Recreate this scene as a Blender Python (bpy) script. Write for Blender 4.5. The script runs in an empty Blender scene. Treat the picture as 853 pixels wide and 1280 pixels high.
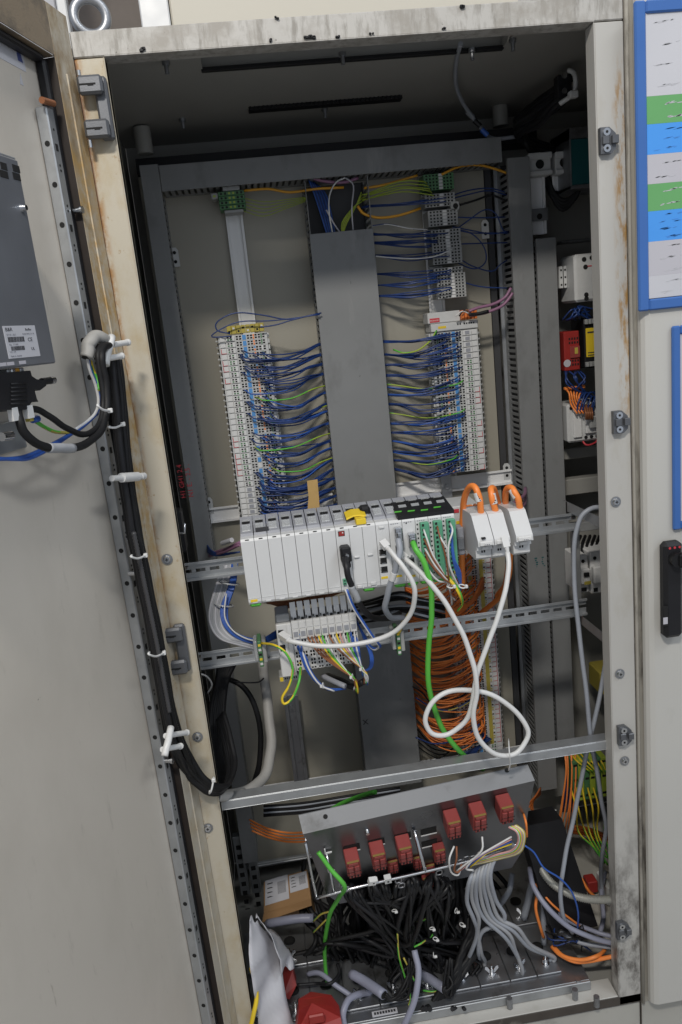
import bpy, bmesh, math, random
from mathutils import Matrix, Vector
random.seed(7)
V = Vector
S = bpy.context.scene
# ------------------------------------------------------------------ camera
CAM = V((0.14741, -1.22474, -0.39835)); FPX = 980.0
RX = V((0.98807768, -0.11559925, -0.10168243)); RY = V((-0.12477343, -0.21436942, -0.9687504)); RZ = V((0.09018922, 0.96988791, -0.22623735))
cd = bpy.data.cameras.new('camera'); cam = bpy.data.objects.new('camera', cd); S.collection.objects.link(cam)
cd.sensor_fit = 'HORIZONTAL'; cd.sensor_width = 36; cd.lens = FPX / 853 * 36; cd.clip_start = 0.02; cd.clip_end = 100
cam.matrix_world = Matrix(((RX.x, -RY.x, -RZ.x, CAM.x), (RX.y, -RY.y, -RZ.y, CAM.y), (RX.z, -RY.z, -RZ.z, CAM.z), (0, 0, 0, 1)))
S.camera = cam
# ------------------------------------------------------------------ light: a workshop hall
w = bpy.data.worlds.new('World'); S.world = w; w.use_nodes = True
w.node_tree.nodes['Background'].inputs[0].default_value = (0.80, 0.88, 1.0, 1); w.node_tree.nodes['Background'].inputs[1].default_value = 0.53
def area(name, loc, target, size, power, col):
    l = bpy.data.lights.new(name, 'AREA'); l.shape = 'RECTANGLE'; l.size, l.size_y = size; l.energy = power; l.color = col
    o = bpy.data.objects.new(name, l); S.collection.objects.link(o); o.location = loc
    o.rotation_euler = (V(target) - V(loc)).to_track_quat('-Z', 'Y').to_euler()
area('hall_lamp', (-0.24, -2.05, 1.48), (0.3, 0.2, -0.7), (0.42, 0.18), 58, (1.0, 0.95, 0.87))
area('side_hall_lamp', (2.6, -2.2, 2.6), (0.0, 0.0, -0.6), (1.6, 0.5), 42, (0.93, 0.97, 1.0))
S.view_settings.view_transform = 'Standard'; S.view_settings.look = 'None'; S.view_settings.exposure = 0.0; S.view_settings.gamma = 1; S.view_settings.use_curve_mapping = False
S.cycles.max_bounces = 6
# ------------------------------------------------------------------ helpers
def ray(u, v): return RX * ((u - 426.5) / FPX) + RY * ((v - 640) / FPX) + RZ
def P(u, v, Y):
    d = ray(u, v); return CAM + d * ((Y - CAM.y) / d.y)
def PZ(u, v, Z):
    d = ray(u, v); return CAM + d * ((Z - CAM.z) / d.z)
def PX(u, v, X):
    d = ray(u, v); return CAM + d * ((X - CAM.x) / d.x)
DA = math.radians(16); DS = V((-math.sin(DA), -math.cos(DA), 0)); DN = V((math.cos(DA), -math.sin(DA), 0)); DH = V((-0.042, -0.005, 0.0))
DU = V((-0.008, 0, 1.0))                                     # the open door hangs a little out of plumb
DM = Matrix(((DS.x, DN.x, DU.x, DH.x), (DS.y, DN.y, DU.y, DH.y), (0, 0, 1, 0), (0, 0, 0, 1)))
def D(u, v, n):                                              # photo ray -> plane n metres off the open door's rim
    d = ray(u, v); h = DH + DN * n; nn = DS.cross(DU); t = (h - CAM).dot(nn) / d.dot(nn); return CAM + d * t
def DL(u, v, n):
    return DM.inverted() @ D(u, v, n)                        # (s, n, z) on the door

MT = {}
def M(name, col, rough=0.5, metal=0.0, var=0.10, scale=25.0, bump=0.0, bscale=300.0, dirt=None, spec=0.5, stretch=(1, 1, 1), trans=0.0):
    m = bpy.data.materials.new(name); m.use_nodes = True; nt = m.node_tree; b = nt.nodes['Principled BSDF']
    N = nt.nodes.new; L = nt.links.new
    g = N('ShaderNodeNewGeometry'); mp = N('ShaderNodeMapping'); mp.inputs['Scale'].default_value = stretch; L(g.outputs['Position'], mp.inputs[0])
    nz = N('ShaderNodeTexNoise'); nz.inputs['Scale'].default_value = scale; nz.inputs['Detail'].default_value = 5; L(mp.outputs[0], nz.inputs['Vector'])
    mx = N('ShaderNodeMix'); mx.data_type = 'RGBA'
    mx.inputs[6].default_value = (*[c * (1 - var) for c in col], 1); mx.inputs[7].default_value = (*[min(1, c * (1 + var)) for c in col], 1)
    L(nz.outputs[0], mx.inputs[0]); out = mx.outputs[2]
    for (dc, lo, hi, sc, st) in (dirt or []):
        mp2 = N('ShaderNodeMapping'); mp2.inputs['Scale'].default_value = st; L(g.outputs['Position'], mp2.inputs[0])
        n2 = N('ShaderNodeTexNoise'); n2.inputs['Scale'].default_value = sc; n2.inputs['Detail'].default_value = 6; n2.inputs['Roughness'].default_value = 0.65
        L(mp2.outputs[0], n2.inputs['Vector'])
        r = N('ShaderNodeMapRange'); r.inputs[1].default_value = lo; r.inputs[2].default_value = hi; L(n2.outputs[0], r.inputs[0])
        m2 = N('ShaderNodeMix'); m2.data_type = 'RGBA'; m2.inputs[7].default_value = (*dc, 1); L(out, m2.inputs[6]); L(r.outputs[0], m2.inputs[0]); out = m2.outputs[2]
    L(out, b.inputs['Base Color'])
    b.inputs['Metallic'].default_value = metal; b.inputs['Specular IOR Level'].default_value = spec
    rr = N('ShaderNodeMapRange'); rr.inputs[3].default_value = max(0.03, rough - 0.08); rr.inputs[4].default_value = min(1, rough + 0.08); L(nz.outputs[0], rr.inputs[0]); L(rr.outputs[0], b.inputs['Roughness'])
    if trans: b.inputs['Transmission Weight'].default_value = trans
    if bump:
        n3 = N('ShaderNodeTexNoise'); n3.inputs['Scale'].default_value = bscale; L(g.outputs['Position'], n3.inputs['Vector'])
        bp = N('ShaderNodeBump'); bp.inputs['Strength'].default_value = bump; bp.inputs['Distance'].default_value = 0.001; L(n3.outputs[0], bp.inputs['Height']); L(bp.outputs[0], b.inputs['Normal'])
    MT[name] = m; return m
def band(m, axis, lo0, lo1, hi1, hi0, col, sc, n0, n1, st=(1, 1, 1), zr=None):
    """a stain with its own shape: a noisy band along one axis (rust, grime), laid over the base colour"""
    nt = m.node_tree; N = nt.nodes.new; L = nt.links.new; b = nt.nodes['Principled BSDF']; src = b.inputs['Base Color'].links[0].from_socket
    g = N('ShaderNodeNewGeometry'); sp = N('ShaderNodeSeparateXYZ'); L(g.outputs['Position'], sp.inputs[0])
    def rng(sock, a, c):
        r = N('ShaderNodeMapRange'); r.inputs[1].default_value = a; r.inputs[2].default_value = c; r.interpolation_type = 'SMOOTHSTEP'; L(sock, r.inputs[0]); return r.outputs[0]
    def mul(a, c):
        q = N('ShaderNodeMath'); q.operation = 'MULTIPLY'; L(a, q.inputs[0]); L(c, q.inputs[1]); return q.outputs[0]
    f = mul(rng(sp.outputs[axis], lo0, lo1), rng(sp.outputs[axis], hi0, hi1))
    if zr: f = mul(f, mul(rng(sp.outputs[2], zr[0], zr[1]), rng(sp.outputs[2], zr[3], zr[2])))
    mp = N('ShaderNodeMapping'); mp.inputs['Scale'].default_value = st; L(g.outputs['Position'], mp.inputs[0])
    nz = N('ShaderNodeTexNoise'); nz.inputs['Scale'].default_value = sc; nz.inputs['Detail'].default_value = 7; nz.inputs['Roughness'].default_value = 0.7; L(mp.outputs[0], nz.inputs['Vector'])
    f = mul(f, rng(nz.outputs[0], n0, n1))
    mx = N('ShaderNodeMix'); mx.data_type = 'RGBA'; mx.inputs[7].default_value = (*col, 1); L(src, mx.inputs[6]); L(f, mx.inputs[0]); L(mx.outputs[2], b.inputs['Base Color'])

class MB:
    def __init__(s, mats, X=None): s.v = []; s.f = []; s.mi = []; s.sm = []; s.X = X; s.mats = [MT[k] for k in (mats if isinstance(mats, (list, tuple)) else [mats])]
    def add(s, vs, fs, m=0, smooth=False):
        o = len(s.v); X = s.X
        s.v += [(X @ V(p)) if X else V(p) for p in vs]
        for f in fs: s.f.append([i + o for i in f]); s.mi.append(m); s.sm.append(smooth)
        return s
    def box(s, x0, x1, y0, y1, z0, z1, m=0, b=0.0008):
        if x0 > x1: x0, x1 = x1, x0
        if y0 > y1: y0, y1 = y1, y0
        if z0 > z1: z0, z1 = z1, z0
        b = min(b, (x1 - x0) * .3, (y1 - y0) * .3, (z1 - z0) * .3)
        c = {}; vs = []
        for i in (0, 1):
            for j in (0, 1):
                for k in (0, 1):
                    x = (x0, x1)[i]; y = (y0, y1)[j]; z = (z0, z1)[k]; dx = b * (1 - 2 * i); dy = b * (1 - 2 * j); dz = b * (1 - 2 * k)
                    c[i, j, k] = len(vs); vs += [(x, y + dy, z + dz), (x + dx, y, z + dz), (x + dx, y + dy, z)]
        g = lambda i, j, k, a: c[i, j, k] + a
        fs = []
        for i in (0, 1): fs.append([g(i, 0, 0, 0), g(i, 1, 0, 0), g(i, 1, 1, 0), g(i, 0, 1, 0)])
        for j in (0, 1): fs.append([g(0, j, 0, 1), g(1, j, 0, 1), g(1, j, 1, 1), g(0, j, 1, 1)])
        for k in (0, 1): fs.append([g(0, 0, k, 2), g(1, 0, k, 2), g(1, 1, k, 2), g(0, 1, k, 2)])
        for p in (0, 1):
            for q in (0, 1):
                fs.append([g(0, p, q, 1), g(1, p, q, 1), g(1, p, q, 2), g(0, p, q, 2)])
                fs.append([g(p, 0, q, 0), g(p, 1, q, 0), g(p, 1, q, 2), g(p, 0, q, 2)])
                fs.append([g(p, q, 0, 0), g(p, q, 1, 0), g(p, q, 1, 1), g(p, q, 0, 1)])
        for i in (0, 1):
            for j in (0, 1):
                for k in (0, 1): fs.append([c[i, j, k], c[i, j, k] + 1, c[i, j, k] + 2])
        return s.add(vs, fs, m)
    def obox(s, p, ax, ay, az, m=0):                          # box from a corner and three edge vectors
        p, ax, ay, az = V(p), V(ax), V(ay), V(az)
        vs = [p + ax * i + ay * j + az * k for i in (0, 1) for j in (0, 1) for k in (0, 1)]
        return s.add(vs, [[0, 1, 3, 2], [4, 5, 7, 6], [0, 1, 5, 4], [2, 3, 7, 6], [0, 2, 6, 4], [1, 3, 7, 5]], m)
    def cyl(s, p0, p1, r, m=0, n=12, r1=None, smooth=True):
        p0, p1 = V(p0), V(p1); d = (p1 - p0).normalized(); a = d.orthogonal().normalized(); c = d.cross(a); r1 = r if r1 is None else r1
        vs = [];
        for (p, q) in ((p0, r), (p1, r1)):
            for i in range(n): t = 2 * math.pi * i / n; vs.append(p + a * (q * math.cos(t)) + c * (q * math.sin(t)))
        s.add(vs, [[i, (i + 1) % n, n + (i + 1) % n, n + i] for i in range(n)], m, smooth)
        return s.add(vs, [list(range(n)), list(range(2 * n - 1, n - 1, -1))], m)
    def prism(s, poly, p, e1, e2, ext, m=0):                  # polygon in plane (e1,e2) from p, pushed along ext
        p, e1, e2, ext = V(p), V(e1), V(e2), V(ext); n = len(poly)
        vs = [p + e1 * a + e2 * b for a, b in poly] + [p + e1 * a + e2 * b + ext for a, b in poly]
        return s.add(vs, [list(range(n)), list(range(2 * n - 1, n - 1, -1))] + [[i, (i + 1) % n, n + (i + 1) % n, n + i] for i in range(n)], m)
    def tube(s, pts, r, m=0, n=8, res=5, stripe=None, ribs=None, smooth=True):
        pts = [V(p) for p in pts]
        q = [pts[0] * 2 - pts[1]] + pts + [pts[-1] * 2 - pts[-2]]; c = []
        for i in range(1, len(q) - 2):
            a, b_, c_, d = q[i - 1:i + 3]
            for k in range(res):
                t = k / res; c.append(0.5 * ((2 * b_) + (c_ - a) * t + (2 * a - 5 * b_ + 4 * c_ - d) * t * t + (3 * b_ - a - 3 * c_ + d) * t ** 3))
        c.append(pts[-1])
        if ribs:                                              # corrugated hose: dense rings of alternating radius
            e = [c[0]]; acc = 0
            for i in range(1, len(c)):
                L_ = (c[i] - c[i - 1]).length; k = max(1, int(L_ / ribs))
                for j in range(1, k + 1): e.append(c[i - 1].lerp(c[i], j / k))
            c = e
        elif r > .0024 and len(c) > 8:
            ph = random.random() * 9; c = [p + V((math.sin(i * .9 + ph), math.sin(i * .7 + ph * 2), math.sin(i * .8 + ph * 3))) * (r * .07) for i, p in enumerate(c)]
        t0 = (c[1] - c[0]).normalized(); a = t0.orthogonal().normalized(); vs = []
        for i, p in enumerate(c):
            t = (c[min(i + 1, len(c) - 1)] - c[max(i - 1, 0)]);
            if t.length < 1e-9: t = t0.copy()
            t.normalize(); a = (a - t * a.dot(t))
            a = a.normalized() if a.length > 1e-6 else t.orthogonal().normalized(); b_ = t.cross(a)
            rr = r * (1.0 if not ribs else (1.0 if i % 2 else 0.78))
            for k in range(n): th = 2 * math.pi * k / n; vs.append(p + a * (rr * math.cos(th)) + b_ * (rr * math.sin(th)))
        o = len(s.v); s.add(vs, [], m)
        for i in range(len(c) - 1):
            for k in range(n):
                s.f.append([o + i * n + k, o + i * n + (k + 1) % n, o + (i + 1) * n + (k + 1) % n, o + (i + 1) * n + k])
                s.mi.append(stripe if (stripe is not None and ((k + i // 3) % n) < n // 3 + 1) else m); s.sm.append(smooth)
        L_ = o + (len(c) - 1) * n
        s.f += [[o + k for k in range(n)][::-1], [L_ + k for k in range(n)]]; s.mi += [m, m]; s.sm += [False, False]
        return s
    def torus(s, c, ax, R, r, m=0, n=20, k=8, squash=1.0):
        c = V(c); ax = V(ax).normalized(); a = ax.orthogonal().normalized(); b_ = ax.cross(a)
        if abs(ax.z) < .9: b_ = V((0, 0, 1)); a = b_.cross(ax).normalized()
        vs = []
        for i in range(n):
            t = 2 * math.pi * i / n; d = a * math.cos(t) + b_ * math.sin(t)
            for j in range(k):
                q = 2 * math.pi * j / k; vs.append(c + a * (math.cos(t) * (R + r * math.cos(q)) * squash) + b_ * (math.sin(t) * (R + r * math.cos(q))) + ax * (r * math.sin(q)))
        return s.add(vs, [[i * k + j, i * k + (j + 1) % k, ((i + 1) % n) * k + (j + 1) % k, ((i + 1) % n) * k + j] for i in range(n) for j in range(k)], m, True)
    def sheet(s, pts, nrm, th, m=0):                           # a thin plate from an outline
        nrm = V(nrm).normalized() * th; n = len(pts); vs = [V(p) for p in pts] + [V(p) - nrm for p in pts]
        return s.add(vs, [list(range(n)), list(range(2 * n - 1, n - 1, -1))] + [[i, (i + 1) % n, n + (i + 1) % n, n + i] for i in range(n)], m)
    def text(s, body, size, X, m=0, align='LEFT', ext=0.0001):
        c = bpy.data.curves.new('t', 'FONT'); c.body = body; c.size = size; c.extrude = ext; c.align_x = align; c.resolution_u = 2
        o = bpy.data.objects.new('t', c); S.collection.objects.link(o); me = o.to_mesh()
        vs = [X @ v.co for v in me.vertices]; fs = [list(p.vertices) for p in me.polygons]
        o.to_mesh_clear(); bpy.data.objects.remove(o); bpy.data.curves.remove(c)
        return s.add(vs, fs, m)
    def mesh(s, name, X=None):
        me = bpy.data.meshes.new(name)
        vs = [X @ p for p in s.v] if X else s.v
        me.from_pydata([tuple(p) for p in vs], [], s.f)
        for k in s.mats: me.materials.append(k)
        me.polygons.foreach_set('material_index', s.mi); me.polygons.foreach_set('use_smooth', s.sm)
        bm = bmesh.new(); bm.from_mesh(me); bmesh.ops.recalc_face_normals(bm, faces=bm.faces); bm.to_mesh(me); bm.free(); me.update()
        return me
    def build(s, name, parent=None, label=None, cat=None, group=None, kind=None):
        if parent is None:
            xs = [p.x for p in s.v]; ys = [p.y for p in s.v]; zs = [p.z for p in s.v]
            base = V(((min(xs) + max(xs)) / 2, (min(ys) + max(ys)) / 2, min(zs)))
        else: base = BASE[parent.name]
        o = bpy.data.objects.new(name, s.mesh(name, Matrix.Translation(-base))); S.collection.objects.link(o)
        if parent is None: o.location = base
        else: o.parent = parent
        BASE[o.name] = base; tag(o, label, cat, group, kind); return o
BASE = {}
def tag(o, label=None, cat=None, group=None, kind=None):
    for k, v in (('label', label), ('category', cat), ('group', group), ('kind', kind)):
        if v: o[k] = v
    return o
def thing(name, label, cat, loc, group=None):
    o = bpy.data.objects.new(name, None); S.collection.objects.link(o); o.location = V(loc); o.empty_display_size = 0.02; BASE[o.name] = V(loc); return tag(o, label, cat, group)
def inst(name, me, parent, loc=(0, 0, 0), rot=None, label=None):
    """a piece that shares its mesh with its like: loc is in the world"""
    o = bpy.data.objects.new(name, me); S.collection.objects.link(o)
    if parent: o.parent = parent; o.location = V(loc) - BASE[parent.name]
    else: o.location = V(loc)
    if rot: o.rotation_euler = rot
    BASE[o.name] = V(loc); return tag(o, label)
def px(pts, Y=None):
    out = []
    for p in pts:
        if isinstance(p, Vector): out.append(p)
        elif len(p) == 2: out.append(P(p[0], p[1], Y))
        else: out.append(P(*p))
    return out
def cable(name, label, cat, mat, r, pts, Y=None, group=None, n=8, res=5, stripe=None, ribs=None, parent=None):
    mats = mat if isinstance(mat, (list, tuple)) else [mat]
    b = MB(mats); b.tube(px(pts, Y), r, 0, n, res, stripe, ribs)
    return b.build(name, parent, label, cat, group)
def jit(a): return random.uniform(-a, a)
FRONT = lambda p, roll=0.0: Matrix.Translation(V(p)) @ Matrix.Rotation(math.pi / 2, 4, 'X') @ Matrix.Rotation(roll, 4, 'Z')   # text facing the viewer

# ------------------------------------------------------------------ materials
SPK = ((0.03, 0.028, 0.025), 0.70, 0.74, 90, (1, 1, 1))
M('paint', (0.45, 0.438, 0.412), 0.42, 0, .06, 6, .15, 900, [((0.36, 0.33, 0.27), .56, .80, 9, (1, 1, .4)), SPK])
M('paint_top', (0.435, 0.42, 0.395), 0.5, 0, .10, 9, .2, 700, [((0.25, 0.235, 0.21), .47, .64, 85, (1, 1, .22)), ((0.30, 0.28, 0.25), .45, .65, 20, (1, 1, 1)), ((0.10, 0.09, 0.08), .66, .72, 95, (1, 1, .7))])
M('paint_rust', (0.465, 0.425, 0.345), 0.48, 0, .07, 8, .2, 700, [((0.40, 0.32, 0.19), .48, .76, 18, (1, 1, .6)), ((0.30, 0.19, 0.08), .62, .72, 80, (1, 1, .8)), ((0.12, 0.07, 0.03), .68, .74, 150, (1, 1, 1))])
M('door_rim', (0.45, 0.415, 0.345), 0.5, 0, .07, 8, .2, 700, [((0.39, 0.32, 0.21), .44, .74, 30, (1, 1, .8)), ((0.25, 0.15, 0.06), .62, .74, 90, (1, 1, .9)), ((0.13, 0.07, 0.03), .68, .74, 140, (1, 1, 1))])
M('door_top', (0.20, 0.155, 0.105), 0.55, 0, .2, 12, .3, 400, [((0.05, 0.045, 0.04), .5, .72, 14, (1, 1, 1))])
M('door_skin', (0.575, 0.53, 0.465), 0.36, 0, .05, 5, .12, 900, [((0.49, 0.45, 0.39), .48, .80, 3.5, (1, 1, .6)), ((.50, .46, .40), .62, .72, 60, (1, 1, .25)), ((.33, .29, .24), .69, .74, 35, (1, 1, .15)), ((.05, .04, .035), .73, .76, 60, (1, 1, 1))])
M('neighbour', (0.50, 0.49, 0.46), 0.40, 0, .04, 4, .12, 900, [((0.38, 0.37, 0.33), .6, .85, 8, (1, 1, .5)), ((.05, .05, .045), .73, .76, 70, (1, 1, 1))])
M('seal', (0.33, 0.31, 0.27), .6, 0, .15, 15, .2, 300, [((.08, .07, .06), .5, .65, 20, (1, 1, .2))])
M('grime', (0.06, 0.05, 0.042), .65, 0, .4, 25, .5, 200, [((.24, .22, .19), .56, .72, 18, (1, 1, 1))])
M('plinth', (0.42, 0.41, 0.375), .5, 0, .08, 10, .1, 500, [((.2, .19, .17), .55, .8, 12, (1, 1, 1))])
M('inner', (0.29, 0.285, 0.265), .5, 0, .06, 8, .1, 700)
M('plate', (0.345, 0.325, 0.27), .38, 0, .06, 5, .1, 800, [((.25, .235, .2), .58, .85, 9, (1, 1, .5))])
M('galv', (0.42, 0.435, 0.45), .46, .75, .16, 40, .05, 400, [((.30, .31, .32), .55, .8, 14, (1, 1, 1))])
M('steel', (0.60, 0.61, 0.63), .24, 1, .1, 30, .03, 400)
M('steel_dull', (0.34, 0.35, 0.37), .42, .9, .2, 22, .05, 300, [((.13, .125, .12), .55, .75, 18, (1, 1, 1))])
M('sheet_steel', (0.20, 0.205, 0.22), .30, 1, .16, 9, .02, 200, [((.16, .155, .15), .55, .8, 12, (1, 1, 1))])
M('lip_zinc', (0.205, 0.21, 0.22), .55, .4, .15, 25, .05, 400, [((.12, .12, .12), .55, .75, 14, (1, 1, 1))])
M('alu', (0.84, 0.84, 0.84), .34, 0, .06, 30, 0, 1, None, .5, (1, 1, .05))
M('zinc_hinge', (0.14, 0.145, 0.157), .42, .6, .12, 40, .08, 600, [((.13, .12, .11), .6, .78, 30, (1, 1, 1))])
M('duct', (0.215, 0.22, 0.222), .46, 0, .08, 14, .08, 900, [((.14, .14, .14), .54, .8, 12, (1, 1, .6)), ((.30, .30, .295), .60, .78, 16, (1, 1, .25)), ((.07, .07, .07), .70, .75, 55, (1, 1, .5))])
M('duct_shade', (0.05, 0.05, 0.053), .6)  # darker copy of the duct grey, with recess shade put into its colour
M('black', (0.012, 0.012, 0.014), .48, 0, .3, 40, .1, 500, None, .35)
M('black_gloss', (0.009, 0.009, 0.010), .38, 0, .3, 30, 0, 1, None, .35)
M('rubber', (0.009, 0.009, 0.010), .55, 0, .3, 60, 0, 1, None, .3)
M('hole', (0.006, 0.006, 0.006), .8)
M('white', (0.66, 0.66, 0.655), .38, 0, .03, 30, .05, 900)
M('plc_white', (0.63, 0.635, 0.64), .36, 0, .025, 30, .05, 900, [((.6, .6, .585), .6, .9, 20, (1, 1, 1))])
M('term', (0.56, 0.565, 0.56), .45, 0, .08, 90)
M('term_grey', (0.34, 0.345, 0.34), .5, 0, .10, 90)
M('clear', (0.72, 0.74, 0.76), .18, 0, .05, 40, 0, 1, None, .5, (1, 1, 1), .55)
M('lever_clear', (0.80, 0.81, 0.83), .25, 0, .05, 40)
M('smoke', (0.36, 0.37, 0.41), .3, 0, .12, 30, 0, 1, None, .6, (1, 1, 1), .15)
M('green', (0.10, 0.46, 0.055), .4, 0, .05)
M('green_dark', (0.075, 0.20, 0.085), .45, 0, .1)
M('green_term', (0.10, 0.33, 0.20), .45, 0, .06)
M('green_yellow', (0.36, 0.46, 0.05), .45, 0, .1)
M('yellow', (0.78, 0.56, 0.03), .42, 0, .06)
M('yellow_dull', (0.45, 0.37, 0.07), .45, 0, .1)
M('orange', (0.88, 0.26, 0.055), .42, 0, .12, 60)
M('orange_dull', (0.74, 0.20, 0.045), .5, 0, .25, 60)
M('amber', (0.65, 0.31, 0.02), .42, 0, .08)
M('blue', (0.015, 0.042, 0.165), .36, 0, .25, 60)
M('blue_mid', (0.030, 0.10, 0.40), .38, 0, .15, 60)
M('blue_mark', (0.09, 0.29, 0.62), .4)
M('blue_frame', (0.045, 0.135, 0.40), .36, 0, .08, 12, .05, 500)
M('sky_blue', (0.065, 0.30, 0.78), .4, 0, .03)
M('row_green', (0.13, 0.36, 0.13), .4, 0, .03)
M('paper', (0.52, 0.52, 0.555), .5, 0, .04, 12)
M('paper_grey', (0.47, 0.46, 0.50), .5, 0, .03, 12)
M('ink', (0.035, 0.035, 0.04), .6)
M('ink_soft', (0.22, 0.22, 0.25), .6)
M('smear', (0.46, 0.46, 0.49), .6)
M('smear_blue', (0.055, 0.235, 0.62), .6)
M('ink_blue', (0.07, 0.09, 0.25), .6)
M('red', (0.30, 0.026, 0.022), .42, 0, .12, 40)
M('relay_red', (0.27, 0.050, 0.045), .4, 0, .1, 60)
M('red_print', (0.55, 0.045, 0.06), .5)
M('grey_cable', (0.30, 0.32, 0.36), .45, 0, .08, 40)
M('grey_light', (0.34, 0.35, 0.37), .45, 0, .06, 40)
M('lilac_grey', (0.27, 0.28, 0.36), .42, 0, .07, 40)
M('hose_grey', (0.36, 0.35, 0.33), .55, 0, .1, 50)
M('braid', (0.33, 0.33, 0.30), .5, .3, .4, 500)
M('pc_case', (0.24, 0.25, 0.275), .36, .55, .12, 18, .05, 400)
M('purple', (0.27, 0.13, 0.22), .45, 0, .1)
M('copper', (0.30, 0.12, 0.055), .45, .3, .2)
M('brass', (0.22, 0.145, 0.035), .5, 0, .1)
M('brown_seal', (0.022, 0.016, 0.013), .6, 0, .3, 30)
M('rib_black', (0.05, 0.05, 0.054), .35, 0, .2)
M('tape', (0.55, 0.36, 0.14), .5, 0, .12, 60)
M('card', (0.33, 0.19, 0.085), .65, 0, .12, 30, .1, 300)
M('teal', (0.012, 0.105, 0.115), .4, 0, .08)
M('brown_wire', (0.24, 0.085, 0.035), .45)
M('pink_wire', (0.60, 0.32, 0.30), .45)
M('wall_beige', (0.60, 0.56, 0.475), .6, 0, .04, 5)
M('wall_stone', (0.27, 0.235, 0.21), .8, 0, .2, 18, .4, 120)
M('ground_floor', (0.36, 0.35, 0.33), .7, 0, .2, 6)
# rust and grime, each with a shape of its own
band(MT['paint_rust'], 0, -.055, -.043, -.040, -.028, (0.31, 0.145, 0.03), 60, .36, .58, (1, 1, .45), (-1.35, -1.1, 0.0, .03))
band(MT['paint_rust'], 0, -.045, -.041, -.040, -.037, (0.15, 0.058, 0.015), 45, .36, .52, (1, 1, .4), (-1.35, -1.1, 0.0, .03))
band(MT['paint_rust'], 0, -.1, -.09, .1, .12, (0.18, 0.14, 0.1), 14, .5, .75, (1, 1, .6), (-2.2, -2.1, -1.62, -1.4))
band(MT['door_rim'], 2, -.35, -.02, .2, .3, (0.20, 0.125, 0.05), 18, .34, .62, (1, 1, .5))
band(MT['door_rim'], 2, -1.15, -.55, -.15, .0, (0.37, 0.235, 0.085), 40, .36, .66, (1, 1, .8))
band(MT['paint'], 0, .728, .742, .752, .756, (0.34, 0.20, 0.07), 75, .44, .62, (1, 1, .25), (-.66, -.50, -.12, -.03))
band(MT['paint'], 0, .69, .70, .76, .78, (0.06, 0.052, 0.045), 24, .40, .66, (1, 1, .5), (-2.1, -2.0, -1.60, -1.25))
# ------------------------------------------------------------------ the hall: floor and what shows above the cabinet
MB('ground_floor').box(-4, 4, -5, 3, -1.93, -1.90).build('floor', kind='structure')
MB('wall_stone').box(-3, 4, 1.60, 1.65, -1.9, 2.6).build('wall', kind='structure')
z0 = .02
a = P(206, 20, .85); b = P(792, 10, .85)
t = thing('beige_housing', 'beige painted sheet housing behind the top of the cabinet', 'housing', (a.x + .5, 1.0, -1.9))
m = MB('wall_beige'); m.box(a.x + .014, b.x, .85, 1.2, -1.9, 1.2, 0, .004); m.build('housing_panel', t)
m = MB('white'); m.box(P(176, 20, .85).x, a.x + .012, .84, 1.2, -1.9, 1.2, 0, .003); m.build('corner_post', t)
a = P(657, 2, .70); b = P(688, 2, .70)
MB('white').box(a.x, b.x, .60, .75, a.z - .012, a.z + .06, 0, .003).build('white_bracket', None, 'small white bracket above the right half of the cabinet top', 'bracket')
a = P(55, 10, .85)
m = MB('paper'); m.box(-.62, a.x - .006, 1.05, 1.08, -1.9, 1.2, 0, .003); m.build('white_board', None, 'pale board standing far behind the top corner of the open door', 'board')
m = MB('white'); m.box(a.x + .004, a.x + .028, 1.0, 1.04, -1.9, 1.2, 0, .003); m.build('white_upright', None, 'narrow white upright behind the top corner of the open door', 'upright')
# ------------------------------------------------------------------ the cabinet
ZT = .034; ZB = -1.724; XL = -.042; XR = .752; FR = .707
cab = thing('control_cabinet', 'open beige control cabinet full of wiring with rust stains down its left post', 'cabinet', (.355, .2, -1.90))
m = MB('paint_rust'); m.box(XL, 0, 0, .022, ZB - .02, -.0008, 0, .0015); m.box(-.0016, 0, -.0012, .024, ZB, -.001); m.build('left_post', cab)
m = MB('paint'); m.box(FR, XR, 0, .022, ZB - .02, -.0008, 0, .0015); m.box(FR - .0015, FR, -.0012, .028, ZB, -.001); m.build('right_post', cab)
m = MB('paint_top'); m.box(XL, XR, 0, .03, .0008, ZT, 0, .0015); m.box(0, FR, -.0012, .032, 0, .0016); m.build('top_beam', cab)
m = MB('grime'); m.box(XL, XR, 0, .03, ZB - .022, ZB, 0, .0015); m.build('bottom_beam', cab)
m = MB('neighbour'); m.box(0.002, FR - .002, .0, .045, ZB, ZB + .0025); m.build('sill', cab)
m = MB('plinth'); m.box(XL, XR, .004, .6, -1.897, ZB - .024, 0, .002); m.build('plinth', cab)
# roof with its two cut-outs
m = MB('inner'); c = .022
for (x0, x1, y0, y1) in ((-.06, .13, .032, .62), (.13, .62, .032, .098), (.13, .62, .163, .385), (.62, 1.15, .032, .62), (.13, .20, .385, .402), (.50, .62, .385, .402), (.13, .62, .402, .62)):
    m.box(x0, x1, y0, y1, c, c + .002, 0, .0001)
m.box(.125, .625, .163, .166, c + .002, c + .028); m.box(.125, .625, .095, .098, c + .002, c + .02); m.box(.11, .64, .09, .17, c + .028, c + .03); m.box(.127, .1295, .095, .166, c + .002, c + .029); m.box(.6205, .623, .095, .166, c + .002, c + .029); m.box(.19, .51, .37, .42, c + .006, c + .008)  # includes caps above the cut-outs, added to stop outside light leaking in
m.build('roof_panel', cab)
m = MB('rubber'); m.box(.128, .622, .152, .1625, c - .003, c + .003); m.build('roof_gasket', cab)
m = MB('rubber'); m.box(.203, .497, .380, .404, c - .006, c + .001)
for i in range(36): m.box(.205 + i * .0081, .208 + i * .0081, .374, .381, c - .0055, c - .0005)
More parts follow.
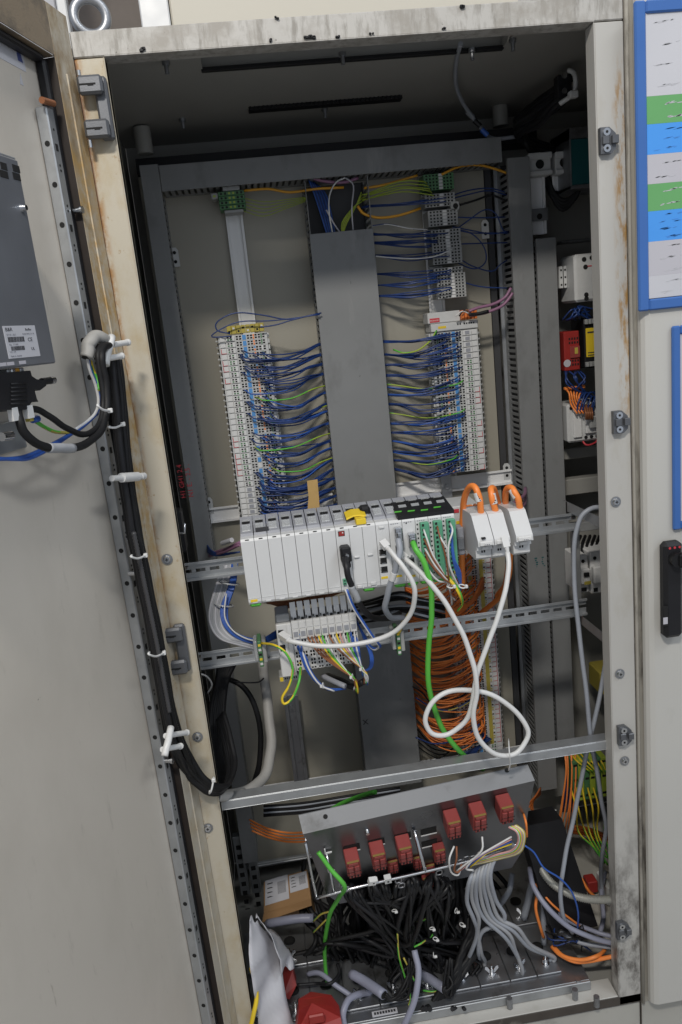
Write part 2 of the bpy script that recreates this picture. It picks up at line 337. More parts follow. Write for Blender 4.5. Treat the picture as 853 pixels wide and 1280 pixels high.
m.build('brush_strip', cab)
m = MB('inner'); m.box(-.06, 1.15, .62, .623, -1.74, .03); m.build('back_wall', cab)
m = MB('inner'); m.box(-.062, -.060, .022, .62, -1.74, .03); m.build('side_wall', cab)
m = MB('inner'); m.box(-.06, 1.15, .046, .62, -1.742, -1.740); m.build('floor_panel', cab)
m = MB('plate'); PE = P(611, 330, .5).x; m.box(-.03, PE, .50, .503, -1.66, -.06, 0, .0004); m.build('mounting_plate', cab)
m = MB('black'); m.box(-.03, .80, .49, .56, -.058, -.028); m.build('plate_top_bar', cab)  # plain black bar for the dark band above the top duct
m = MB('duct_shade'); m.box(PE + .003, PE + .018, .505, .54, -1.6, -.09); m.build('plate_gap_shade', cab)  # solid dark strip, painted as the shade in the gap beside the plate
m = MB('galv'); m.box(PE + .020, PE + .036, .495, .50, -1.5, -.10); m.build('plate_edge_strip', cab)
m = MB('inner'); m.box(.74, 1.15, .565, .57, -1.66, -.02); m.build('rear_plate', cab)
for (u, v, Y, r, h) in ((180, 180, .45, .016, .03), (626, 146, .52, .016, .03)):
    p = P(u, v, Y); m = MB('inner'); m.cyl(p + V((0, 0, -h * .6)), p + V((0, 0, h)), r, 0, 16); m.build('corner_pillar', cab)
for i, (u, v, yy) in enumerate(((207, 76, .06), (228, 148, .33), (406, 135, .37), (428, 65, .10), (641, 48, .08), (590, 60, .1))):
    p = PZ(u, v, c); m = MB('steel_dull'); m.cyl(p, p - V((0, 0, .006)), .006, 0, 8); m.cyl(p - V((0, 0, .005)), p - V((0, 0, .018)), .0032, 0, 8); m.build('roof_bolt', cab)
# white marks: screws on the posts
def screw(u, v, Y=-.001, r=.0065, parent=cab, nm='screw', mt='steel'):
    p = P(u, v, Y); m = MB([mt, 'hole', 'steel_dull']); m.cyl(p, p + V((0, -.0012, 0)), r * 1.35, 2, 14); m.cyl(p + V((0, -.001, 0)), p + V((0, -.005, 0)), r, 0, 14, r * .72)
    q = p + V((0, -.0052, 0)); m.box(q.x - r * .42, q.x + r * .42, q.y - .0004, q.y + .001, q.z - .0007, q.z + .0007, 1); m.box(q.x - .0007, q.x + .0007, q.y - .0006, q.y + .001, q.z - r * .42, q.z + r * .42, 1)
    return m.build(nm, parent)
for (u, v) in ((209, 699), (247, 921), (260, 1035), (770, 627), (775, 842), (781, 951)): screw(u, v)
def striker(u, v):
    p = P(u, v, 0); x0 = p.x - .009; m = MB(['zinc_hinge', 'steel', 'hole'])
    poly = [(0, -.0185), (.0, .0185), (.014, .0185), (.024, .009), (.024, -.012), (.017, -.0185)]
    m.prism(poly, (x0, -.0005, p.z), (1, 0, 0), (0, 0, 1), (0, -.009, 0), 0); m.box(x0 + .002, x0 + .012, -.014, -.009, p.z - .006, p.z + .006, 0); m.box(x0 + .016, x0 + .026, -.016, -.008, p.z - .006, p.z + .006, 0)
    o = m.build('lock_striker', cab)
    for dz in (-.0115, .0115):
        s = MB(['steel', 'hole']); s.cyl((x0 + .009, -.0095, p.z + dz), (x0 + .009, -.0125, p.z + dz), .0056, 0, 14); s.cyl((x0 + .009, -.0124, p.z + dz), (x0 + .009, -.0128, p.z + dz), .0022, 1, 6); s.build('screw', o)
for q in ((755, 177), (771, 527), (777, 917), (775, 1160)): striker(*q)
def hinge(u, v, h):
    p = P(u, v, -.012); x = p.x; z = p.z; m = MB(['zinc_hinge', 'hole', 'steel'])
    m.box(x - .002, x + .016, -.012, -.001, z - h / 2, z + h / 2, 0, .003)
    for k, s in ((1, .34), (-1, -.34)):
        m.box(x - .022, x + .012, -.024, -.0125, z + h * s - h * .15, z + h * s + h * .15, 0, .0035)
        m.box(x - .019, x + .003, -.0246, -.0238, z + h * s - .001, z + h * s + .0012, 1); m.box(x - .008, x + .000, -.0247, -.0238, z + h * s - .0022, z + h * s + .0005, 1)
    m.cyl((x - .018, -.017, z - h * .62), (x - .018, -.017, z - h * .5), .003, 2, 8); m.cyl((x - .018, -.017, z + h * .5), (x - .018, -.017, z + h * .58), .003, 2, 8)
    m.build('hinge', cab)
hinge(123, 135, .082); hinge(222, 812, .082)
# dirt crumbs lying on the top beam
m = MB('black')
for (u, v, r) in ((388, 45, .004), (395, 46, .0035), (179, 62, .004), (381, 46, .003), (340, 50, .0025), (423, 45, .0025), (578, 8, .004), (555, 36, .002), (345, 22, .0022), (465, 42, .002)):
    p = P(u, v, -.001)
    for k in range(3): q = p + V((jit(.003), 0, jit(.0015))); m.box(q.x - r * .7, q.x + r * .7, -.004, 0, q.z - r * .5, q.z + r * .5, 0, .001)
tag(m.build('dirt_crumbs'), kind='stuff')
# ---- floor of the cabinet: gland plates
GZ = -1.700
m = MB('steel_dull'); m.box(.02, P(739, 1229, .024).x, .030, .40, GZ - .004, GZ - .001, 0, .0008); m.build('gland_frame', cab)
m = MB('galv'); m.box(.02, P(739, 1229, .024).x, .024, .0295, ZB + .0035, GZ - .0005, 0, .001); m.build('gland_flange', cab)
gx = [PZ(u, v, GZ) for u, v in ((612, 1241), (648, 1234), (681, 1228), (712, 1219))]
def wingnut(p):
    m = MB('steel'); m.cyl(p, p + V((0, 0, .0015)), .0085, 0, 12); m.cyl(p, p + V((0, 0, .011)), .005, 0, 10); m.cyl(p, p + V((0, 0, .019)), .0025, 0, 8)
    a_ = random.uniform(-.9, .9); d = V((math.cos(a_), math.sin(a_), 0)); e = V((-d.y, d.x, 0))
    for k in (1, -1):
        m.prism([(0.003, .003), (.006, .002), (.014, .012), (.013, .018), (.009, .017), (.004, .009)], p - e * .0012, d * k, (0, 0, 1), e * .0024)
    return m
gxs = [(.02, .10), (.102, .18), (.182, .26), (.262, .335), (.337, .405)]
xx = [PZ(562, 1250, GZ).x, PZ(604, 1243, GZ).x, PZ(641, 1234, GZ).x, PZ(675, 1228, GZ).x, PZ(706, 1222, GZ).x]
gl = [(xx[i] + .001, xx[i + 1] - .001) for i in range(4)]
w_ = xx[1] - xx[0]
gl += [(xx[0] - w_ * (k + 1) + .001, xx[0] - w_ * k - .001) for k in range(6)]
for (x0, x1) in gl:
    for (y0, y1) in ((.056, .178), (.193, .31)):
        m = MB(['steel_dull', 'hole', 'rubber']); m.box(x0, x1, y0, y1, GZ, GZ + .004, 0, .0008)
        cx = (x0 + x1) / 2; m.cyl((cx, y0 + .07, GZ + .004), (cx, y0 + .07, GZ + .0062), .0125, 2, 14); m.cyl((cx, y0 + .07, GZ + .0062), (cx, y0 + .07, GZ + .0066), .009, 1, 14)
        o = m.build('cover_plate', cab)
        wingnut(V((cx + jit(.004), y0 + .026, GZ + .004))).build('wing_nut', o)
for (u, v) in ((723, 1225), (719, 1238), (746, 1247), (637, 1249)):
    p = PZ(u, v, GZ); m = MB('steel_dull'); m.cyl(p - V((0, 0, .02)), p + V((0, 0, .002)), .006, 0, 8); m.build('floor_bolt', cab)
# ---- the open door
door = MB(['door_rim', 'door_top', 'door_skin'], DM)
HT = .052
door.box(-.002, .052, -.0015, 0, -1.9, HT, 0, .0004)                # rim down the hinge side
door.box(.0525, .85, -.0015, 0, -.012, HT, 1, .0004)               # rim along the top
door.box(.0525, .85, -.0255, -.0016, -.0135, -.012, 1, .0002); door.box(-.002, -.0005, -.028, -.0018, -1.9, HT, 0, .0004); door.box(0, .85, -.028, -.0018, HT - .0015, HT, 1, .0004)
dr = door.build('door', cab)
m = MB('door_skin', DM); m.box(.0535, .85, -.026, -.024, -1.9, -.0137, 0, .0004); m.build('door_panel', dr)
m = MB(['black', 'brown_seal'], DM)
m.box(.0535, .0655, -.0235, -.010, -1.9, -.016, 0, .003); m.box(.0665, .85, -.0235, -.008, -.0215, -.0137, 0, .003); m.build('gasket', dr)
m = MB('door_rim', DM); m.tube([V((.027, 0, -1.9)), V((.027, 0, -.9)), V((.027, 0, HT - .08))], .0016, 0, 8, 2); m.build('rim_bead', dr)
m = MB('brown_seal', DM); m.box(.0522, .0533, -.026, -.0004, -1.9, -.014, 0, .0003); m.build('seal_lip', dr)
s0, s1, n0, n1 = .069, .088, -.0235, -.007
def drail(z):  return DM @ V((0, 0, z))
m = MB('galv', DM); m.box(s0, s1, n0, n1, -1.88, -.080, 0, .0016); rail_ = m.build('door_rail', dr)
hm = MB('hole'); hm.cyl((0, 0, 0), (0, 0, .0004), .0036, 0, 14); hole_me = hm.mesh('hole')
hb = MB(['hole']); hb.box(-.003, .003, -.0045, .0045, 0, .0004, 0, .0001); sq_me = hb.mesh('slot')
hs = MB('hole'); hs.cyl((0, 0, 0), (0, 0, .0004), .0017, 0, 8); sm_me = hs.mesh('small_hole')
qa = DS.to_track_quat('Z', 'Y').to_euler(); qb = DN.to_track_quat('Z', 'Y').to_euler()
z = -.125; k = 0
while z > -1.6:
    inst('hole', hole_me, rail_, DM @ V((s1 + .0001, (n0 + n1) / 2 + .001, z)), qa)
    if k % 2 == 0: inst('slot', sq_me, rail_, DM @ V(((s0 + s1) / 2, n1 + .0001, z - .004)), qb)
    inst('small_hole', sm_me, rail_, DM @ V(((s0 + s1) / 2, n1 + .0001, z + .018)), qb); inst('small_hole', sm_me, rail_, DM @ V(((s0 + s1) / 2, n1 + .0001, z - .026)), qb)
    z -= .0505; k += 1
m = MB('copper', DM); q = DL(46, 116, -.01); m.cyl((q.x, n1 + .002, -.077), (q.x - .030, n1 + .002, -.074), .0042, 0, 12); m.build('earth_stud', dr)
for (u, v) in ((95, 263), (164, 717), (209, 951)):
    q = DL(u, v, -.004); m = MB('steel', DM); m.cyl((q.x, -.0075, q.z), (q.x, .004, q.z), .0038, 0, 8); m.cyl((q.x, .003, q.z), (q.x, .006, q.z), .0055, 0, 6); m.build('rail_bolt', dr)
# sticker in the door's top corner
c4 = [DL(*q, -.0235) for q in ((2, 42), (30, 62), (33, 90), (-4, 70))]
m = MB(['paper', 'ink_blue', 'ink_soft'], DM); sA, sB = c4[2].x, .34; zt, zb = c4[1].z, c4[2].z
m.box(sA, sB, -.024, -.0235, zb, zt, 0, .0001)
Z = DM @ Matrix(((-1, 0, 0, 0), (0, 0, 1, -.0233), (0, 1, 0, 0), (0, 0, 0, 1)))
for i in range(6):
    hh = (zt - zb) / 8
    for k in range(14):
        if random.random() < .8: m.box(sB - .01 - k * .008, sB - .016 - k * .008, -.0236, -.0233, zt - hh * (i + 1.6) - (.003 if i else .006), zt - hh * (i + 1.6), 1 if i < 2 else 2, .00001)
m.prism([(0, 0), (.012, 0), (.012, .013), (.004, .015)], V((sA + .004, -.0235, zt - .018)), (1, 0, 0), (0, 0, 1), (0, .0002, 0), 1)
m.build('type_sticker', dr, 'white sticker with small blue print')
q = DL(30, 107, -.0235); m = MB('paper', DM); m.prism([(0, 0), (.008, .0), (.003, .014)], V((q.x, -.024, q.z)), (1, 0, 0), (0, 0, 1), (0, .0004, 0)); m.build('tape_scrap', dr)
# ------------------------------------------------------------------ eye bolt
p = P(113, 22, .04)
t = thing('eye_bolt', 'steel lifting eye bolt on the top left corner of the cabinet', 'eye bolt', (p.x, p.y, ZT))
m = MB('steel_dull'); m.torus((p.x, p.y, ZT + .031), (.25, -1, 0), .0225, .0068, 0, 28, 12); m.build('ring', t)
m = MB('steel'); m.cyl((p.x, p.y, ZT - .002), (p.x, p.y, ZT + .008), .017, 0, 20, .013); m.build('collar', t)
# ------------------------------------------------------------------ the next cabinet
NX = .760; NY = -.022
nb = thing('neighbour_cabinet', 'closed grey cabinet joined to the right side of the open one', 'cabinet', (1.15, .2, -1.90))
m = MB('seal'); m.box(XR + .0015, NX + .012, .001, .03, -1.75, ZT + .0, 0, .002); m.tube([V((XR + .0045, .0, ZT)), V((XR + .0045, 0, -.9)), V((XR + .0045, 0, -1.75))], .003, 0, 8, 4); m.build('joint_seal', nb)
m = MB('grime'); m.box(XR + .0002, XR + .0012, .001, .1, -1.89, ZT - .001); m.build('joint_gap', nb)
m = MB('neighbour'); arc = [(NX + .020, -.001), (NX + .008, -.0012), (NX + .0035, -.006), (NX + .0045, -.0135), (NX + .009, -.019), (NX + .017, NY), (1.55, NY), (1.55, -.001)]
m.prism(arc, (0, 0, ZB - .012), (1, 0, 0), (0, 1, 0), (0, 0, ZT - ZB + .010)); m.build('door', nb)
m = MB('plinth'); m.box(XR + .0015, 1.55, .004, .6, -1.897, ZB - .014, 0, .002); m.build('plinth', nb)
m = MB('paint_top'); m.box(NX + .013, 1.55, 0, .6, ZT - .006, ZT - .001); m.build('roof_panel', nb)
m = MB('inner'); m.box(1.15, 1.16, .03, .62, -1.74, .02); m.build('side_wall', nb)
# swing handle
h0 = P(823, 678, NY); h1 = P(850, 788, NY); hx0 = (h0.x + P(825, 788, NY).x) / 2 - .001; hx1 = hx0 + .0335
t = MB('black'); t.box(hx0, hx1, NY - .022, NY, h1.z - .003, h0.z + .003, 0, .006); hd = t.build('handle', nb)
lz = P(840, 701, NY - .03).z
m = MB('black_gloss'); m.cyl((hx0 + .0185, NY - .022, lz), (hx0 + .0185, NY - .034, lz), .0125, 0, 24); m.box(hx0 + .018, hx0 + .16, NY - .041, NY - .027, lz - .0125, lz + .0125, 0, .004); m.build('lever', hd)
m = MB('red_print')
for k in range(3): m.cyl((hx0 + .009 + k * .0085, NY - .0222, h0.z - .0055), (hx0 + .009 + k * .0085, NY - .0226, h0.z - .0055), .0021, 0, 12)
m.build('red_dots', hd)
q = P(832, 769, NY - .022); m = MB(['paper_grey', 'green_yellow', 'hole']); m.box(q.x - .005, q.x + .005, NY - .0225, NY - .0215, q.z - .02, q.z + .016, 2, .0003); m.box(q.x - .004, q.x + .004, NY - .023, NY - .0224, q.z - .016, q.z - .004, 0, .0002); m.box(q.x - .003, q.x + .003, NY - .023, NY - .0224, q.z - .003, q.z + .01, 2, .0002); m.build('lock_window', hd)
# blue-framed sheets on that door
def framed(nm, label, x0, x1, z0, z1, bw, rows, r=.006):
    ctr = V(((x0 + x1) / 2, NY - .004, z0)); t = thing(nm, label, 'sign', ctr)
    m = MB('blue_frame')
    m.box(x0, x0 + bw, NY - .008, NY - .0005, z0, z1, 0, .003); m.box(x1 - bw, x1, NY - .008, NY - .0005, z0, z1, 0, .003); m.box(x0 + bw, x1 - bw, NY - .008, NY - .0005, z0, z0 + bw, 0, .003); m.box(x0 + bw, x1 - bw, NY - .008, NY - .0005, z1 - bw, z1, 0, .003)
    m.build('frame', t)
    for (za, zb, col, ln) in rows:
        m = MB([col, 'smear' if col != 'sky_blue' else 'smear_blue']); m.box(x0 + bw - .002, x1 - bw + .002, NY - .004, NY - .001, zb, za, 0, .0002)
        for k in range(ln):
            zz = za - (za - zb) * (k + .6) / ln; xs = x0 + bw + .006 + abs(jit(.02))
            while xs < x1 - bw - .05:
                L_ = random.uniform(.02, .05); y_ = zz + jit(.001)
                for j in range(random.randint(5, 9)):
                    o_ = random.uniform(0, L_); l_ = random.uniform(.006, .016); d_ = jit(.0014) + .05 * o_; m.prism([(0, .0004), (l_ * .4, .0014), (l_, .0018), (l_ * .6, .0003), (l_ * .2, -.0002)], (xs + o_, NY - .004, y_ + d_), (1, 0, 0), (0, 0, 1), (0, -.0002, 0), 1)
                xs += L_ + random.uniform(.008, .03)
        m.build('sheet_row', t)
    return t
xl = (P(784, 5, NY).x + P(803, 386, NY).x) / 2; zt = P(790, 3, NY).z; zb = P(803, 389, NY).z
zz = lambda v: P(815, v, NY - .004).z
bounds = [14, 120, 155, 193, 230, 264, 302, 345, 373]
cols = ['paper', 'row_green', 'sky_blue', 'paper_grey', 'row_green', 'sky_blue', 'paper_grey', 'paper']; lns = [4, 2, 3, 2, 2, 4, 3, 2]
framed('document_frame', 'blue framed sheet with white, green and blue table rows on the grey door', xl, xl + .36, zb, zt, .017, [(zz(bounds[i]), zz(bounds[i + 1]), cols[i], lns[i]) for i in range(8)])
xl = (P(836, 408, NY).x + P(842, 660, NY).x) / 2; zt = P(846, 407, NY).z; zb = P(846, 661, NY).z
framed('small_document_frame', 'plain blue framed panel below the coloured table sheet, above the black handle', xl, xl + .30, zb, zt, .0135, [(zt - .0135, zb + .0135, 'paper_grey', 4)])
# ------------------------------------------------------------------ wiring ducts
def slotted(m, x, z0, z1, yf, yb, th=.0016, pitch=.0125, gap=.0060):
    m.box(x, x + th, yb - .018, yb, z0, z1, 0, .0003); n = int((z1 - z0) / pitch)
    for i in range(n): m.box(x, x + th, yf + .004, yb - .018, z0 + i * pitch, z0 + i * pitch + pitch - gap, 0, .0003)
    m.box(x, x + th, yf, yf + .0038, z0, z1, 0, .0003)
def duct(label, x0, x1, z0, z1, yf=.42, yb=.498, lid=None, dark=True):
    t = thing('wiring_duct', label, 'cable duct', ((x0 + x1) / 2, yb, z0), 'grey wiring ducts on the mounting plate')
    for x in (x0 + .0012, x1 - .0028):
        m = MB('duct'); slotted(m, x, z0, z1, yf + .002, yb); m.build('side_wall', t)
    m = MB('duct_shade'); m.box(x0 + .003, x1 - .003, yb - .002, yb, z0, z1); m.build('base', t)  # base coloured dark for the shade inside the duct
    m = MB('duct'); a, b = lid or (z0, z1); m.box(x0, x1, yf, yf + .0018, a, b, 0, .0006); m.box(x0, x0 + .001, yf + .0018, yf + .010, a, b, 0, .0002); m.box(x1 - .001, x1, yf + .0018, yf + .010, a, b, 0, .0002); m.build('lid', t)
    return t
zb = -1.55
DL1 = duct('narrow grey duct down the left side of the mounting plate, red handwriting on it', -.017, .0185, -1.60, -.107, lid=(-1.60, -.055))
CX0, CX1 = .2955, .4245
DC = duct('wide grey duct up the middle, its lid missing at the top', CX0, CX1, -1.46, -.108, lid=(-1.46, -.2085))
t = thing('wiring_duct', 'horizontal grey duct along the top of the mounting plate', 'cable duct', (.34, .498, -.105), 'grey wiring ducts on the mounting plate')
m = MB('duct'); m.box(.0195, .699, .42, .4218, -.1055, -.058, 0, .0006); m.box(.0195, .699, .422, .497, -.0595, -.058); m.build('lid', t)
m = MB('duct')
for i in range(54): m.box(.022 + i * .0125, .0295 + i * .0125, .424, .48, -.1045, -.103, 0, .0003)
m.box(.02, .699, .48, .498, -.1045, -.103); m.build('side_wall', t)
RD0 = P(638.5, 307, .42).x; RD0 = (RD0 + P(656, 600, .42).x) / 2; RD1 = RD0 + .046
DR1 = duct('slotted grey duct right of the terminal strips, faint pen marks on it', RD0, RD1, P(665, 991, .42).z, P(650, 196, .42).z)
Q0 = (P(673.6, 300, .42).x + P(687, 600, .42).x + P(691, 900, .42).x) / 3
DR2 = duct('shorter grey duct furthest to the right, beside the red and yellow relays', Q0, Q0 + .042, P(705, 926, .42).z, P(685, 297, .42).z)
# handwriting and marks on the ducts
q = P(236, 622, .4195)
m = MB('red_print'); X = Matrix.Translation((q.x + .001, .4197, q.z)) @ Matrix.Rotation(math.pi / 2, 4, 'X') @ Matrix.Rotation(math.pi / 2, 4, 'Z')
m.text('H1 GH1 2.4', .0145, X @ Matrix.Translation((0, .0065, 0))); m.text('N1 E. - 2.5 .', .0145, X @ Matrix.Translation((0, -.0095, 0))); m.build('handwriting', DL1)
q = P(457, 906, .4195); m = MB('ink'); X = Matrix.Translation((q.x - .006, .4197, q.z)) @ Matrix.Rotation(math.pi / 2, 4, 'X'); m.text('x', .028, X); m.build('pen_mark', DC)
m = MB('teal'); q = P(676, 702, .4195)
for k in range(2):
    for j in range(5): m.box(q.x - .012 + k * .016 + jit(.004), q.x - .008 + k * .016 + jit(.003), .4192, .4199, q.z - .012 + j * .005, q.z - .0095 + j * .005, 0, .00005)
m.build('pen_mark', DR1)
# ------------------------------------------------------------------ DIN rails
def rail(label, A, B, y, slots=True, mt='galv', horiz=True, hole_shift=0.0, group='metal mounting rails in the cabinet'):
    """top-hat rail 35 mm; flanges at depth y, web 7.5 mm behind"""
    A, B = V(A), V(B); L = (B - A).length; e = (B - A).normalized(); up = V((0, 0, 1)) if horiz else V((1, 0, 0)); up = (up - e * up.dot(e)).normalized(); bk = V((0, 1, 0)); bk = (bk - e * bk.dot(e)).normalized()
    X = Matrix(((e.x, bk.x, up.x, A.x), (e.y, bk.y, up.y, A.y), (e.z, bk.z, up.z, A.z), (0, 0, 0, 1)))
    m = MB([mt, 'steel'], X); T = .0012
    for s in (1, -1):
        m.box(0, L, 0, T, s * .0135, s * .0175, 0, .0003); m.box(0, L, 0, .0075, s * .0125, s * .0136, 0, .0003)
        m.box(0, L, .0063, .0075, s * .0031, s * .0126, 0, .0002)
    if slots:
        x = -hole_shift; 
        while x < L:
            a, b = max(0, x), min(L, x + .008)
            if b > a: m.box(a, b, .0063, .0075, -.0031, .0031, 0, .0001)
            x += .025
    else: m.box(0, L, .0063, .0075, -.0031, .0031, 0, .0001)
    return m.build('din_rail', None, label, 'rail', group)
YR = .15
a0 = P(228, 715, YR); a1 = P(722, 653.5, YR); zr = (a0.z + a1.z) / 2
A1 = (-.03, YR, zr); B1 = (a1.x, YR, zr); R1Z = zr
rail('slotted steel rail carrying the white controller and the three white modules', A1, B1, YR)
a0 = P(245, 822, YR); a1 = P(735, 764, YR); zr = (a0.z + a1.z) / 2; R2Z = zr
rail('slotted steel rail below the white controller, small terminal bank on it', (-.03, YR, zr), (a1.x, YR, zr), YR, hole_shift=.012)
LX = P(294, 275, .49).x; LX = (LX + P(308, 398, .49).x) / 2
rail('bare silver rail above the left terminal strip', (LX, .488, -.80), (LX, .488, -.13), .488, slots=False, mt='alu', horiz=False)
RXc = P(546, 375, .49).x
rail('silver rail behind the right terminal columns', (RXc, .488, -.76), (RXc, .488, -.13), .488, slots=False, mt='alu', horiz=False)
za = P(300, 640, .49).z; zb_ = P(525, 611, .49).z
rail('wide silver rail running left behind the foot of the left terminal strip', (.012, .484, (za + zb_) / 2), (CX0 - .004, .484, (za + zb_) / 2), .484, slots=False, mt='alu')
rail('wide silver rail running right from the middle duct under the right terminal strip', (CX1 + .004, .484, (za + zb_) / 2 + .004), (RD0 - .004, .484, (za + zb_) / 2 + .004), .484, slots=False, mt='alu')
za = P(470, 965, .49).z; zc = (P(345, 985, .49).z + P(640, 942, .49).z) / 2
rail('silver rail along the foot of the plate, left of the middle duct', (.03, .486, zc), (CX0 - .004, .486, zc), .486, slots=False, mt='alu')
rail('silver rail along the foot of the plate, right of the middle duct', (CX1 + .004, .486, zc), (RD0 - .004, .486, zc), .486, slots=False, mt='alu')
q0 = P(558, 600, .47); m = MB('galv'); m.box(q0.x - .012, q0.x + .012, .470, .474, P(562, 645, .47).z, P(556, 592, .47).z, 0, .0006); m.cyl((q0.x, .4700, q0.z - .015), (q0.x, .466, q0.z - .015), .006, 0, 10)
m.build('rail_joiner', None, 'short upright steel strip across the rail under the right terminal strip', 'bracket')
q = P(371, 930, .47); m = MB('steel_dull'); zt_ = P(366, 870, .47).z; zl = P(380, 982, .47).z
x_ = q.x; m.box(x_ - .017, x_ - .008, .47, .474, zl, zt_, 0, .0005); m.box(x_ + .008, x_ + .017, .47, .474, zl, zt_, 0, .0005); m.box(x_ - .0085, x_ + .0085, .478, .48, zl, zt_, 0, .0005)
m.cyl((x_ - .002, .478, zt_ - .03), (x_ - .002, .474, zt_ - .03), .004, 0, 8); m.build('din_rail', None, 'dull upright rail standing left of the middle duct near the foot of the plate', 'rail', 'metal mounting rails in the cabinet')
# brackets that carry the front rails on the right, and little plate lugs
def arm(label, q0, q1, h=.022):
    a, b = P(*q0), P(*q1); m = MB('galv'); d = b - a; m.obox(a - V((0, 0, h / 2)), d, V((0, 0, h)), V((.0, .003, 0))); m.obox(a + V((0, 0, h / 2)), d, V((0, .018, 0)), V((0, 0, .0015)))
    m.build('support_bracket', None, label, 'bracket')
arm('angled steel arm behind the grey cable loop, upper right', (710, 634, .16), (768, 662, .02), .018)
arm('angled steel arm at the right end of the lower rail', (728, 776, .16), (772, 812, .02), .018)
m = MB(['duct']); q0 = P(716, 655, .2); q1 = P(724, 745, .2); m.box(q0.x, q0.x + .014, .2, .215, q1.z - .02, q0.z + .0, 0, .001); m.box(q0.x, q0.x + .12, .2, .215, q0.z - .018, q0.z, 0, .001)
m.build('steel_frame_corner', None, 'grey angle frame beside the white circuit breakers on the right', 'frame')
for lab, (u, v) in (('small white plate lug beside the left duct near the top', (219, 322)), ('small white plate lug left of the slotted right duct', (607, 287)), ('small clear plate lug above the left end of the wide rail', (262, 633)), ('small clear plate lug at the right end of the wide rail', (634, 590))):
    p = P(u, v, .49); m = MB(['term', 'hole']); poly = [(-.008, -.018), (.008, -.018), (.008, .014), (.004, .020), (-.004, .020), (-.008, .014)]
    m.prism(poly, (p.x, .490, p.z), (1, 0, 0), (0, 0, 1), (0, .003, 0)); m.cyl((p.x, .4898, p.z + .010), (p.x, .4894, p.z + .010), .0035, 1, 10); m.cyl((p.x, .4898, p.z - .008), (p.x, .4894, p.z - .008), .0035, 1, 10)
    m.build('plate_lug', None, lab, 'lug')
# screws at the ends of the front rails
for lab, (u, v) in (('bright screw at the left end of the upper front rail', (232, 708)), ('bright screw at the left end of the lower front rail', (249, 819)), ('bright screw at the right end of the upper front rail', (716, 645))):
    p = P(u, v, YR + .006); m = MB(['steel', 'hole']); m.cyl(p, p + V((0, -.004, 0)), .0062, 0, 14, .0045); m.box(p.x - .003, p.x + .003, p.y - .0044, p.y - .0036, p.z - .0006, p.z + .0006, 1); m.build('rail_screw', None, lab, 'screw')
# cross bar in front
za = (P(277, 1005, .02).z + P(762, 927, .02).z) / 2
m = MB('galv'); m.box(-.03, FR + .03, .024, .026, za - .016, za, 0, .0005); m.box(-.03, FR + .03, .024, .050, za, za + .0016, 0, .0005); m.box(-.03, FR + .03, .024, .036, za - .0172, za - .016, 0, .0004)
m.build('cross_bar', None, 'galvanised steel bar across the opening above the red relays', 'bar'); BARZ = za
# ------------------------------------------------------------------ I/O terminals
def slice_mesh(name, lab, flip=1, win=False, body='term', marks=('blue_mark', 'orange', 'green_dark'), TH=.0116, LEN=.100, DEP=.055, ybar=False):
    mats = [body, 'hole', 'white', 'white', marks[0], marks[1], marks[2], 'red_print', 'smoke']; m = MB(mats)
    hc = [(.036, .0405), (.0425, .047), (.0585, .063), (.065, .0695), (.0745, .079), (.081, .0855), (.090, .0945)]
    zs = [0, .0017, .0050, .0066, .0099, TH]; xs = [0]
    for a, b in hc: xs += [a, b]
    xs.append(LEN)
    def vx(x): return x * flip
    for i in range(len(xs) - 1):
        for j in range(len(zs) - 1):
            x0, x1, z0, z1 = vx(xs[i]), vx(xs[i + 1]), zs[j], zs[j + 1]
            if i % 2 == 1 and j % 2 == 1:
                d = .003; vs = [(x0, 0, z0), (x1, 0, z0), (x1, 0, z1), (x0, 0, z1), (x0, d, z0), (x1, d, z0), (x1, d, z1), (x0, d, z1)]
                m.add(vs, [[0, 1, 5, 4], [1, 2, 6, 5], [2, 3, 7, 6], [3, 0, 4, 7], [4, 5, 6, 7]], 1)
            else: m.add([(x0, 0, z0), (x1, 0, z0), (x1, 0, z1), (x0, 0, z1)], [[0, 1, 2, 3]], 0)
    X1 = vx(LEN); m.add([(0, 0, 0), (X1, 0, 0), (X1, 0, TH), (0, 0, TH), (0, DEP, 0), (X1, DEP, 0), (X1, DEP, TH), (0, DEP, TH)], [[0, 1, 5, 4], [2, 3, 7, 6], [1, 2, 6, 5], [3, 0, 4, 7], [4, 5, 6, 7]], 0)
    def bx(a, b, z0, z1, mi, h=.0006): m.box(vx(a), vx(b), -h, .0004, z0, z1, mi, .0001)
    bx(.003, .0135, .0012, TH - .0014, 2, .0016)
    if lab: bx(.003, .0135, .0006, .0016, 7, .0018); bx(.003, .0042, .0006, TH - .001, 7, .0018)
    bx(.0155, .033, .0006, TH - .0006, 2, .004)
    if win: m.box(vx(.019), vx(.0285), -.0046, -.0036, .0022, TH - .0022, 8, .0001)
    else:
        for a in (.018, .024):
            for z in (.0022, .0066): m.box(vx(a), vx(a + .0038), -.0046, -.0036, z, z + .0028, 6 if random.random() < .45 else 1, .0001)
    bx(.049, .0565, .0010, TH - .001, 4 if random.random() < .75 else 2); bx(.0705, .0735, .001, .0052, 5 if random.random() < .7 else 2); bx(.0705, .0735, .0063, .0103, 5 if random.random() < .5 else 4); bx(.0865, .0890, .001, TH - .001, 6 if random.random() < .6 else 2)
    if ybar: bx(.0225, .0315, -.0003, TH + .0003, 4, .0048)
    m.box(vx(-.006), vx(.0), .008, .04, .001, .0045, 0, .0005); m.box(vx(-.003), 0, .003, .03, .0062, .0108, 1, .0003)
    m.box(vx(LEN), vx(LEN + .004), .006, .035, .0012, TH - .0012, 0, .0008)
    return m.mesh(name)
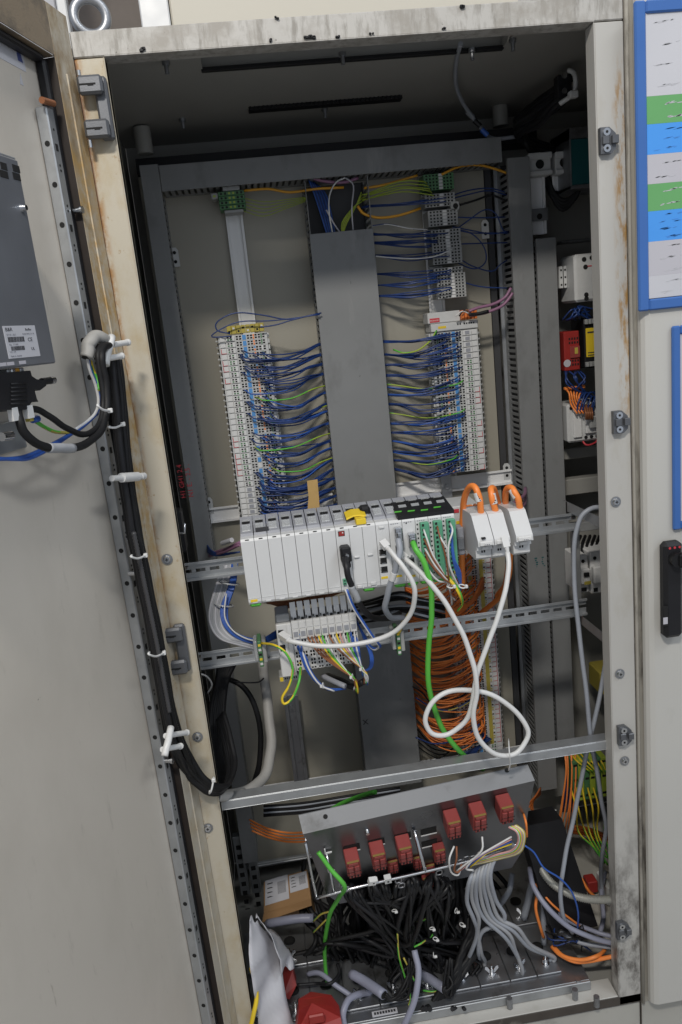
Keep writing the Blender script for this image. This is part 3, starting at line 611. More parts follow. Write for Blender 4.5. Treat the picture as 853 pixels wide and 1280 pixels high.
def strip(name, label, x, z_top, n, flip, metas, yf=.428, step=.0121, pick=None):
    t = thing(name, label, 'terminal strip', (x, yf + .055, z_top - n * step)); 
    for i in range(n): inst('terminal', metas[pick(i)], t, (x, yf, z_top - (i + 1) * step))
    return t
kindsL = [slice_mesh('terminal', 'r'), slice_mesh('terminal', None), slice_mesh('terminal', 'r'), slice_mesh('terminal', None), slice_mesh('terminal', None, win=True)]
kindsR = [slice_mesh('terminal', 'r', -1), slice_mesh('terminal', None, -1), slice_mesh('terminal', 'r', -1), slice_mesh('terminal', None, -1), slice_mesh('terminal', None, -1, True)]
YT = .428
LX0 = (P(273, 420, YT).x + P(303, 655, YT).x) / 2; LZ0 = P(300, 418, YT).z; LZ1 = P(325, 654, YT).z; nL = round((LZ0 - LZ1) / .0121)
random.seed(3)
ordL = [random.randrange(4) for _ in range(60)]
SL = strip('terminal_strip', 'long upright strip of white terminals with blue wires, left of the middle duct', LX0, LZ0, nL, 1, kindsL, pick=lambda i: 4 if i >= nL - 7 else ordL[i])
RX1 = (P(597, 410, YT).x + P(608, 588, YT).x) / 2; RZ0 = P(580, 412, YT).z; RZ1 = P(580, 590, YT).z; nR = round((RZ0 - RZ1) / .0121)
SR = strip('terminal_strip', 'upright strip of white terminals under the red-labelled coupler, right of the middle duct', RX1, RZ0, nR, -1, kindsR, pick=lambda i: 4 if i < 5 else ordL[i + 20])
# its coupler head
m = MB(['term', 'red_print', 'yellow', 'hole', 'white']); zc0, zc1 = RZ0 + .001, P(570, 394, YT).z + .002; zm = (zc0 + zc1) / 2
m.box(RX1 - .100, RX1 + .001, YT - .004, YT + .05, zc0, zm + .001, 0, .0015); m.box(RX1 - .104, RX1 - .034, YT + .004, YT + .05, zm + .0015, zc1 + .008, 0, .0015)
m.box(RX1 - .100, RX1 - .079, YT + .003, YT + .005, zm + .004, zm + .0125, 1, .0001); m.box(RX1 - .085, RX1 - .068, YT - .0045, YT - .003, zc0 + .006, zc0 + .011, 2, .0001)
m.text('BECKHOFF', .0038, FRONT((RX1 - .0995, YT + .0028, zm + .0066)), 4)
for k in range(7): m.box(RX1 - .044 + k * .005 + (.004 if k > 1 else 0), RX1 - .041 + k * .005 + (.004 if k > 1 else 0), YT - .0045, YT - .003, zc0 + .010, zc0 + .0135, 3, .0001)
m.build('coupler', SR)
m = MB(['orange_dull', 'white', 'black']); q = P(578, 388, YT)
for k in range(5): m.box(RX1 - .033 + k * .007, RX1 - .0275 + k * .007, YT - .003, YT + .03, zm + .003, zc1 + .007, 0, .0008)
m.build('plug', SR, 'orange plug block')
# yellow header above left strip
m = MB(['yellow_dull', 'hole', 'green_dark', 'white']); z_ = LZ0 + .002
for k in range(8): m.box(LX0 + .020 + k * .0095, LX0 + .029 + k * .0095, YT - .002, YT + .04, z_, z_ + .0165, 0, .0008); m.box(LX0 + .0225 + k * .0095, LX0 + .0265 + k * .0095, YT - .0024, YT - .001, z_ + .003 + (k % 2) * .006, z_ + .007 + (k % 2) * .006, (1, 3, 1)[k % 3], .0001)
m.build('supply_terminal', SL, 'dull yellow supply terminals')
# small grey feed-through terminals, upper right
def small_slice(body, mark, TH=.0058, LEN=.062, seed=1):
    m = MB([body, 'hole', mark]); hx = [.004, .011, .018, .025, .0405, .047, .054]; zs = [0, .0012, .0044, TH]; xs = [0]
    for a in hx: xs += [a, a + .0038]
    xs.append(LEN)
    for i in range(len(xs) - 1):
        for j in range(3):
            x0, x1, z0, z1 = xs[i], xs[i + 1], zs[j], zs[j + 1]
            if i % 2 and j == 1: m.add([(x0, 0, z0), (x1, 0, z0), (x1, 0, z1), (x0, 0, z1), (x0, .003, z0), (x1, .003, z0), (x1, .003, z1), (x0, .003, z1)], [[0, 1, 5, 4], [1, 2, 6, 5], [2, 3, 7, 6], [3, 0, 4, 7], [4, 5, 6, 7]], 1)
            else: m.add([(x0, 0, z0), (x1, 0, z0), (x1, 0, z1), (x0, 0, z1)], [[0, 1, 2, 3]], 0)
    m.add([(0, 0, 0), (LEN, 0, 0), (LEN, 0, TH), (0, 0, TH), (0, .045, 0), (LEN, .045, 0), (LEN, .045, TH), (0, .045, TH)], [[0, 1, 5, 4], [2, 3, 7, 6], [1, 2, 6, 5], [3, 0, 4, 7], [4, 5, 6, 7]], 0)
    m.box(.0305, .0385, -.0012, .0, .0004, TH - .0004, 2, .0001)
    return m.mesh('terminal')
YS = .435
sg, sgr = small_slice('term_grey', 'white'), small_slice('green_dark', 'term')
tx0 = P(531, 240, YS).x; zt = P(545, 217, YS).z; zb = P(550, 372, YS).z
t = thing('terminal_row', 'upright row of small grey terminals below a green earth block, upper right', 'terminal strip', (tx0, .48, zb)); TR = t
z = zt; i = 0; TS = []
while z > zb:
    grn = i < 5; off = (0, .006, .012)[0 if i < 9 else (1 if i < 14 else 2)] * .6 + (0.004 if i > 26 else 0)
    inst('terminal', sgr if grn else sg, t, (tx0 + off, YS + (.004 if i % 9 == 8 else 0), z - .0058)); TS.append((tx0 + off, z - .003)); z -= .0062 + (.007 if i in (4, 8, 13, 24) else 0); i += 1
m = MB(['term_grey', 'hole', 'term']); q = P(571, 257, YS); m.box(q.x - .012, q.x + .006, YS, YS + .04, q.z - .008, q.z + .009, 0, .001); m.cyl((q.x - .002, YS, q.z), (q.x - .002, YS - .0006, q.z), .0055, 1, 12); m.build('end_clamp', t)
# green earth terminals, upper left
gx = P(276, 245, YS).x; zt = P(290, 238, YS).z
t = thing('earth_terminal', 'small green earth terminal block at the top of the bare left rail', 'terminal', (LX, .49, zt - .035))
for k in range(4):
    m = MB(['green_dark', 'hole', 'green_yellow']); zz_ = zt - (k + 1) * .0085; m.box(LX - .026 + k * .0, LX + .026, YS, YS + .045, zz_, zz_ + .008, 0, .001)
    for j in range(6): m.box(LX - .022 + j * .008, LX - .018 + j * .008, YS - .0005, YS + .001, zz_ + .002, zz_ + .006, 1 if j not in (2, 3) else 2, .0001)
    m.build('terminal', t)
m = MB(['term_grey', 'hole', 'green_yellow']); m.box(LX - .04, LX - .0265, YS + .004, YS + .04, zt - .012, zt - .001, 0, .001); m.box(LX - .036, LX - .031, YS + .0035, YS + .0045, zt - .009, zt - .005, 2, .0001); m.build('marker_clip', t)
m = MB('term_grey'); m.box(LX - .016, LX + .018, YS + .002, YS + .04, zt + .0005, zt + .009, 0, .001); m.build('end_bracket', t)
m = MB('term_grey'); m.box(LX - .018, LX + .02, YS + .002, YS + .04, zt - .041, zt - .035, 0, .001); m.build('end_bracket', t)
# long terminal column behind the orange wires
kO = [slice_mesh('terminal', 'r', -1, marks=('yellow_dull', 'white', 'yellow_dull'), ybar=True), slice_mesh('terminal', 'r', -1, marks=('yellow_dull', 'yellow_dull', 'white'), ybar=True)]
kO2 = [slice_mesh('terminal', None, -1, marks=('blue_mark', 'orange', 'green_dark'))]
OX1 = (P(612, 700, YT).x + P(632, 935, YT).x) / 2; OZ0 = P(600, 672, YT).z; OZ1 = P(600, 946, YT).z; nO = round((OZ0 - OZ1) / .0121)
SO = strip('terminal_strip', 'upright strip of white and yellow terminals buried under orange wires, lower right', OX1, OZ0, nO, -1, kO + kO2, pick=lambda i: 2 if i > nO - 4 else i % 2)
# ------------------------------------------------------------------ the white controller rack
YC = .035
ca, cb = P(300, 674, YC), P(568, 643, YC); PX0, PX1 = ca.x, cb.x; PT = (P(330, 668, YC).z + P(540, 648, YC).z) / 2; PB = (P(330, 752, YC).z + P(460, 738, YC).z) / 2
pw = (PX1 - PX0) / 16
plc = thing('controller_rack', 'long white controller of side by side modules on the upper front rail', 'controller', ((PX0 + PX1) / 2, .1, PB))
def module(i0, i1, name='module', sub=0, green=False, yf=YC, mt='plc_white', bottom=0.0):
    x0, x1 = PX0 + pw * i0 + .0004, PX0 + pw * i1 - .0004
    m = MB([mt, 'smoke', 'hole', 'steel_dull'])
    prof = [(yf + .0025, PB + bottom), (yf, PB + bottom + .004), (yf, PT - .004), (yf + .003, PT), (yf + .032, PT), (yf + .032, PB + bottom)]
    m.prism(prof, (x0, 0, 0), (0, 1, 0), (0, 0, 1), (x1 - x0, 0, 0), 0)
    m.box(x0 + .0003, x1 - .0003, yf + .032, .142, PB + .012, PT - .0025, 1, .001)
    for k in range(1, sub + 1): m.box(x0 + (x1 - x0) * k / (sub + 1) - .0003, x0 + (x1 - x0) * k / (sub + 1) + .0003, yf - .0003, yf + .001, PB + .004, PT - .004, 2, .0001)
    o = m.build(name, plc)
    m = MB(['smoke', 'hole', 'clear']); n_ = max(1, round(i1 - i0))
    for k in range(n_):
        a = x0 + (x1 - x0) * k / n_
        m.prism([(yf + .020, PT - .001), (yf + .024, PT + .004), (.126, PT + .018), (.134, PT + .016), (.134, PT - .002)], (a + .0006, 0, 0), (0, 1, 0), (0, 0, 1), (pw - .0016, 0, 0), 0); m.prism([(yf + .032, PT + .0057), (yf + .033, PT + .0072), (.085, PT + .0136), (.086, PT + .012)], (a + .004, 0, 0), (0, 1, 0), (0, 0, 1), (pw - .009, 0, 0), 2)
        for z_ in (.094, .102, .110): m.prism([(z_, PT + .0130), (z_, PT + .0150), (z_ + .004, PT + .0156), (z_ + .004, PT + .0136)], (a + .004, 0, 0), (0, 1, 0), (0, 0, 1), (pw - .009, 0, 0), 1 if z_ < .1 else 2)
    m.build('top_cover', o)
    return o
def foot(i, o, w=.012):
    x = PX0 + pw * i; m = MB('green'); m.box(x - w, x + w, YC + .003, YC + .02, PB - .0065, PB + .003, 0, .0045); m.build('release_tab', o)
e = module(0, 1); foot(.5, e, .0095)
m = MB('yellow'); m.box(PX0 + .004, PX0 + .0155, YC - .0006, YC + .001, PB + .004, PB + .0085, 0, .0001); m.build('tag', e)
for i in range(1, 7): module(i, i + 1)
m = MB('ink'); q = P(327, 656, .06); m.box(q.x - .011, q.x + .011, .058, .061, PT + .004, PT + .0115); m.build('vent_mark', plc)
cpu = module(7, 10, sub=2); foot(9.1, cpu, .010)
cx = lambda u, v: P(u, v, YC)
q = cx(427, 667); m = MB(['red', 'white', 'hole']); m.box(q.x - .0055, q.x + .0055, YC - .0008, YC + .002, q.z - .0045, q.z + .0045, 2, .0004); m.box(q.x - .0045, q.x + .0045, YC - .0012, YC + .002, q.z - .0038, q.z + .0038, 0, .0003); m.cyl((q.x + .002, YC - .0013, q.z + .0015), (q.x + .002, YC - .0016, q.z + .0015), .0012, 1, 8); m.build('display', cpu)
m = MB('plc_white')
for (u, v) in ((446, 696), (463, 693)): q = cx(u, v); m.box(q.x - .0045, q.x + .0045, YC - .003, YC, q.z - .0018, q.z + .0018, 0, .001)
q = cx(450, 733); m.box(q.x - .0045, q.x + .0045, YC - .003, YC, q.z - .003, q.z + .003, 0, .001); q = cx(467, 729); m.box(q.x - .0045, q.x + .0045, YC - .003, YC, q.z - .003, q.z + .003, 0, .001); m.build('press_button', cpu)
q = cx(431, 727); m = MB(['green_term', 'hole']); m.box(q.x - .003, q.x + .003, YC - .004, YC + .001, q.z - .0055, q.z + .0055, 0, .0005)
for k in (-1, 1): m.box(q.x - .0015, q.x + .0015, YC - .0044, YC - .003, q.z + k * .0026 - .001, q.z + k * .0026 + .001, 1, .0001)
m.build('terminal_plug', cpu)
net = module(10, 11, sub=0)
for (u, v) in ((479, 690.5), (480, 701), (481, 712)):
    q = cx(u, v); m = MB(['hole', 'plc_white', 'yellow', 'steel']); m.box(q.x - .0052, q.x + .0052, YC - .0008, YC + .001, q.z - .0055, q.z + .0055, 0, .0003)
    for k in range(4): m.box(q.x - .0068, q.x - .0056, YC - .0006, YC + .0005, q.z - .0045 + k * .0026, q.z - .003 + k * .0026, 0, .0001)
    m.box(q.x - .0035, q.x + .0035, YC - .001, YC - .0007, q.z - .0048, q.z - .0036, 3, .0001); m.build('network_socket', net)
m = MB(['yellow', 'plc_white']); q = cx(481, 722); m.box(q.x - .0058, q.x + .0058, YC - .0006, YC + .001, q.z - .002, q.z + .002, 0, .0001); q = cx(477, 659); m.box(q.x - .0045, q.x + .0045, YC - .0025, YC, q.z - .002, q.z + .002, 1, .001); m.build('tag', net)
for idx, (c1, c2, blk) in enumerate((((497, 665), (498, 688), False), ((514, 672), (515, 703), True))):
    mo = module(11 + idx, 12 + idx); foot(11.5 + idx, mo, .0095)
    q = cx(*c1); m = MB(['steel', 'hole']); m.box(q.x - .0062, q.x + .0062, YC - .014, YC, q.z - .014, q.z + .010, 0, .0015); m.box(q.x - .0045, q.x + .0045, YC - .022, YC - .014, q.z - .012, q.z + .004, 0, .0015)
    for k in (-.003, .003): m.cyl((q.x + k, YC - .0145, q.z + .006), (q.x + k, YC - .017, q.z + .006), .0016, 0, 8)
    m.build('serial_plug', mo)
    q = cx(*c2); m = MB(['hole', 'steel', 'black']); m.box(q.x - .0045, q.x + .0045, YC - .003, YC + .001, q.z - .010, q.z + .010, 1, .001); m.box(q.x - .0035, q.x + .0035, YC - .0034, YC - .002, q.z - .008, q.z + .008, 2, .0003)
    m.cyl((q.x, YC - .003, q.z + .0125), (q.x, YC - .0045, q.z + .0125), .0018, 1, 8); m.build('serial_socket', mo)
    m = MB(['yellow', 'hole']); q = cx(516 if idx else 499, 720); m.box(q.x - .0052, q.x + .0052, YC - .0006, YC + .001, q.z - .0018, q.z + .0018, 0, .0001)
    if idx: q = cx(508, 654); m.cyl((q.x, YC - .0002, q.z), (q.x, YC - .0006, q.z), .0012, 1, 8)
    m.build('tag', mo)
gt = []
for i in range(3):
    mo = module(13 + i, 14 + i); foot(13.5 + i, mo, .0095); x0 = PX0 + pw * (13 + i)
    m = MB(['green_term', 'hole', 'yellow_dull']); zt_, zb_ = PT - .008, PB + .009; m.box(x0 + .0065, x0 + pw - .001, YC - .010, YC, zb_, zt_, 0, .0012)
    n_ = 12
    for k in range(n_):
        z = zt_ - (k + .5) * (zt_ - zb_) / n_
        m.box(x0 + .0092, x0 + .0128, YC - .0106, YC - .008, z - .0021, z + .0021, 1, .0002); m.box(x0 + .002, x0 + .0045, YC - .0004, YC + .001, z - .0014, z + .0014, 1, .0001)
    m.box(x0 + .008, x0 + pw - .004, YC - .0104, YC - .009, zb_ + .001, zb_ + .006, 2, .0003)
    m.build('green_terminal', mo); gt.append((x0 + .011, zt_, zb_))
# black hinged covers with green labels over the right-hand modules
bx0, bx1 = PX0 + pw * 12 - .006, PX1 + .001
m = MB('black'); m.prism([(YC + .002, PT - .001), (YC + .002, PT + .005), (.105, PT + .0145), (.118, PT + .014), (.118, PT - .002)], (bx0, 0, 0), (0, 1, 0), (0, 0, 1), (bx1 - bx0, 0, 0)); blk = m.build('black_cover', plc)
lm = MB('green'); lm.prism([(-.006, -.0025), (.006, -.0025), (.008, .0015), (-.0045, .0025)], (0, 0, 0), (1, 0, 0), (0, 1, .14), (0, -.0001, .0008)); lme = lm.mesh('green_label')
for (u, v) in ((497, 638.5), (513.5, 637), (530, 635.5), (546, 632.5)):
    q = PZ(u, v, PT + .0105); inst('green_label', lme, blk, (q.x, q.y, PT + .005 + .0095 * (q.y - YC - .002) / (.105 - YC - .002) + .0006))
# bits lying on top of it
q = P(446, 650, .06); m = MB('yellow'); m.prism([(-.018, .0), (-.006, .0035), (.006, .0032), (.016, .001), (.016, -.001), (.004, .001), (-.006, .001), (-.018, -.003)], (q.x, .052, PT + .010), (1, 0, 0), (0, .25, 1), (0, .03, .004)); m.box(q.x - .004, q.x + .013, YC - .0005, .060, PT + .0002, PT + .010, 0, .0008)
m.build('yellow_clip', None, 'bent yellow plastic clip on top of the white controller', 'clip')
q = P(457, 640, .08); m = MB('black'); m.box(q.x - .010, q.x + .008, .07, .095, PT + .006, PT + .021, 0, .004); m.build('black_plug', None, 'black plug standing on the controller beside the yellow clip', 'plug')
# masking tape strip
pts = [(384, 601), (397, 599), (399, 622), (400, 641), (384, 644), (386, 622)]
m = MB('tape'); m.sheet([P(u, v, .345) for u, v in pts], (0, -1, .1), .0012); m.build('tape_strip', None, 'strip of tan masking tape hanging above the white controller', 'tape')
# controller's big black plug with its cable
p = P(431, 687, .012); t = thing('black_plug_cable', 'black cable with screw plug on the front of the controller, grey label sleeve', 'cable', (p.x, .012, PB - .01))
m = MB(['black', 'steel']); q = cx(431, 690); m.box(q.x - .0085, q.x + .0085, YC - .022, YC - .0005, q.z - .014, q.z + .014, 0, .003); m.box(q.x - .0065, q.x + .0065, YC - .022, YC - .002, q.z - .024, q.z - .013, 0, .003); m.cyl((q.x + .001, YC - .022, q.z), (q.x + .001, YC - .026, q.z), .004, 1, 12, .003); m.build('plug', t)
cable('cord', None, None, 'black', .0052, [(432, 697, .012), (433, 708, -.002), (436, 722, -.005), (442, 738, 0), (448, 752, .005), (458, 766, .03), (470, 773, .06), (488, 772, .09), (500, 767, .11)], parent=t, n=10)
cable('label_sleeve', None, None, 'grey_light', .0058, [(439, 733, -.003), (443, 741, -.001), (448, 751, .004)], parent=t, n=10)
# ------------------------------------------------------------------ three white power modules
YW = .036
def wmod(label, u_l, u_r, v_t, dx=0, roll=0.0):
    a = P(u_l, v_t, .05); b = P(u_r, v_t, .05); x0, x1 = a.x, b.x; zt = P(u_l, v_t, .08).z - .001
    t = thing('white_module', label, 'module', ((x0 + x1) / 2, .1, zt - .088), 'white modules on the upper front rail')
    m = MB('plc_white'); s = (x1 - x0)
    m.prism([(.150, zt - .004), (.084, zt), (.074, zt - .003), (.042, zt - .040), (.040, zt - .050), (.052, zt - .0525), (.052, zt - .060), (.060, zt - .060), (.060, zt - .076), (.064, zt - .080), (.150, zt - .080)], (x0 + .0004, 0, 0), (0, 1, 0), (0, 0, 1), (s - .0008, 0, 0)); m.build('housing', t)
    m = MB(['white', 'hole', 'ink_soft']); m.box(x0 + .002, x1 - .002, .0375, .046, zt - .050, zt - .041, 0, .002); m.box(x0 + s * .35, x1 - s * .12, .036, .0376, zt - .048, zt - .0445, 0, .0003)
    for k in range(3): m.box(x0 + s * .4 + k * .003, x0 + s * .4 + k * .003 + .0018, .0355, .0362, zt - .047, zt - .0455, 2, .0001)
    m.build('latch', t)
    m = MB(['hole', 'white', 'steel_dull']); m.box(x0 + s * .30, x1 - s * .3, .048, .0525, zt - .059, zt - .0535, 1, .0006)
    for k in (0, 1): m.box(x0 + s * (.36 + .15 * k), x0 + s * (.45 + .15 * k), .0595, .0602, zt - .067, zt - .063, 0, .0001)
    m.build('socket', t)
    return t, x0, x1, zt
W1 = wmod('left of the two joined white modules, small black mark on its slope', 593.5, 614, 641)
W2 = wmod('right of the two joined white modules, white network plug in its foot', 614.3, 634.5, 638.5)
W3 = wmod('separate white module standing right of the joined pair', 641.5, 663, 635)
m = MB('hole'); x0, x1, zt = W1[1:]; m.box(x0 + .007, x0 + .014, .0385, .0445, zt - .0365, zt - .0345, 0, .0001); m.build('mark', W1[0])
m = MB(['term', 'red_print', 'yellow']); q = P(578, 640, .17); m.box(q.x - .02, q.x + .035, .17, .25, q.z - .035, q.z + .012, 0, .002); m.box(q.x - .019, q.x - .006, .169, .1702, q.z + .0, q.z + .007, 1, .0001); m.box(q.x - .013, q.x - .006, .169, .1702, q.z - .022, q.z - .016, 2, .0001)
m.build('power_supply', None, 'beige supply unit with red label behind the left white module', 'module')
q = P(587, 635, .16); m = MB(['orange', 'brown_wire']); m.box(q.x - .006, q.x + .008, .158, .168, q.z - .006, q.z + .005, 0, .002); m.box(q.x + .0085, q.x + .016, .16, .167, q.z - .004, q.z + .006, 1, .002); m.build('orange_plug', None, 'small orange plug behind the orange cables', 'plug')
q = P(576, 672, .12); m = MB(['smoke', 'steel_dull']); m.box(q.x - .006, q.x + .006, .115, .14, q.z - .032, q.z + .02, 0, .002); m.box(q.x - .008, q.x + .004, .11, .115, q.z - .02, q.z + .002, 1, .001); m.build('end_clamp', None, 'grey end clamp on the rail beside the green terminals', 'clamp')
# orange cables into them
def ocable(label, pts, sl):
    t = cable('orange_cable', label, 'cable', 'orange', .0058, pts, n=10, group='thick orange cables at the white modules')
    a, b = sl; m = MB(['white', 'ink']); A, B = P(*a), P(*b); m.cyl(A, B, .0066, 0, 12); d = B - A
    for k in range(4): c = A + d * (.2 + .2 * k) + V((jit(.002), -.0062, 0)); m.box(c.x - .001, c.x + .0012, c.y - .0006, c.y + .001, c.z - .0012, c.z + .0012, 1, .0001)
    m.build('label_sleeve', t)
ocable('orange cable arching into the leftmost white module, black print on its sleeve', [(578, 735, .2), (578, 690, .16), (578, 665, .15), (579, 640, .14), (582, 618, .12), (589, 608, .10), (596, 612, .085), (600, 626, .08), (602, 643, .085)], ((596.2, 616, .084), (599.5, 627, .08)))
ocable('short orange cable into the middle white module', [(626, 650, .16), (622, 625, .14), (617, 611, .11), (614, 613, .09), (616, 625, .082), (620, 640, .085)], ((615, 617, .086), (618, 630, .082)))
ocable('orange cable looping over into the separate white module and down behind it', [(622, 745, .26), (632, 730, .23), (637, 700, .19), (638, 670, .17), (634, 640, .15), (632, 618, .12), (637, 609, .10), (643, 614, .085), (648, 624, .08), (651, 638, .085)], ((640, 612, .09), (646, 622, .082)))
cable('orange_cable', 'orange cable dropping behind the white network cable', 'cable', 'orange', .0055, [(634, 660, .17), (638, 690, .16), (637, 715, .17), (630, 738, .2), (619, 752, .26), (600, 768, .36)], group='thick orange cables at the white modules')
for k, y in enumerate((640, 646)):
    cable('purple_cable', ('upper' if k == 0 else 'lower') + ' purple cable behind the orange cable arches', 'cable', 'purple', .004, [(592, y - 1, .25), (615, y - 3, .25), (640, y - 10 + k * 3, .28), (655, y - 20 + k * 5, .36), (657, y - 30, .42)], group='purple cables behind the white modules')
# ------------------------------------------------------------------ small terminal bank on the lower rail
YB = .085
a = P(366, 795, YB); b = P(447, 786, YB); bw = (b.x - a.x) / 9; ztop = P(400, 772, YB).z; zbot = P(405, 835, YB).z
tb = thing('terminal_bank', 'small white terminal bank with clear top levers on the lower front rail', 'terminal strip', ((a.x + b.x) / 2, .13, zbot))
km = [slice_mesh('terminal', None, 1, True, 'white', ('white', 'white', 'white'), TH=bw - .0004, LEN=.094) for _ in range(2)]
for i in range(9): inst('terminal', km[i % 2], tb, (a.x + bw * i, YB, ztop), (0, math.pi / 2, 0))
lv = MB('lever_clear'); lv.prism([(0, 0), (.006, -.001), (.010, .012), (.012, .03), (.004, .032), (0, .014)], (.0012, .012, .001), (0, 1, 0), (0, 0, 1), (bw - .003, 0, 0)); lvm = lv.mesh('lever')
for i in range(9): inst('lever', lvm, tb, (a.x + bw * i, YB - .004, ztop - .002))
cz = P(352, 770, YB); x1 = a.x - .0006; x0 = P(347, 800, YB).x
m = MB(['white', 'hole', 'clear', 'red_print', 'steel']); m.box(x0, x1, YB - .003, YB + .055, zbot - .006, ztop - .002, 0, .0015); m.box(x0 + .001, x1 - .001, YB + .004, YB + .05, ztop - .001, ztop + .014, 2, .002); m.box(x1 - .0085, x1 - .0008, YB - .0046, YB - .003, zbot - .004, ztop - .003, 0, .0004)
for z in (ztop - .018, ztop - .046): m.box(x0 + .003, x0 + .0125, YB - .0036, YB - .002, z - .006, z + .006, 1, .0002)
m.text('BECKHOFF', .0052, Matrix.Translation((x1 - .0030, YB - .0048, zbot - .003)) @ Matrix.Rotation(math.pi / 2, 4, 'X') @ Matrix.Rotation(math.pi / 2, 4, 'Z'), 3)
m.build('coupler', tb)
m = MB(['red', 'blue_mark', 'yellow_dull'])
q = P(372, 794, YB - .002); m.box(q.x - .002, q.x + .0015, YB - .001, YB, q.z - .0015, q.z + .0015, 0, .0002); m.box(q.x + .0025, q.x + .006, YB - .001, YB, q.z - .0015, q.z + .0015, 1, .0002); q = P(375, 829, YB - .002); m.box(q.x - .002, q.x + .003, YB - .001, YB, q.z - .002, q.z + .001, 2, .0002); m.build('colour_marks', tb)
q = P(362, 848, .1); m = MB(['term_grey', 'yellow', 'hole']); m.box(q.x - .018, q.x + .018, .1, .13, q.z - .006, q.z + .006, 0, .001); m.box(q.x - .017, q.x - .011, .0994, .1002, q.z - .004, q.z + .004, 1, .0001)
for k in range(6): m.box(q.x - .008 + k * .004, q.x - .006 + k * .004, .0994, .1002, q.z - .001, q.z + .002, 2, .0001)
m.build('marker_block', None, 'small grey marker block with yellow end below the terminal bank', 'marker')
# clear earth terminal blocks on the lower rail
def eblock(label, u, v):
    q = P(u, v, .12); t = thing('earth_terminal', label, 'terminal', (q.x, .13, q.z - .028))
    m = MB('clear'); m.box(q.x - .012, q.x - .005, .115, .15, q.z - .02, q.z + .018, 0, .0015); m.build('side_clip', t)
    m = MB(['green_dark', 'white', 'yellow', 'hole']); m.box(q.x - .0045, q.x + .0025, .11, .15, q.z - .03, q.z + .02, 0, .001)
    for k in range(5): m.box(q.x - .0035, q.x + .0015, .1094, .1105, q.z - .026 + k * .009, q.z - .0215 + k * .009, (1, 2, 3)[k % 3], .0001)
    m.build('terminal', t); m = MB('term_grey'); m.box(q.x + .003, q.x + .0105, .113, .15, q.z - .024, q.z + .016, 0, .0012); m.build('end_bracket', t)
eblock('clear and green earth terminal left of the small terminal bank', 326, 812); eblock('clear and green earth terminal right of the small terminal bank', 498, 798)
# ------------------------------------------------------------------ thin wires of the plate
random.seed(11)
def wire(nm, label, mat, r, pts, group, stripe=None, res=4, n=6):
    return cable(nm, label, 'wire', mat, r, pts, group=group, n=n, res=res, stripe=stripe)
HC = [.0385, .0447, .0607, .0672, .0767, .0832, .0922]
ORD = ['topmost', 'second', 'third', 'fourth', 'fifth', 'sixth', 'seventh', 'eighth', 'ninth', 'tenth', 'eleventh', 'twelfth', 'thirteenth', 'fourteenth', 'fifteenth', 'sixteenth', 'seventeenth', 'eighteenth']
GL = 'blue wires from the left terminal strip'; LL = 'thin dark blue wire from the left terminal strip into the middle duct'
GY = ['green_yellow', 'green']
def left_wire(u, v, gy=False, k=None, dense=False, bo=0.0, bs=.014):
    e = P(u, v, .455); ez = e.z + jit(.0022); x = LX0 + random.choice(HC[:6] if not dense else HC[:4]); z0 = ez + bo + random.uniform(-.008, .010); z0 = LZ0 - .0121 * (round((LZ0 - z0) / .0121) + .5) + random.choice((-.0025, .0025))
    z0 = min(max(z0, LZ1 + .004), LZ0 - .004); sag = bs + jit(.0035 if random.random() < .75 else .012); yo = YT - random.uniform(.010, .024)
    pts = [V((x, YT + .004, z0)), V((x + .005, YT - .010, z0 - .001)), V((x + .02, yo, z0 - sag * .6)), V(((x + CX0) / 2, yo + .004, (z0 + ez) / 2 - sag)), V((CX0 - .028, .442 + jit(.006), ez - sag * .45 + jit(.002))), V((CX0 - .004, .455, ez - .001)), V((CX0 + .012, .46, ez + .001))]
    if gy: return wire('earth_wire', 'green and yellow earth wire among blue ones, from the left terminal strip to the duct', GY, .0015, pts, 'earth wires of the left terminal strip', 1)
    return wire('blue_wire', LL, 'blue' if random.random() < .88 else 'blue_mid', .00145, pts, GL)
bi = 0
for (u, v, n) in ((401, 430, 4), (402, 443, 4), (404, 455, 3), (405, 467, 4), (407, 491, 4), (408, 505, 4), (409, 514, 3), (411, 529, 4), (412, 551, 4), (413, 560, 2), (415, 575, 4), (417, 587, 5), (418, 598, 6), (419, 610, 6), (419, 620, 6), (420, 631, 7), (420, 638, 5)):
    LL = 'thin blue wire in the ' + ORD[bi] + ' bunch from the top, left terminal strip to middle duct'; bi += 1
    bo, bs = random.uniform(-.004, .010), random.uniform(.008, .024)
    for k in range(round(n * 1.45)): left_wire(u, v, dense=v > 580, bo=bo, bs=bs)
for (u, v) in ((407, 482), (408, 507), (412, 541), (414, 573)): left_wire(u, v, True)
# wires over the yellow header
for k, (pts) in enumerate(([(288, 417), (272, 413), (272, 402), (295, 391), (330, 394), (360, 399), (398, 392)], [(290, 420), (265, 421), (275, 412), (300, 402), (335, 401), (365, 398), (400, 393)], [(325, 409), (345, 406), (365, 400), (402, 391)])):
    wire('blue_wire', ('tall blue wire loop arching over the yellow supply terminals', 'lower blue wire loop round the yellow supply terminals', 'short blue wire leaving the right end of the yellow supply terminals')[k], 'blue', .0014, px(pts, .41), 'blue wires at the yellow supply terminals')
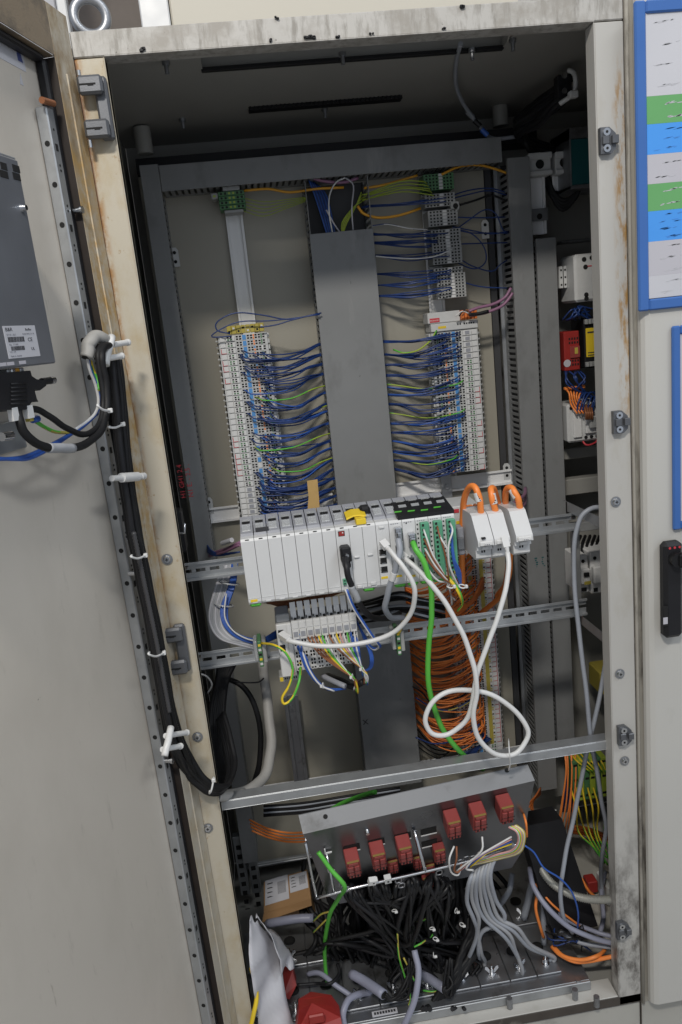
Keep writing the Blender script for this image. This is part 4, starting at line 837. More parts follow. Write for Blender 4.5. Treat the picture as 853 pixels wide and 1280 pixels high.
# right strip
GR = 'blue wires from the right terminal strip'; LR = 'thin dark blue wire from the right terminal strip into the middle duct'
RZB = RZ0 - nR * .0121
def right_wire(u, v, gy=False, top=False, bo=0.0, bs=.012):
    e = P(u, v, .455); ez = e.z + jit(.002); x = RX1 - random.choice(HC[:5]); z0 = ez + (random.uniform(.0, .03) if top else bo + random.uniform(-.007, .009)); z0 = RZ0 - .0121 * (round((RZ0 - z0) / .0121) + .5) + random.choice((-.0025, .0025))
    z0 = min(max(z0, RZB + .004), RZ0 - .004); sag = bs + jit(.003 if random.random() < .75 else .011); yo = YT - random.uniform(.008, .024)
    pts = [V((CX1 - .012, .46, ez)), V((CX1 + .004, .453, ez)), V((CX1 + .03, .442 + jit(.006), ez - sag * .4)), V(((x + CX1) / 2, yo + .006, (z0 + ez) / 2 - sag)), V((x - .022, yo, z0 - sag * .5)), V((x - .005, YT - .010, z0 - .001)), V((x, YT + .004, z0))]
    if gy: return wire('earth_wire', 'green and yellow earth wire among blue ones, from the duct to the right terminal strip', GY, .0015, pts, 'earth wires of the right terminal strip', 1)
    return wire('blue_wire', LR, 'blue' if random.random() < .88 else 'blue_mid', .00145, pts, GR)
bi = 0
for (u, v, n) in ((478, 427, 7), (480, 443, 6), (482, 456, 4), (483, 469, 4), (484, 484, 3), (485, 493, 3), (486, 505, 3), (488, 529, 4), (489, 540, 3), (490, 551, 4), (491, 564, 4), (492, 575, 4), (493, 586, 4)):
    LR = 'thin blue wire in the ' + ORD[bi] + ' bunch from the top, right terminal strip to middle duct'; bi += 1
    bo, bs = random.uniform(-.002, .010), random.uniform(.005, .018)
    for k in range(round(n * 1.5)): right_wire(u, v, top=v < 450, bo=bo, bs=bs)
for (u, v) in ((483, 481), (487, 517), (492, 574)): right_wire(u, v, True)
wire('earth_wire', 'bright green and yellow wire bent up to the top of the right terminal strip', GY, .0018, [P(492, 437, .42), P(505, 441, .405), P(522, 438, .405), P(538, 426, .41), P(546, 413, .425)], 'earth wires of the right terminal strip', 1)
# upper right rows
GU = 'blue wires of the small grey terminals'; LU = 'dark blue wire from the small grey terminals to the middle duct'
def up_wire(u, v, x, z, mat='blue', r=.0012, lab=LU, nm='blue_wire', sag=None, grp=GU):
    e = P(u, v, .455); sag = random.uniform(.0, .012) if sag is None else sag; yo = YS - random.uniform(.006, .02)
    pts = [V((CX1 - .012, .46, e.z + jit(.002))), V((CX1 + .006, .45, e.z + jit(.002))), V(((CX1 + x) / 2, yo, (e.z + z) / 2 - sag)), V((x - .015, yo, z - sag * .3)), V((x - .003, YS - .008, z)), V((x, YS + .004, z))]
    return wire(nm, lab, mat, r, pts, grp)
zr = lambda v, u=550: P(u, v, YS).z
bi = 0
for (u, v, v2, n) in ((463, 258, 250, 4), (467, 293, 290, 5), (468, 304, 302, 7), (469, 320, 318, 6), (471, 343, 340, 5), (472, 356, 350, 6), (473, 370, 365, 6)):
    for k in range(n): up_wire(u, v, tx0 + random.choice((.006, .013, .02, .043)), zr(v2 + random.uniform(-5, 5)), lab='thin blue wire in the ' + ORD[bi] + ' bunch from the top, grey terminals to middle duct')
    bi += 1
for k in range(5): up_wire(463, 241 + k * 2, tx0 + .006 + k * .003, zr(228 + k * 4), 'green_yellow', .0012, 'thin green wire from the green earth block to the duct', 'green_wire', -.008, 'green wires at the earth blocks')
for k in range(5): wire('green_wire', 'thin green wire from the left earth terminal towards the duct', 'green_yellow', .0008, px([(303, 247 + k * 4), (330, 252 + k * 4.5), (360, 249 + k * 2.6), (384, 246 + k * 1.2)], .45), 'green wires at the earth blocks')
wire('white_wire', 'thin white wire crossing the small grey terminals', 'white', .0014, px([(470, 320), (490, 322), (520, 323), (545, 320), (566, 311)], .41), 'single pale wires of the small grey terminals')
wire('white_wire', 'pale blue and white wire above the blue bundles, upper right', ['white', 'blue'], .0014, px([(466, 282), (485, 280), (510, 285), (535, 287)], .42), 'single pale wires of the small grey terminals', 1)
for lab, pts, r in (('thick amber wire sagging from the middle duct to the grey end terminal', [(447, 257), (455, 267), (475, 272), (500, 269), (526, 260)], .0028), ('amber wire rising from the middle duct to the right green earth block', [(455, 235), (480, 231), (505, 224), (522, 219)], .0026), ('amber wire arching from the right green earth block to the slotted duct', [(552, 218), (575, 208), (600, 206), (622, 212), (634, 216)], .0026), ('amber wire from the left earth terminal into the middle duct', [(305, 238), (335, 236), (362, 240), (395, 236), (430, 234)], .0026)):
    wire('amber_wire', lab, 'amber', r, px(pts, .435), 'amber wires near the top of the plate')
for lab, pts in (('upper blue wire from the grey terminals to the slotted duct', [(558, 247), (585, 238), (612, 235), (632, 240)]), ('second blue wire from the grey terminals to the slotted duct', [(558, 250), (585, 243), (612, 238), (634, 244)]), ('black wire from the end clamp to the slotted duct', [(575, 256), (595, 250), (615, 244), (634, 252)]),
        ('straight thin wire level with the white plate lug', [(560, 271), (600, 272), (632, 271)]), ('wire hooping up beside the plate lug and down again', [(566, 290), (585, 276), (606, 262), (620, 267), (628, 285), (634, 292)]), ('blue wire falling across the plate lug', [(566, 283), (590, 288), (615, 292), (636, 289)]), ('second blue wire across the plate lug', [(566, 286), (590, 291), (615, 291), (637, 291)]),
        ('long loop of wire hanging right of the grey terminals', [(566, 285), (590, 292), (605, 308), (608, 325), (600, 334), (588, 335), (568, 326)]), ('blue wire sagging to the slotted duct, mid height', [(570, 320), (590, 332), (615, 339), (625, 331), (634, 325)]), ('thin wire low down on the right of the grey terminals', [(572, 350), (600, 358), (634, 360)]), ('thin level wire below the plate lug', [(570, 305), (600, 304), (636, 303)])):
    wire('blue_wire', lab, 'blue' if 'black' not in lab else 'black', .0014 if 'black' not in lab else .0022, px(pts, .45), 'single wires right of the small grey terminals')
for lab, pts in (('upper purple cable from the coupler plug to the slotted duct', [(586, 389), (600, 384), (620, 379), (633, 370), (639, 360)]), ('lower purple cable from the coupler plug to the slotted duct', [(588, 394), (606, 391), (625, 384), (636, 374), (641, 366)])):
    cable('purple_cable', lab, 'cable', 'purple', .0032, px(pts, .41), group='purple cables at the coupler')
for k, c_ in enumerate(('white', 'black', 'brown_wire')): wire('plug_wire', ('white', 'black', 'brown')[k] + ' wire at the orange plug of the coupler', c_, .0015, px([(570 + 4 * k, 395), (578 + 3 * k, 389 - k), (588, 392 + k)], .405), 'wires at the coupler plug')
cable('black_sleeve', 'black sleeve end of the cable at the coupler plug', 'cable', 'black', .0035, px([(586, 393), (598, 392), (611, 389)], .405))
# inside the open top of the middle duct
for k in range(9):
    wire('blue_wire', 'dark blue wire inside the open top of the middle duct', 'blue' if k % 2 else 'blue_mid', .0016, px([(386 + k * 1.6, 224 + k), (394 + k * 1.8, 245), (402 + k * 1.6, 270), (410 + k * 1.2, 296)], .45 + .003 * k), 'blue wires in the open duct')
for k, (pts, c_) in enumerate((([(432, 222), (420, 228), (412, 245), (412, 268), (416, 292)], 'white'), ([(432, 222), (442, 232), (440, 260), (442, 292)], 'paper_grey'), ([(408, 262), (418, 280), (428, 294)], 'paper_grey'))):
    wire('pale_wire', ('white wire looping inside the open top of the duct', 'grey wire down the right of the open duct', 'short pale wire at the edge of the duct lid')[k], c_, .0016, px(pts, .432), 'pale wires in the open duct')
cable('purple_cable', 'purple cable arching across the top of the open duct', 'cable', 'purple', .0032, px([(388, 222), (405, 226), (428, 228), (448, 222)], .44))
for k in range(4): wire('green_wire', 'green wire in the right corner of the open duct', 'green_yellow', .0013, px([(452, 240 + 4 * k), (444 - k, 260), (434 - 2 * k, 278), (428, 296)], .455), 'green wires in the open duct')
# orange wires of the lower column
GO = 'thin orange wires of the lower terminal strip'; LO = 'thin orange wire from the lower terminal strip into the middle duct'
OB = OX1
for i in range(158):
    f = i / 157; v = 690 + f * 224 + jit(5); slot = 736 + math.floor(f * 15) * 12.2 + jit(3)
    if 855 < v < 872 and random.random() < .6: continue
    xe = OB - random.choice((.040, .046, .060, .066)) ; ze = P(600, v, YT).z; e = P(520, min(slot, 905), .455); ez = e.z
    sag = random.uniform(.002, .024) + (.018 if f > .8 else 0); yo = random.uniform(.372, .42)
    pts = [V((CX1 - .012, .462, ez)), V((CX1 + .006, .452 + jit(.01), ez + jit(.003))), V((CX1 + .035, yo + .015, ez * .85 + ze * .15 - sag * .7)), V(((CX1 + xe) / 2 + .01, yo, (ez + ze) / 2 - sag)), V((xe - .018, yo + .006, ze - sag * .45)), V((xe - .004, YT - .010, ze - .001)), V((xe, YT + .004, ze))]
    wire('orange_wire', LO, 'orange' if random.random() < .75 else 'orange_dull', .00145, pts, GO)
for k, (pts, mt_, st, lab) in enumerate((([(518, 850), (545, 872), (575, 872), (600, 850)], 'black', None, 'dark wire sagging through the orange wires'), ([(520, 872), (540, 884), (565, 888), (590, 874)], 'blue', None, 'blue wire sagging through the orange wires'), ([(540, 885), (555, 889), (575, 884), (590, 876)], 'yellow_dull', None, 'yellowish wire among the orange wires'), ([(530, 798), (550, 795), (575, 790)], 'yellow_dull', None, 'yellowish wire just below the lower front rail'), ([(516, 858), (530, 868), (545, 890)], 'black', None, 'dark wire leaving the duct beside the orange wires'), ([(520, 922), (545, 930), (580, 922), (600, 905)], 'blue', None, 'blue wire below the orange wires'))):
    wire('odd_wire', lab, mt_, .002, px(pts, .385), 'odd coloured wires among the orange ones')
for k in range(7): wire('blue_wire', 'blue wire at the foot of the lower terminal strip', 'blue', .0015, px([(600 + k * 2, 912 + k * 2), (604 + k * 1.5, 925), (596 - k * 2, 940), (588 - 3 * k, 952)], .41), 'blue wires at the foot of the lower strip')
for k in range(5): wire('dark_wire', 'dark wire at the foot of the plate, left of the lower strip', 'black', .0015, px([(522, 905 + 7 * k), (540, 925 + 5 * k), (570 - 4 * k, 930 + 4 * k), (585, 918)], .46), 'dark wires at the foot of the plate')
# ------------------------------------------------------------------ cables in front
white_plug = MB(['white', 'clear']); 
def plug(nm, label, cat, A, B, w=.006, h=.005, mt='white'):
    A, B = V(A), V(B); d = (B - A).normalized(); a = d.orthogonal().normalized(); a = V((1, 0, 0)) - d * d.x; a.normalize(); b_ = d.cross(a); L_ = (B - A).length
    m = MB([mt, 'clear']); poly = [(-w, -h), (w, -h), (w, h), (-w, h)]; m.prism(poly, A, a, b_, d * L_ * .7); m.cyl(A + d * L_ * .7, B, h, 0, 8, h * .6); return m
t = thing('network_cable', 'white network cable from the controller sockets looping left into the small terminal bank', 'cable', P(478, 690, .0))
plug('plug', 0, 0, P(478, 677, YC - .008), P(487, 688, .012)).build('plug', t)
plug('plug', 0, 0, P(351, 793, YB - .010), P(366, 803, .05)).build('plug', t)
cable('cord', None, None, 'white', .0042, [(484, 684, .018), (490, 691, .004), (503, 707, -.012), (515, 726, -.018), (519, 745, -.015), (513, 768, 0), (496, 788, .015), (470, 800, .025), (440, 806, .03), (408, 808, .035), (380, 805, .045), (362, 801, .055), (356, 797, .07)], parent=t, n=10)
t = thing('network_cable', 'white network cable hanging in a big crossed loop in front of the orange wires', 'cable', P(600, 940, -.02))
plug('plug', 0, 0, P(500, 692, YC - .006), P(511, 702, .012)).build('plug', t)
plug('plug', 0, 0, P(630, 671, .042), P(635, 690, .03)).build('plug', t)
cable('cord', None, None, 'white', .0044, [(505, 697, .018), (517, 707, .004), (540, 731, -.012), (559, 757, -.02), (576, 787, -.026), (588, 817, -.03), (595, 845, -.034), (596, 868, -.034), (592, 895, -.03), (598, 922, -.028), (618, 942, -.026), (640, 944, -.022), (656, 930, -.018), (660, 912, -.015), (645, 890, -.012), (620, 871, -.01), (590, 863, -.006), (560, 865, -.006), (540, 879, -.008), (532, 900, -.01), (540, 917, -.012), (560, 918, -.014), (580, 904, -.016), (590, 883, -.018), (594, 856, -.018), (600, 832, -.016), (612, 800, -.012), (623, 770, -.006), (632, 738, .004), (636, 712, .016), (635, 690, .03)], parent=t, n=10)
cable('green_cable', 'bright green cable from the controller hanging down past the orange wires', 'cable', 'green', .0048, [(516, 678, .012), (521, 688, .0), (532, 707, -.008), (539, 735, -.006), (540, 765, .0), (537, 800, .01), (535, 840, .02), (540, 875, .03), (553, 910, .04), (570, 934, .05), (588, 951, .07), (604, 962, .10)], n=10)
cable('grey_cable', 'short grey cable from the upper metal plug of the controller', 'cable', 'grey_cable', .0052, [(498, 674, .010), (500, 686, .0), (497, 703, -.002), (490, 725, .005), (484, 746, .015), (482, 762, .03), (490, 772, .06), (505, 772, .1)], n=10)
m = MB('white'); m.cyl(P(493, 716, .000), P(490, 725, .004), .0058, 0, 10); m.build('label_sleeve', None, 'white marker sleeve on the short grey cable', 'sleeve')
# wires of the green terminals
def gw(lab, mat, pts, r=.0016, st=None): wire('terminal_wire', lab, mat, r, [P(*p) for p in pts], 'thin wires of the green terminals', st)
for k in range(4):
    gw(('white', 'brown', 'second white', 'second brown')[k] + ' wire from the first green terminal', ('white', 'brown_wire', 'white', 'brown_wire')[k], [(530 + k * .6, 662 + 12 * k, .022), (532 + k, 668 + 11 * k, .008), (541 + 1.5 * k, 693 + 7 * k, .0), (552 + 1.2 * k, 712 + 4 * k, .006), (560 + k, 730, .015), (564, 744, .03), (565 + k * 2, 756 - 3 * k, .06)])
gw('white wire curling low under the first green terminal', 'white', [(533, 700, .02), (536, 712, .006), (548, 726, .005), (560, 727, .02)], .0018)
gw('brown wire curling low under the first green terminal', 'brown_wire', [(532, 690, .02), (536, 700, .005), (548, 716, .0), (560, 722, .02)])
gw('brown wire from the second green terminal', 'brown_wire', [(547, 658, .022), (549, 667, .008), (556, 690, .004), (560, 712, .01), (562, 735, .03)])
gw('white wire from the second green terminal', 'white', [(547, 660, .022), (551, 672, .006), (560, 688, .002), (562, 705, .006), (569, 732, .03)])
for k in range(5): gw('blue wire from the third green terminal', 'blue_mid', [(564, 656 + 8 * k, .022), (565 + k * .6, 668 + 7 * k, .008), (566 + k, 695 + k * 2, .004), (571 + k * 1.2, 716, .012), (576, 734, .03), (574, 742, .05)], .0017)
gw('white wire looping over the third green terminal', 'white', [(563, 654, .022), (566, 664, .0), (561, 682, -.004), (562, 706, .0), (570, 726, .012), (575, 735, .03)])
for k in range(3): gw(('yellow wire', 'second yellow wire', 'green wire')[k] + ' under the green terminals', ('yellow', 'yellow', 'green')[k], [(556 + 3 * k, 720, .03), (566 + 2 * k, 730, .02), (575 + k, 745, .02), (578, 756, .04), (572, 764, .07)], .0018)
for k, (u, v) in enumerate(((563, 733), (578, 733))):
    q = P(u, v, .018); m = MB('white'); m.torus(q, (.2, -.3, 1), .0055, .0013, 0, 14, 6); m.box(q.x + .004, q.x + .009, q.y - .006, q.y, q.z - .003, q.z + .003, 0, .001); m.build('cable_tie', None, ('white cable tie round the brown and white wires under the green terminals', 'white cable tie round the blue wires under the green terminals')[k], 'cable tie', 'white cable ties')
# dark wires under the controller
for k in range(11):
    c_ = ('black', 'grey_cable', 'black', 'rubber')[k % 4]; y = 741 + k * 2.4 + jit(2)
    cable('dark_wire', 'dark wire in the bundle under the right half of the controller', 'wire', c_, .0026, [(445 + jit(10), y + 14, .28), (470 + jit(8), y + 8, .2), (500, y + 2 + jit(4), .14), (530 + jit(6), y + 6, .13), (556, y + 12, .2)], group='dark wires under the controller', n=6)
for k in range(5): cable('brown_wire', 'brown wire under the left half of the controller', 'wire', 'copper', .0018, [(322 + 6 * k, 752 + k, .2), (355, 752 + 2 * k, .15), (390, 746 + 2 * k, .14), (422, 738 + k, .16), (440, 735, .22)], group='brown wires under the controller', n=6)
for k in range(4): cable('orange_cable', 'orange cable lying behind the lower front rail', 'cable', 'orange_dull', .0042, [(515, 757 + 5 * k, .30), (540, 764 + 4 * k, .26), (565, 762 + 2 * k, .26), (590, 752, .32), (604, 735 - 4 * k, .40)], group='orange cables behind the lower front rail', n=8)
for k in range(3): wire('earth_wire', 'green and yellow wire rising from the right earth terminal', ['yellow', 'green'], .0020, [P(497 + k, 792, .11), P(503 + 2 * k, 778 - 2 * k, .1), P(513 + 2 * k, 765 - 3 * k, .12), P(524, 753 - k, .15), P(545 + 6 * k, 757, .2)], 'earth wires of the lower rail', 1)
# wires of the small terminal bank
GB = 'thin wires of the small terminal bank'
def bw_(lab, mat, pts, r=.0017, st=None): wire('terminal_wire', lab, mat, r, [P(*p) for p in pts], GB, st)
for k in range(4): bw_('blue wire from the first terminal of the small bank', 'blue_mid', [(372 + (k % 2) * 4, 800 + 4 * k, YB), (373 + (k % 2) * 4, 806 + 3 * k, .070), (377 + 2 * k, 822, .062), (384 + 1.5 * k, 838, .06), (396 + k, 853, .06), (412, 861 + k * .6, .065), (432, 861, .08)])
bw_('white wire beside the blue ones at the small bank', 'white', [(374, 806, YB), (378, 814, .066), (386, 836, .056), (400, 856, .056), (418, 864, .062)])
cols_ = [('copper', 'copper'), ('copper', 'copper'), ('copper', 'copper'), ('yellow', 'yellow'), ('green', 'green'), ('white', 'white'), ('copper', 'copper'), ('white', 'white'), ('yellow', 'yellow'), ('pink_wire', 'pink'), ('white', 'white'), ('green', 'green'), ('blue_mid', 'blue'), ('white', 'white')]
names_ = {'copper': 'brownish'}
for k, (c_, nm_) in enumerate(cols_):
    u = 386 + k * 4.4; v = 796 - k * .5; tu, tv = ((441, 847) if k < 6 else (453, 836)); mid_u = (u + tu) / 2
    bw_(names_.get(nm_, nm_) + ' wire from the middle of the small terminal bank', c_, [(u, v, YB), (u + .5, v + 4, .068), (u + (tu - u) * .25, v + (tv - v) * .42, .060), (u + (tu - u) * .65, v + (tv - v) * .75, .055), (tu + jit(1.2), tv + jit(1.2), .055), (tu + 5 + jit(2), tv + 8 + jit(2), .06), (tu + 4 + jit(3), tv + 17 + jit(3), .07)])
for k in range(4): bw_('blue wire from the last terminals of the small bank', 'blue_mid', [(438 + 2 * k, 793 + 2 * k, YB), (440 + 2 * k, 798, .07), (446 + k, 812, .062), (451, 830, .056), (454, 845, .06)])
for k in range(4): bw_('blue wire looping right of the small bank', 'blue_mid', [(446, 775 + k, .14), (456 + k, 800, .10), (463 + k, 820, .09), (462 + k, 834, .09), (455, 838, .095), (450, 828, .11)], .0018)
for k in range(3):
    bw_(('white wire', 'blue wire', 'second blue wire')[k] + ' falling from the controller past the right end of the small bank', ('white', 'blue_mid', 'blue_mid')[k], [(432 + k, 737, .02), (440 + k, 757, .02), (453 + k, 778, .03), (468 + k, 800, .04), (474 + k, 808, .05), (467, 812 - k, .07), (456, 800, .10)], .0019)
for k, (u, v, lab) in enumerate(((441, 846, 'round the left wire bunch below the small terminal bank'), (453, 836, 'round the right wire bunch below the small terminal bank'), (404, 857, 'round the blue wires below the small terminal bank'), (462, 792, 'round the blue and white wires right of the small bank'))):
    q = P(u, v, .055); m = MB('white'); m.torus(q, (.5, -.2, -1), .0042, .0013, 0, 14, 6); m.box(q.x - .006, q.x - .002, q.y - .006, q.y - .001, q.z - .002, q.z + .003, 0, .001); m.build('cable_tie', None, 'white cable tie ' + lab, 'cable tie', 'white cable ties')
cable('black_sleeve', 'black cable end with clear heat-shrink below the small terminal bank', 'cable', 'black', .006, [(455, 852, .075), (440, 858, .09), (425, 850, .13), (410, 845, .18)], n=10)
cable('clear_sleeve', 'clear sleeve below the small terminal bank', 'sleeve', 'smoke', .005, [(432, 858, .07), (418, 852, .085), (404, 845, .11)], n=10)
cable('earth_wire', 'green and yellow wire drooping in a loop left of the small terminal bank', 'wire', ['yellow', 'green'], .0023, [(327, 804, .11), (344, 807, .06), (358, 817, .05), (366, 836, .05), (362, 856, .05), (353, 872, .05), (356, 880, .05), (366, 872, .052), (374, 852, .058), (376, 834, .08)], stripe=1, n=9)
# left bundle
for k in range(8): cable('white_cable', 'thin white cable in the bundle bending round behind the left hinge post', 'cable', 'grey_light' if k % 3 else 'paper', .0026, [(280 + 1.6 * k, 700, .24), (272 + 2.2 * k, 728, .20), (263 + 2.4 * k, 760, .18), (264 + 2.2 * k, 782, .165), (276 + 1.8 * k, 798 - .6 * k, .155), (300, 806 - k, .15), (322, 811 - k, .155)], group='white cables of the left bundle', n=7)
for k in range(5): cable('blue_cable', 'blue cable running with the white bundle on the left', 'cable', 'blue_mid', .0024, [(291 + 1.5 * k, 700, .23), (288 + 1.4 * k, 730, .19), (277 + 1.8 * k, 760, .17), (281 + 1.4 * k, 782, .155), (299, 798 - k, .148), (325, 804 - k, .15), (346, 797 - 2 * k, .165)], group='blue cables of the left bundle', n=7)
cable('white_cable', 'single white wire along the top of the blue bundle', 'cable', 'white', .0014, [(283, 742, .165), (281, 770, .15), (291, 788, .143), (310, 799, .14), (330, 802, .145)])
cable('orange_cable', 'short orange cable peeping from the left bundle', 'cable', 'orange_dull', .0035, [(281, 785, .2), (290, 792, .17), (300, 796, .17)])
for k, (u, v) in enumerate(((279, 729), (272, 756), (268, 785), (296, 803))):
    q = P(u + 8, v, .18); m = MB('clear'); m.torus(q, (.3, .2, 1), .018, .0016, 0, 18, 6); m.build('cable_tie', None, ('top', 'second', 'third', 'lowest')[k] + ' clear cable tie round the white bundle on the left', 'cable tie', 'clear cable ties of the left bundle')
for k in range(6): cable('blue_wire', 'blue wire leaving the left duct behind the controller', 'wire', 'blue', .0018, [(256, 676 + 2 * k, .44), (264, 688 + k, .40), (276, 692 + .5 * k, .38), (300, 690, .36)], group='blue wires behind the left end of the controller', n=6)
for k in range(2): cable('purple_cable', ('upper', 'lower')[k] + ' purple cable behind the left end of the controller', 'cable', 'purple', .003, [(262, 692 + 3 * k, .42), (280, 687 + 3 * k, .36), (300, 678 + 3 * k, .30)], group='purple cables behind the controller')
m = MB('paper'); m.cyl(P(278, 679, .34), P(290, 675, .31), .005, 0, 10); m.build('label_sleeve', None, 'white sleeve on the purple cable left of the controller', 'sleeve')
cable('grey_hose', 'grey hose bending down to the left post behind the cross bar', 'hose', 'hose_grey', .0105, [(328, 822, .30), (332, 860, .29), (337, 900, .26), (339, 935, .22), (333, 965, .18), (318, 984, .13), (297, 992, .09), (276, 997, .05)], n=12)
for k, pts in enumerate(([(283, 848, .30), (303, 858, .28), (319, 883, .27), (326, 920, .27), (324, 955, .27), (316, 985, .28)],)):
    cable('black_cable', 'black cable in a wide loop beside the grey hose', 'cable', 'rubber', .0058, pts, n=10)
for k in range(7): cable('black_cable', 'black cable hanging in the dark bundle behind the left post', 'cable', 'rubber', .0055, [(276 + 3 * k, 815 + 2 * k, .26), (272 + 2 * k, 850, .24), (264 + 2.4 * k, 890, .2), (263 + 2.6 * k, 930, .16), (268 + 2.5 * k, 960, .12), (277 + k, 985 - k, .07), (268 + k, 1000, .03)], group='black cables behind the left post', n=8)
cable('white_wire', 'thin white wire curling out of the black bundle behind the left post', 'wire', 'white', .0016, [(249, 842, .05), (259, 846, .12), (265, 856, .16), (260, 866, .18)])
cable('thin_black_wire', 'thin black wire between the black bundle and the grey hose', 'wire', 'black', .0016, [(285, 850, .25), (300, 853, .24), (322, 853, .24), (330, 848, .25)])
m = MB('steel'); q = [P(*p) for p in ((219, 667, .08), (231, 666, .08), (231, 654, .08))]; m.tube([q[0], q[1], q[2]], .0022, 0, 8, 1); m.build('wire_hook', None, 'small bent steel hook beside the left duct', 'hook')
m = MB('black'); a = P(214, 641, .15); b = P(236, 690, .15); m.box(a.x - .02, b.x - .004, .15, .19, b.z, a.z, 0, .003); m.build('latch_bar', None, 'black latch bar behind the left post', 'latch')
# ------------------------------------------------------------------ red-relay bracket hung in front of the bar
def onplane(u, v, p, n):
    d = ray(u, v); return CAM + d * ((p - CAM).dot(n) / d.dot(n))
BL = P(379, 1043, .000); BR = P(669, 976, .012)
bx = (BR - BL).normalized(); bdn = V((0, .34, -.94)); bdn = (bdn - bx * bdn.dot(bx)).normalized(); bn = bx.cross(bdn)
if bn.y > 0: bn = -bn
bp = lambda u, v, h=0.0: onplane(u, v, BL + bn * h, bn)
brk = thing('relay_bracket', 'tilted sheet steel bracket holding the red relays, hung by a string', 'bracket', (BL + BR) / 2)
m = MB('sheet_steel')
wn = [(440, 1060), (471, 1053), (504, 1046), (536, 1039), (537, 1054)]
m.sheet([bp(379, 1043), bp(669, 976), bp(661, 1010), bp(655, 1062), bp(640, 1085), bp(425, 1130), bp(408, 1118)], bn, .0015); m.build('plate', brk)
m = MB('lip_zinc'); lu = (V((0, .62, .78)) - bx * V((0, .62, .78)).dot(bx)).normalized(); e0 = onplane(376, 1019, BL, lu.cross(bx).normalized()); hL = (e0 - BL).dot(lu)
m.sheet([BL, BR, BR + lu * hL * .92 - bx * .004, BL + lu * hL - bx * .002], bn, .0015); m.build('lip', brk)
m = MB('hole')
for (u, v) in ((407, 1021), (634, 963)):
    q = onplane(u, v, BL, lu.cross(bx).normalized()); n_ = lu.cross(bx).normalized(); n_ = n_ if n_.y < 0 else -n_; m.cyl(q + n_ * .0004, q + n_ * .001, .0042, 0, 10)
m.build('lip_hole', brk)
for (u, v) in wn:
    c = bp(u, v, .0004); W_, H_ = .0150, .0080; m = MB(['hole', 'white']); m.obox(c - bx * W_ - bdn * H_, bx * 2 * W_, bdn * 2 * H_, bn * .0006, 0); m.obox(c - bx * W_ + bdn * H_, bx * 2 * W_, bdn * .0022, bn * .0016, 1); m.build('cut_out', brk)
m = MB('steel')
for (u, v) in ((459, 1039), (590, 1009)): c = bp(u, v, 0); m.cyl(c, c + bn * .007, .005, 0, 8, .0035)
m.build('rivet', brk)
m = MB('steel')
rp = [bp(382, 1054, .003), bp(395, 1117, .030), bp(402, 1121, .045), bp(440, 1111, .05), bp(500, 1097, .05), bp(560, 1083, .05), bp(610, 1070, .05), bp(655, 1052, .045)]
m.tube(rp, .0026, 0, 8, 3); m.tube([bp(518, 1038, .002), bp(524, 1060, .025), bp(532, 1089, .049)], .0036, 0, 8, 2); m.tube([bp(408, 1066, .002), bp(413, 1090, .025), bp(418, 1117, .047)], .0026, 0, 8, 2); m.build('cable_rod', brk)
m = MB('white')
for (u, v) in ((406, 1066), (410, 1089)): c = bp(u, v, .003); m.obox(c, bx * .013, bdn * .003, bn * .002); m.obox(c, bx * .0025, -bdn * .012, bn * .002)
m.build('hook_mark', brk)
def relay(u, v, s=1.0, proud=.030, lab='', grp='red relays on the steel bracket'):
    c = bp(u, v, proud); W_, H_ = .0128 * s, .0215 * s
    X = Matrix(((bx.x, -bn.x, -bdn.x, c.x), (bx.y, -bn.y, -bdn.y, c.y), (bx.z, -bn.z, -bdn.z, c.z), (0, 0, 0, 1)))
    t = thing('red_relay', lab, 'relay', c, grp)
    m = MB(['relay_red', 'hole'], X); m.box(-W_, W_, .002, proud, -H_, H_, 0, .0015)
    m.box(-W_ * .82, -W_ * .06, -.0025, .002, -H_ * .92, H_ * .55, 0, .001); m.box(W_ * .06, W_ * .82, -.0025, .002, -H_ * .92, H_ * .55, 0, .001); m.box(-W_ * .7, W_ * .7, -.001, .002, H_ * .6, H_ * .95, 0, .0008)
    for k in (-.55, -.1): m.box(-W_ * 1.0, W_ * 1.0, -.0028, -.0018, H_ * k - .0004, H_ * k + .0004, 1, .0001)
    for k in (-.45, .45): m.box(W_ * k - .0016, W_ * k + .0016, -.0031, -.002, -H_ * .8, -H_ * .6, 1, .0002)
    m.build('body', t); m = MB('brass', X); m.box(-W_ * .85, W_ * .85, .000, .004, H_ * .99, H_ * 1.06, 0, .0004); m.build('top_strip', t)
    return t
for lab, u, v, s in (('leftmost red relay on the bracket, beside the green cable', 443, 1088, 1), ('second red relay from the left, above the white cube', 475, 1079, 1), ('third red relay from the left, left of the steel stand-off rod', 508, 1071, 1), ('small red relay low on the bracket just right of the stand-off rod', 551, 1072, .85), ('high red relay, first of the three with wires on the right', 569, 1039, 1), ('high red relay, middle of the three on the right', 601, 1030, 1), ('rightmost red relay, at the bracket end above the coloured wire fan', 635, 1020, 1)):
    relay(u, v, s, .032 if s == 1 else .02, lab)
for u, v in ((492, 1085), (524, 1080), (538, 1090)): relay(u, v, .8, .006, 'dark red relay deep behind the front ones on the bracket', 'back row of red relays')
for u, v in ((445, 1122), (536, 1106), (515, 1112)): relay(u, v, .85, .012, 'dark red relay hanging low behind the steel rod', 'low row of red relays')
m = MB(['white', 'hole']); c = bp(466, 1098, .055); m.obox(c - bx * .007 - bdn * .006 + bn * .0, bx * .013 + bdn * .002, bdn * .011 - bx * .003, bn * .01); m.obox(c - bx * .008 - bdn * .002, bx * .016, bdn * .004, bn * .008); m.cyl(c + bn * .0102, c + bn * .0106, .0015, 1, 8); m.build('white_cube', None, 'white plastic cube clipped on the steel rod', 'clip', 'clips on the steel rod')
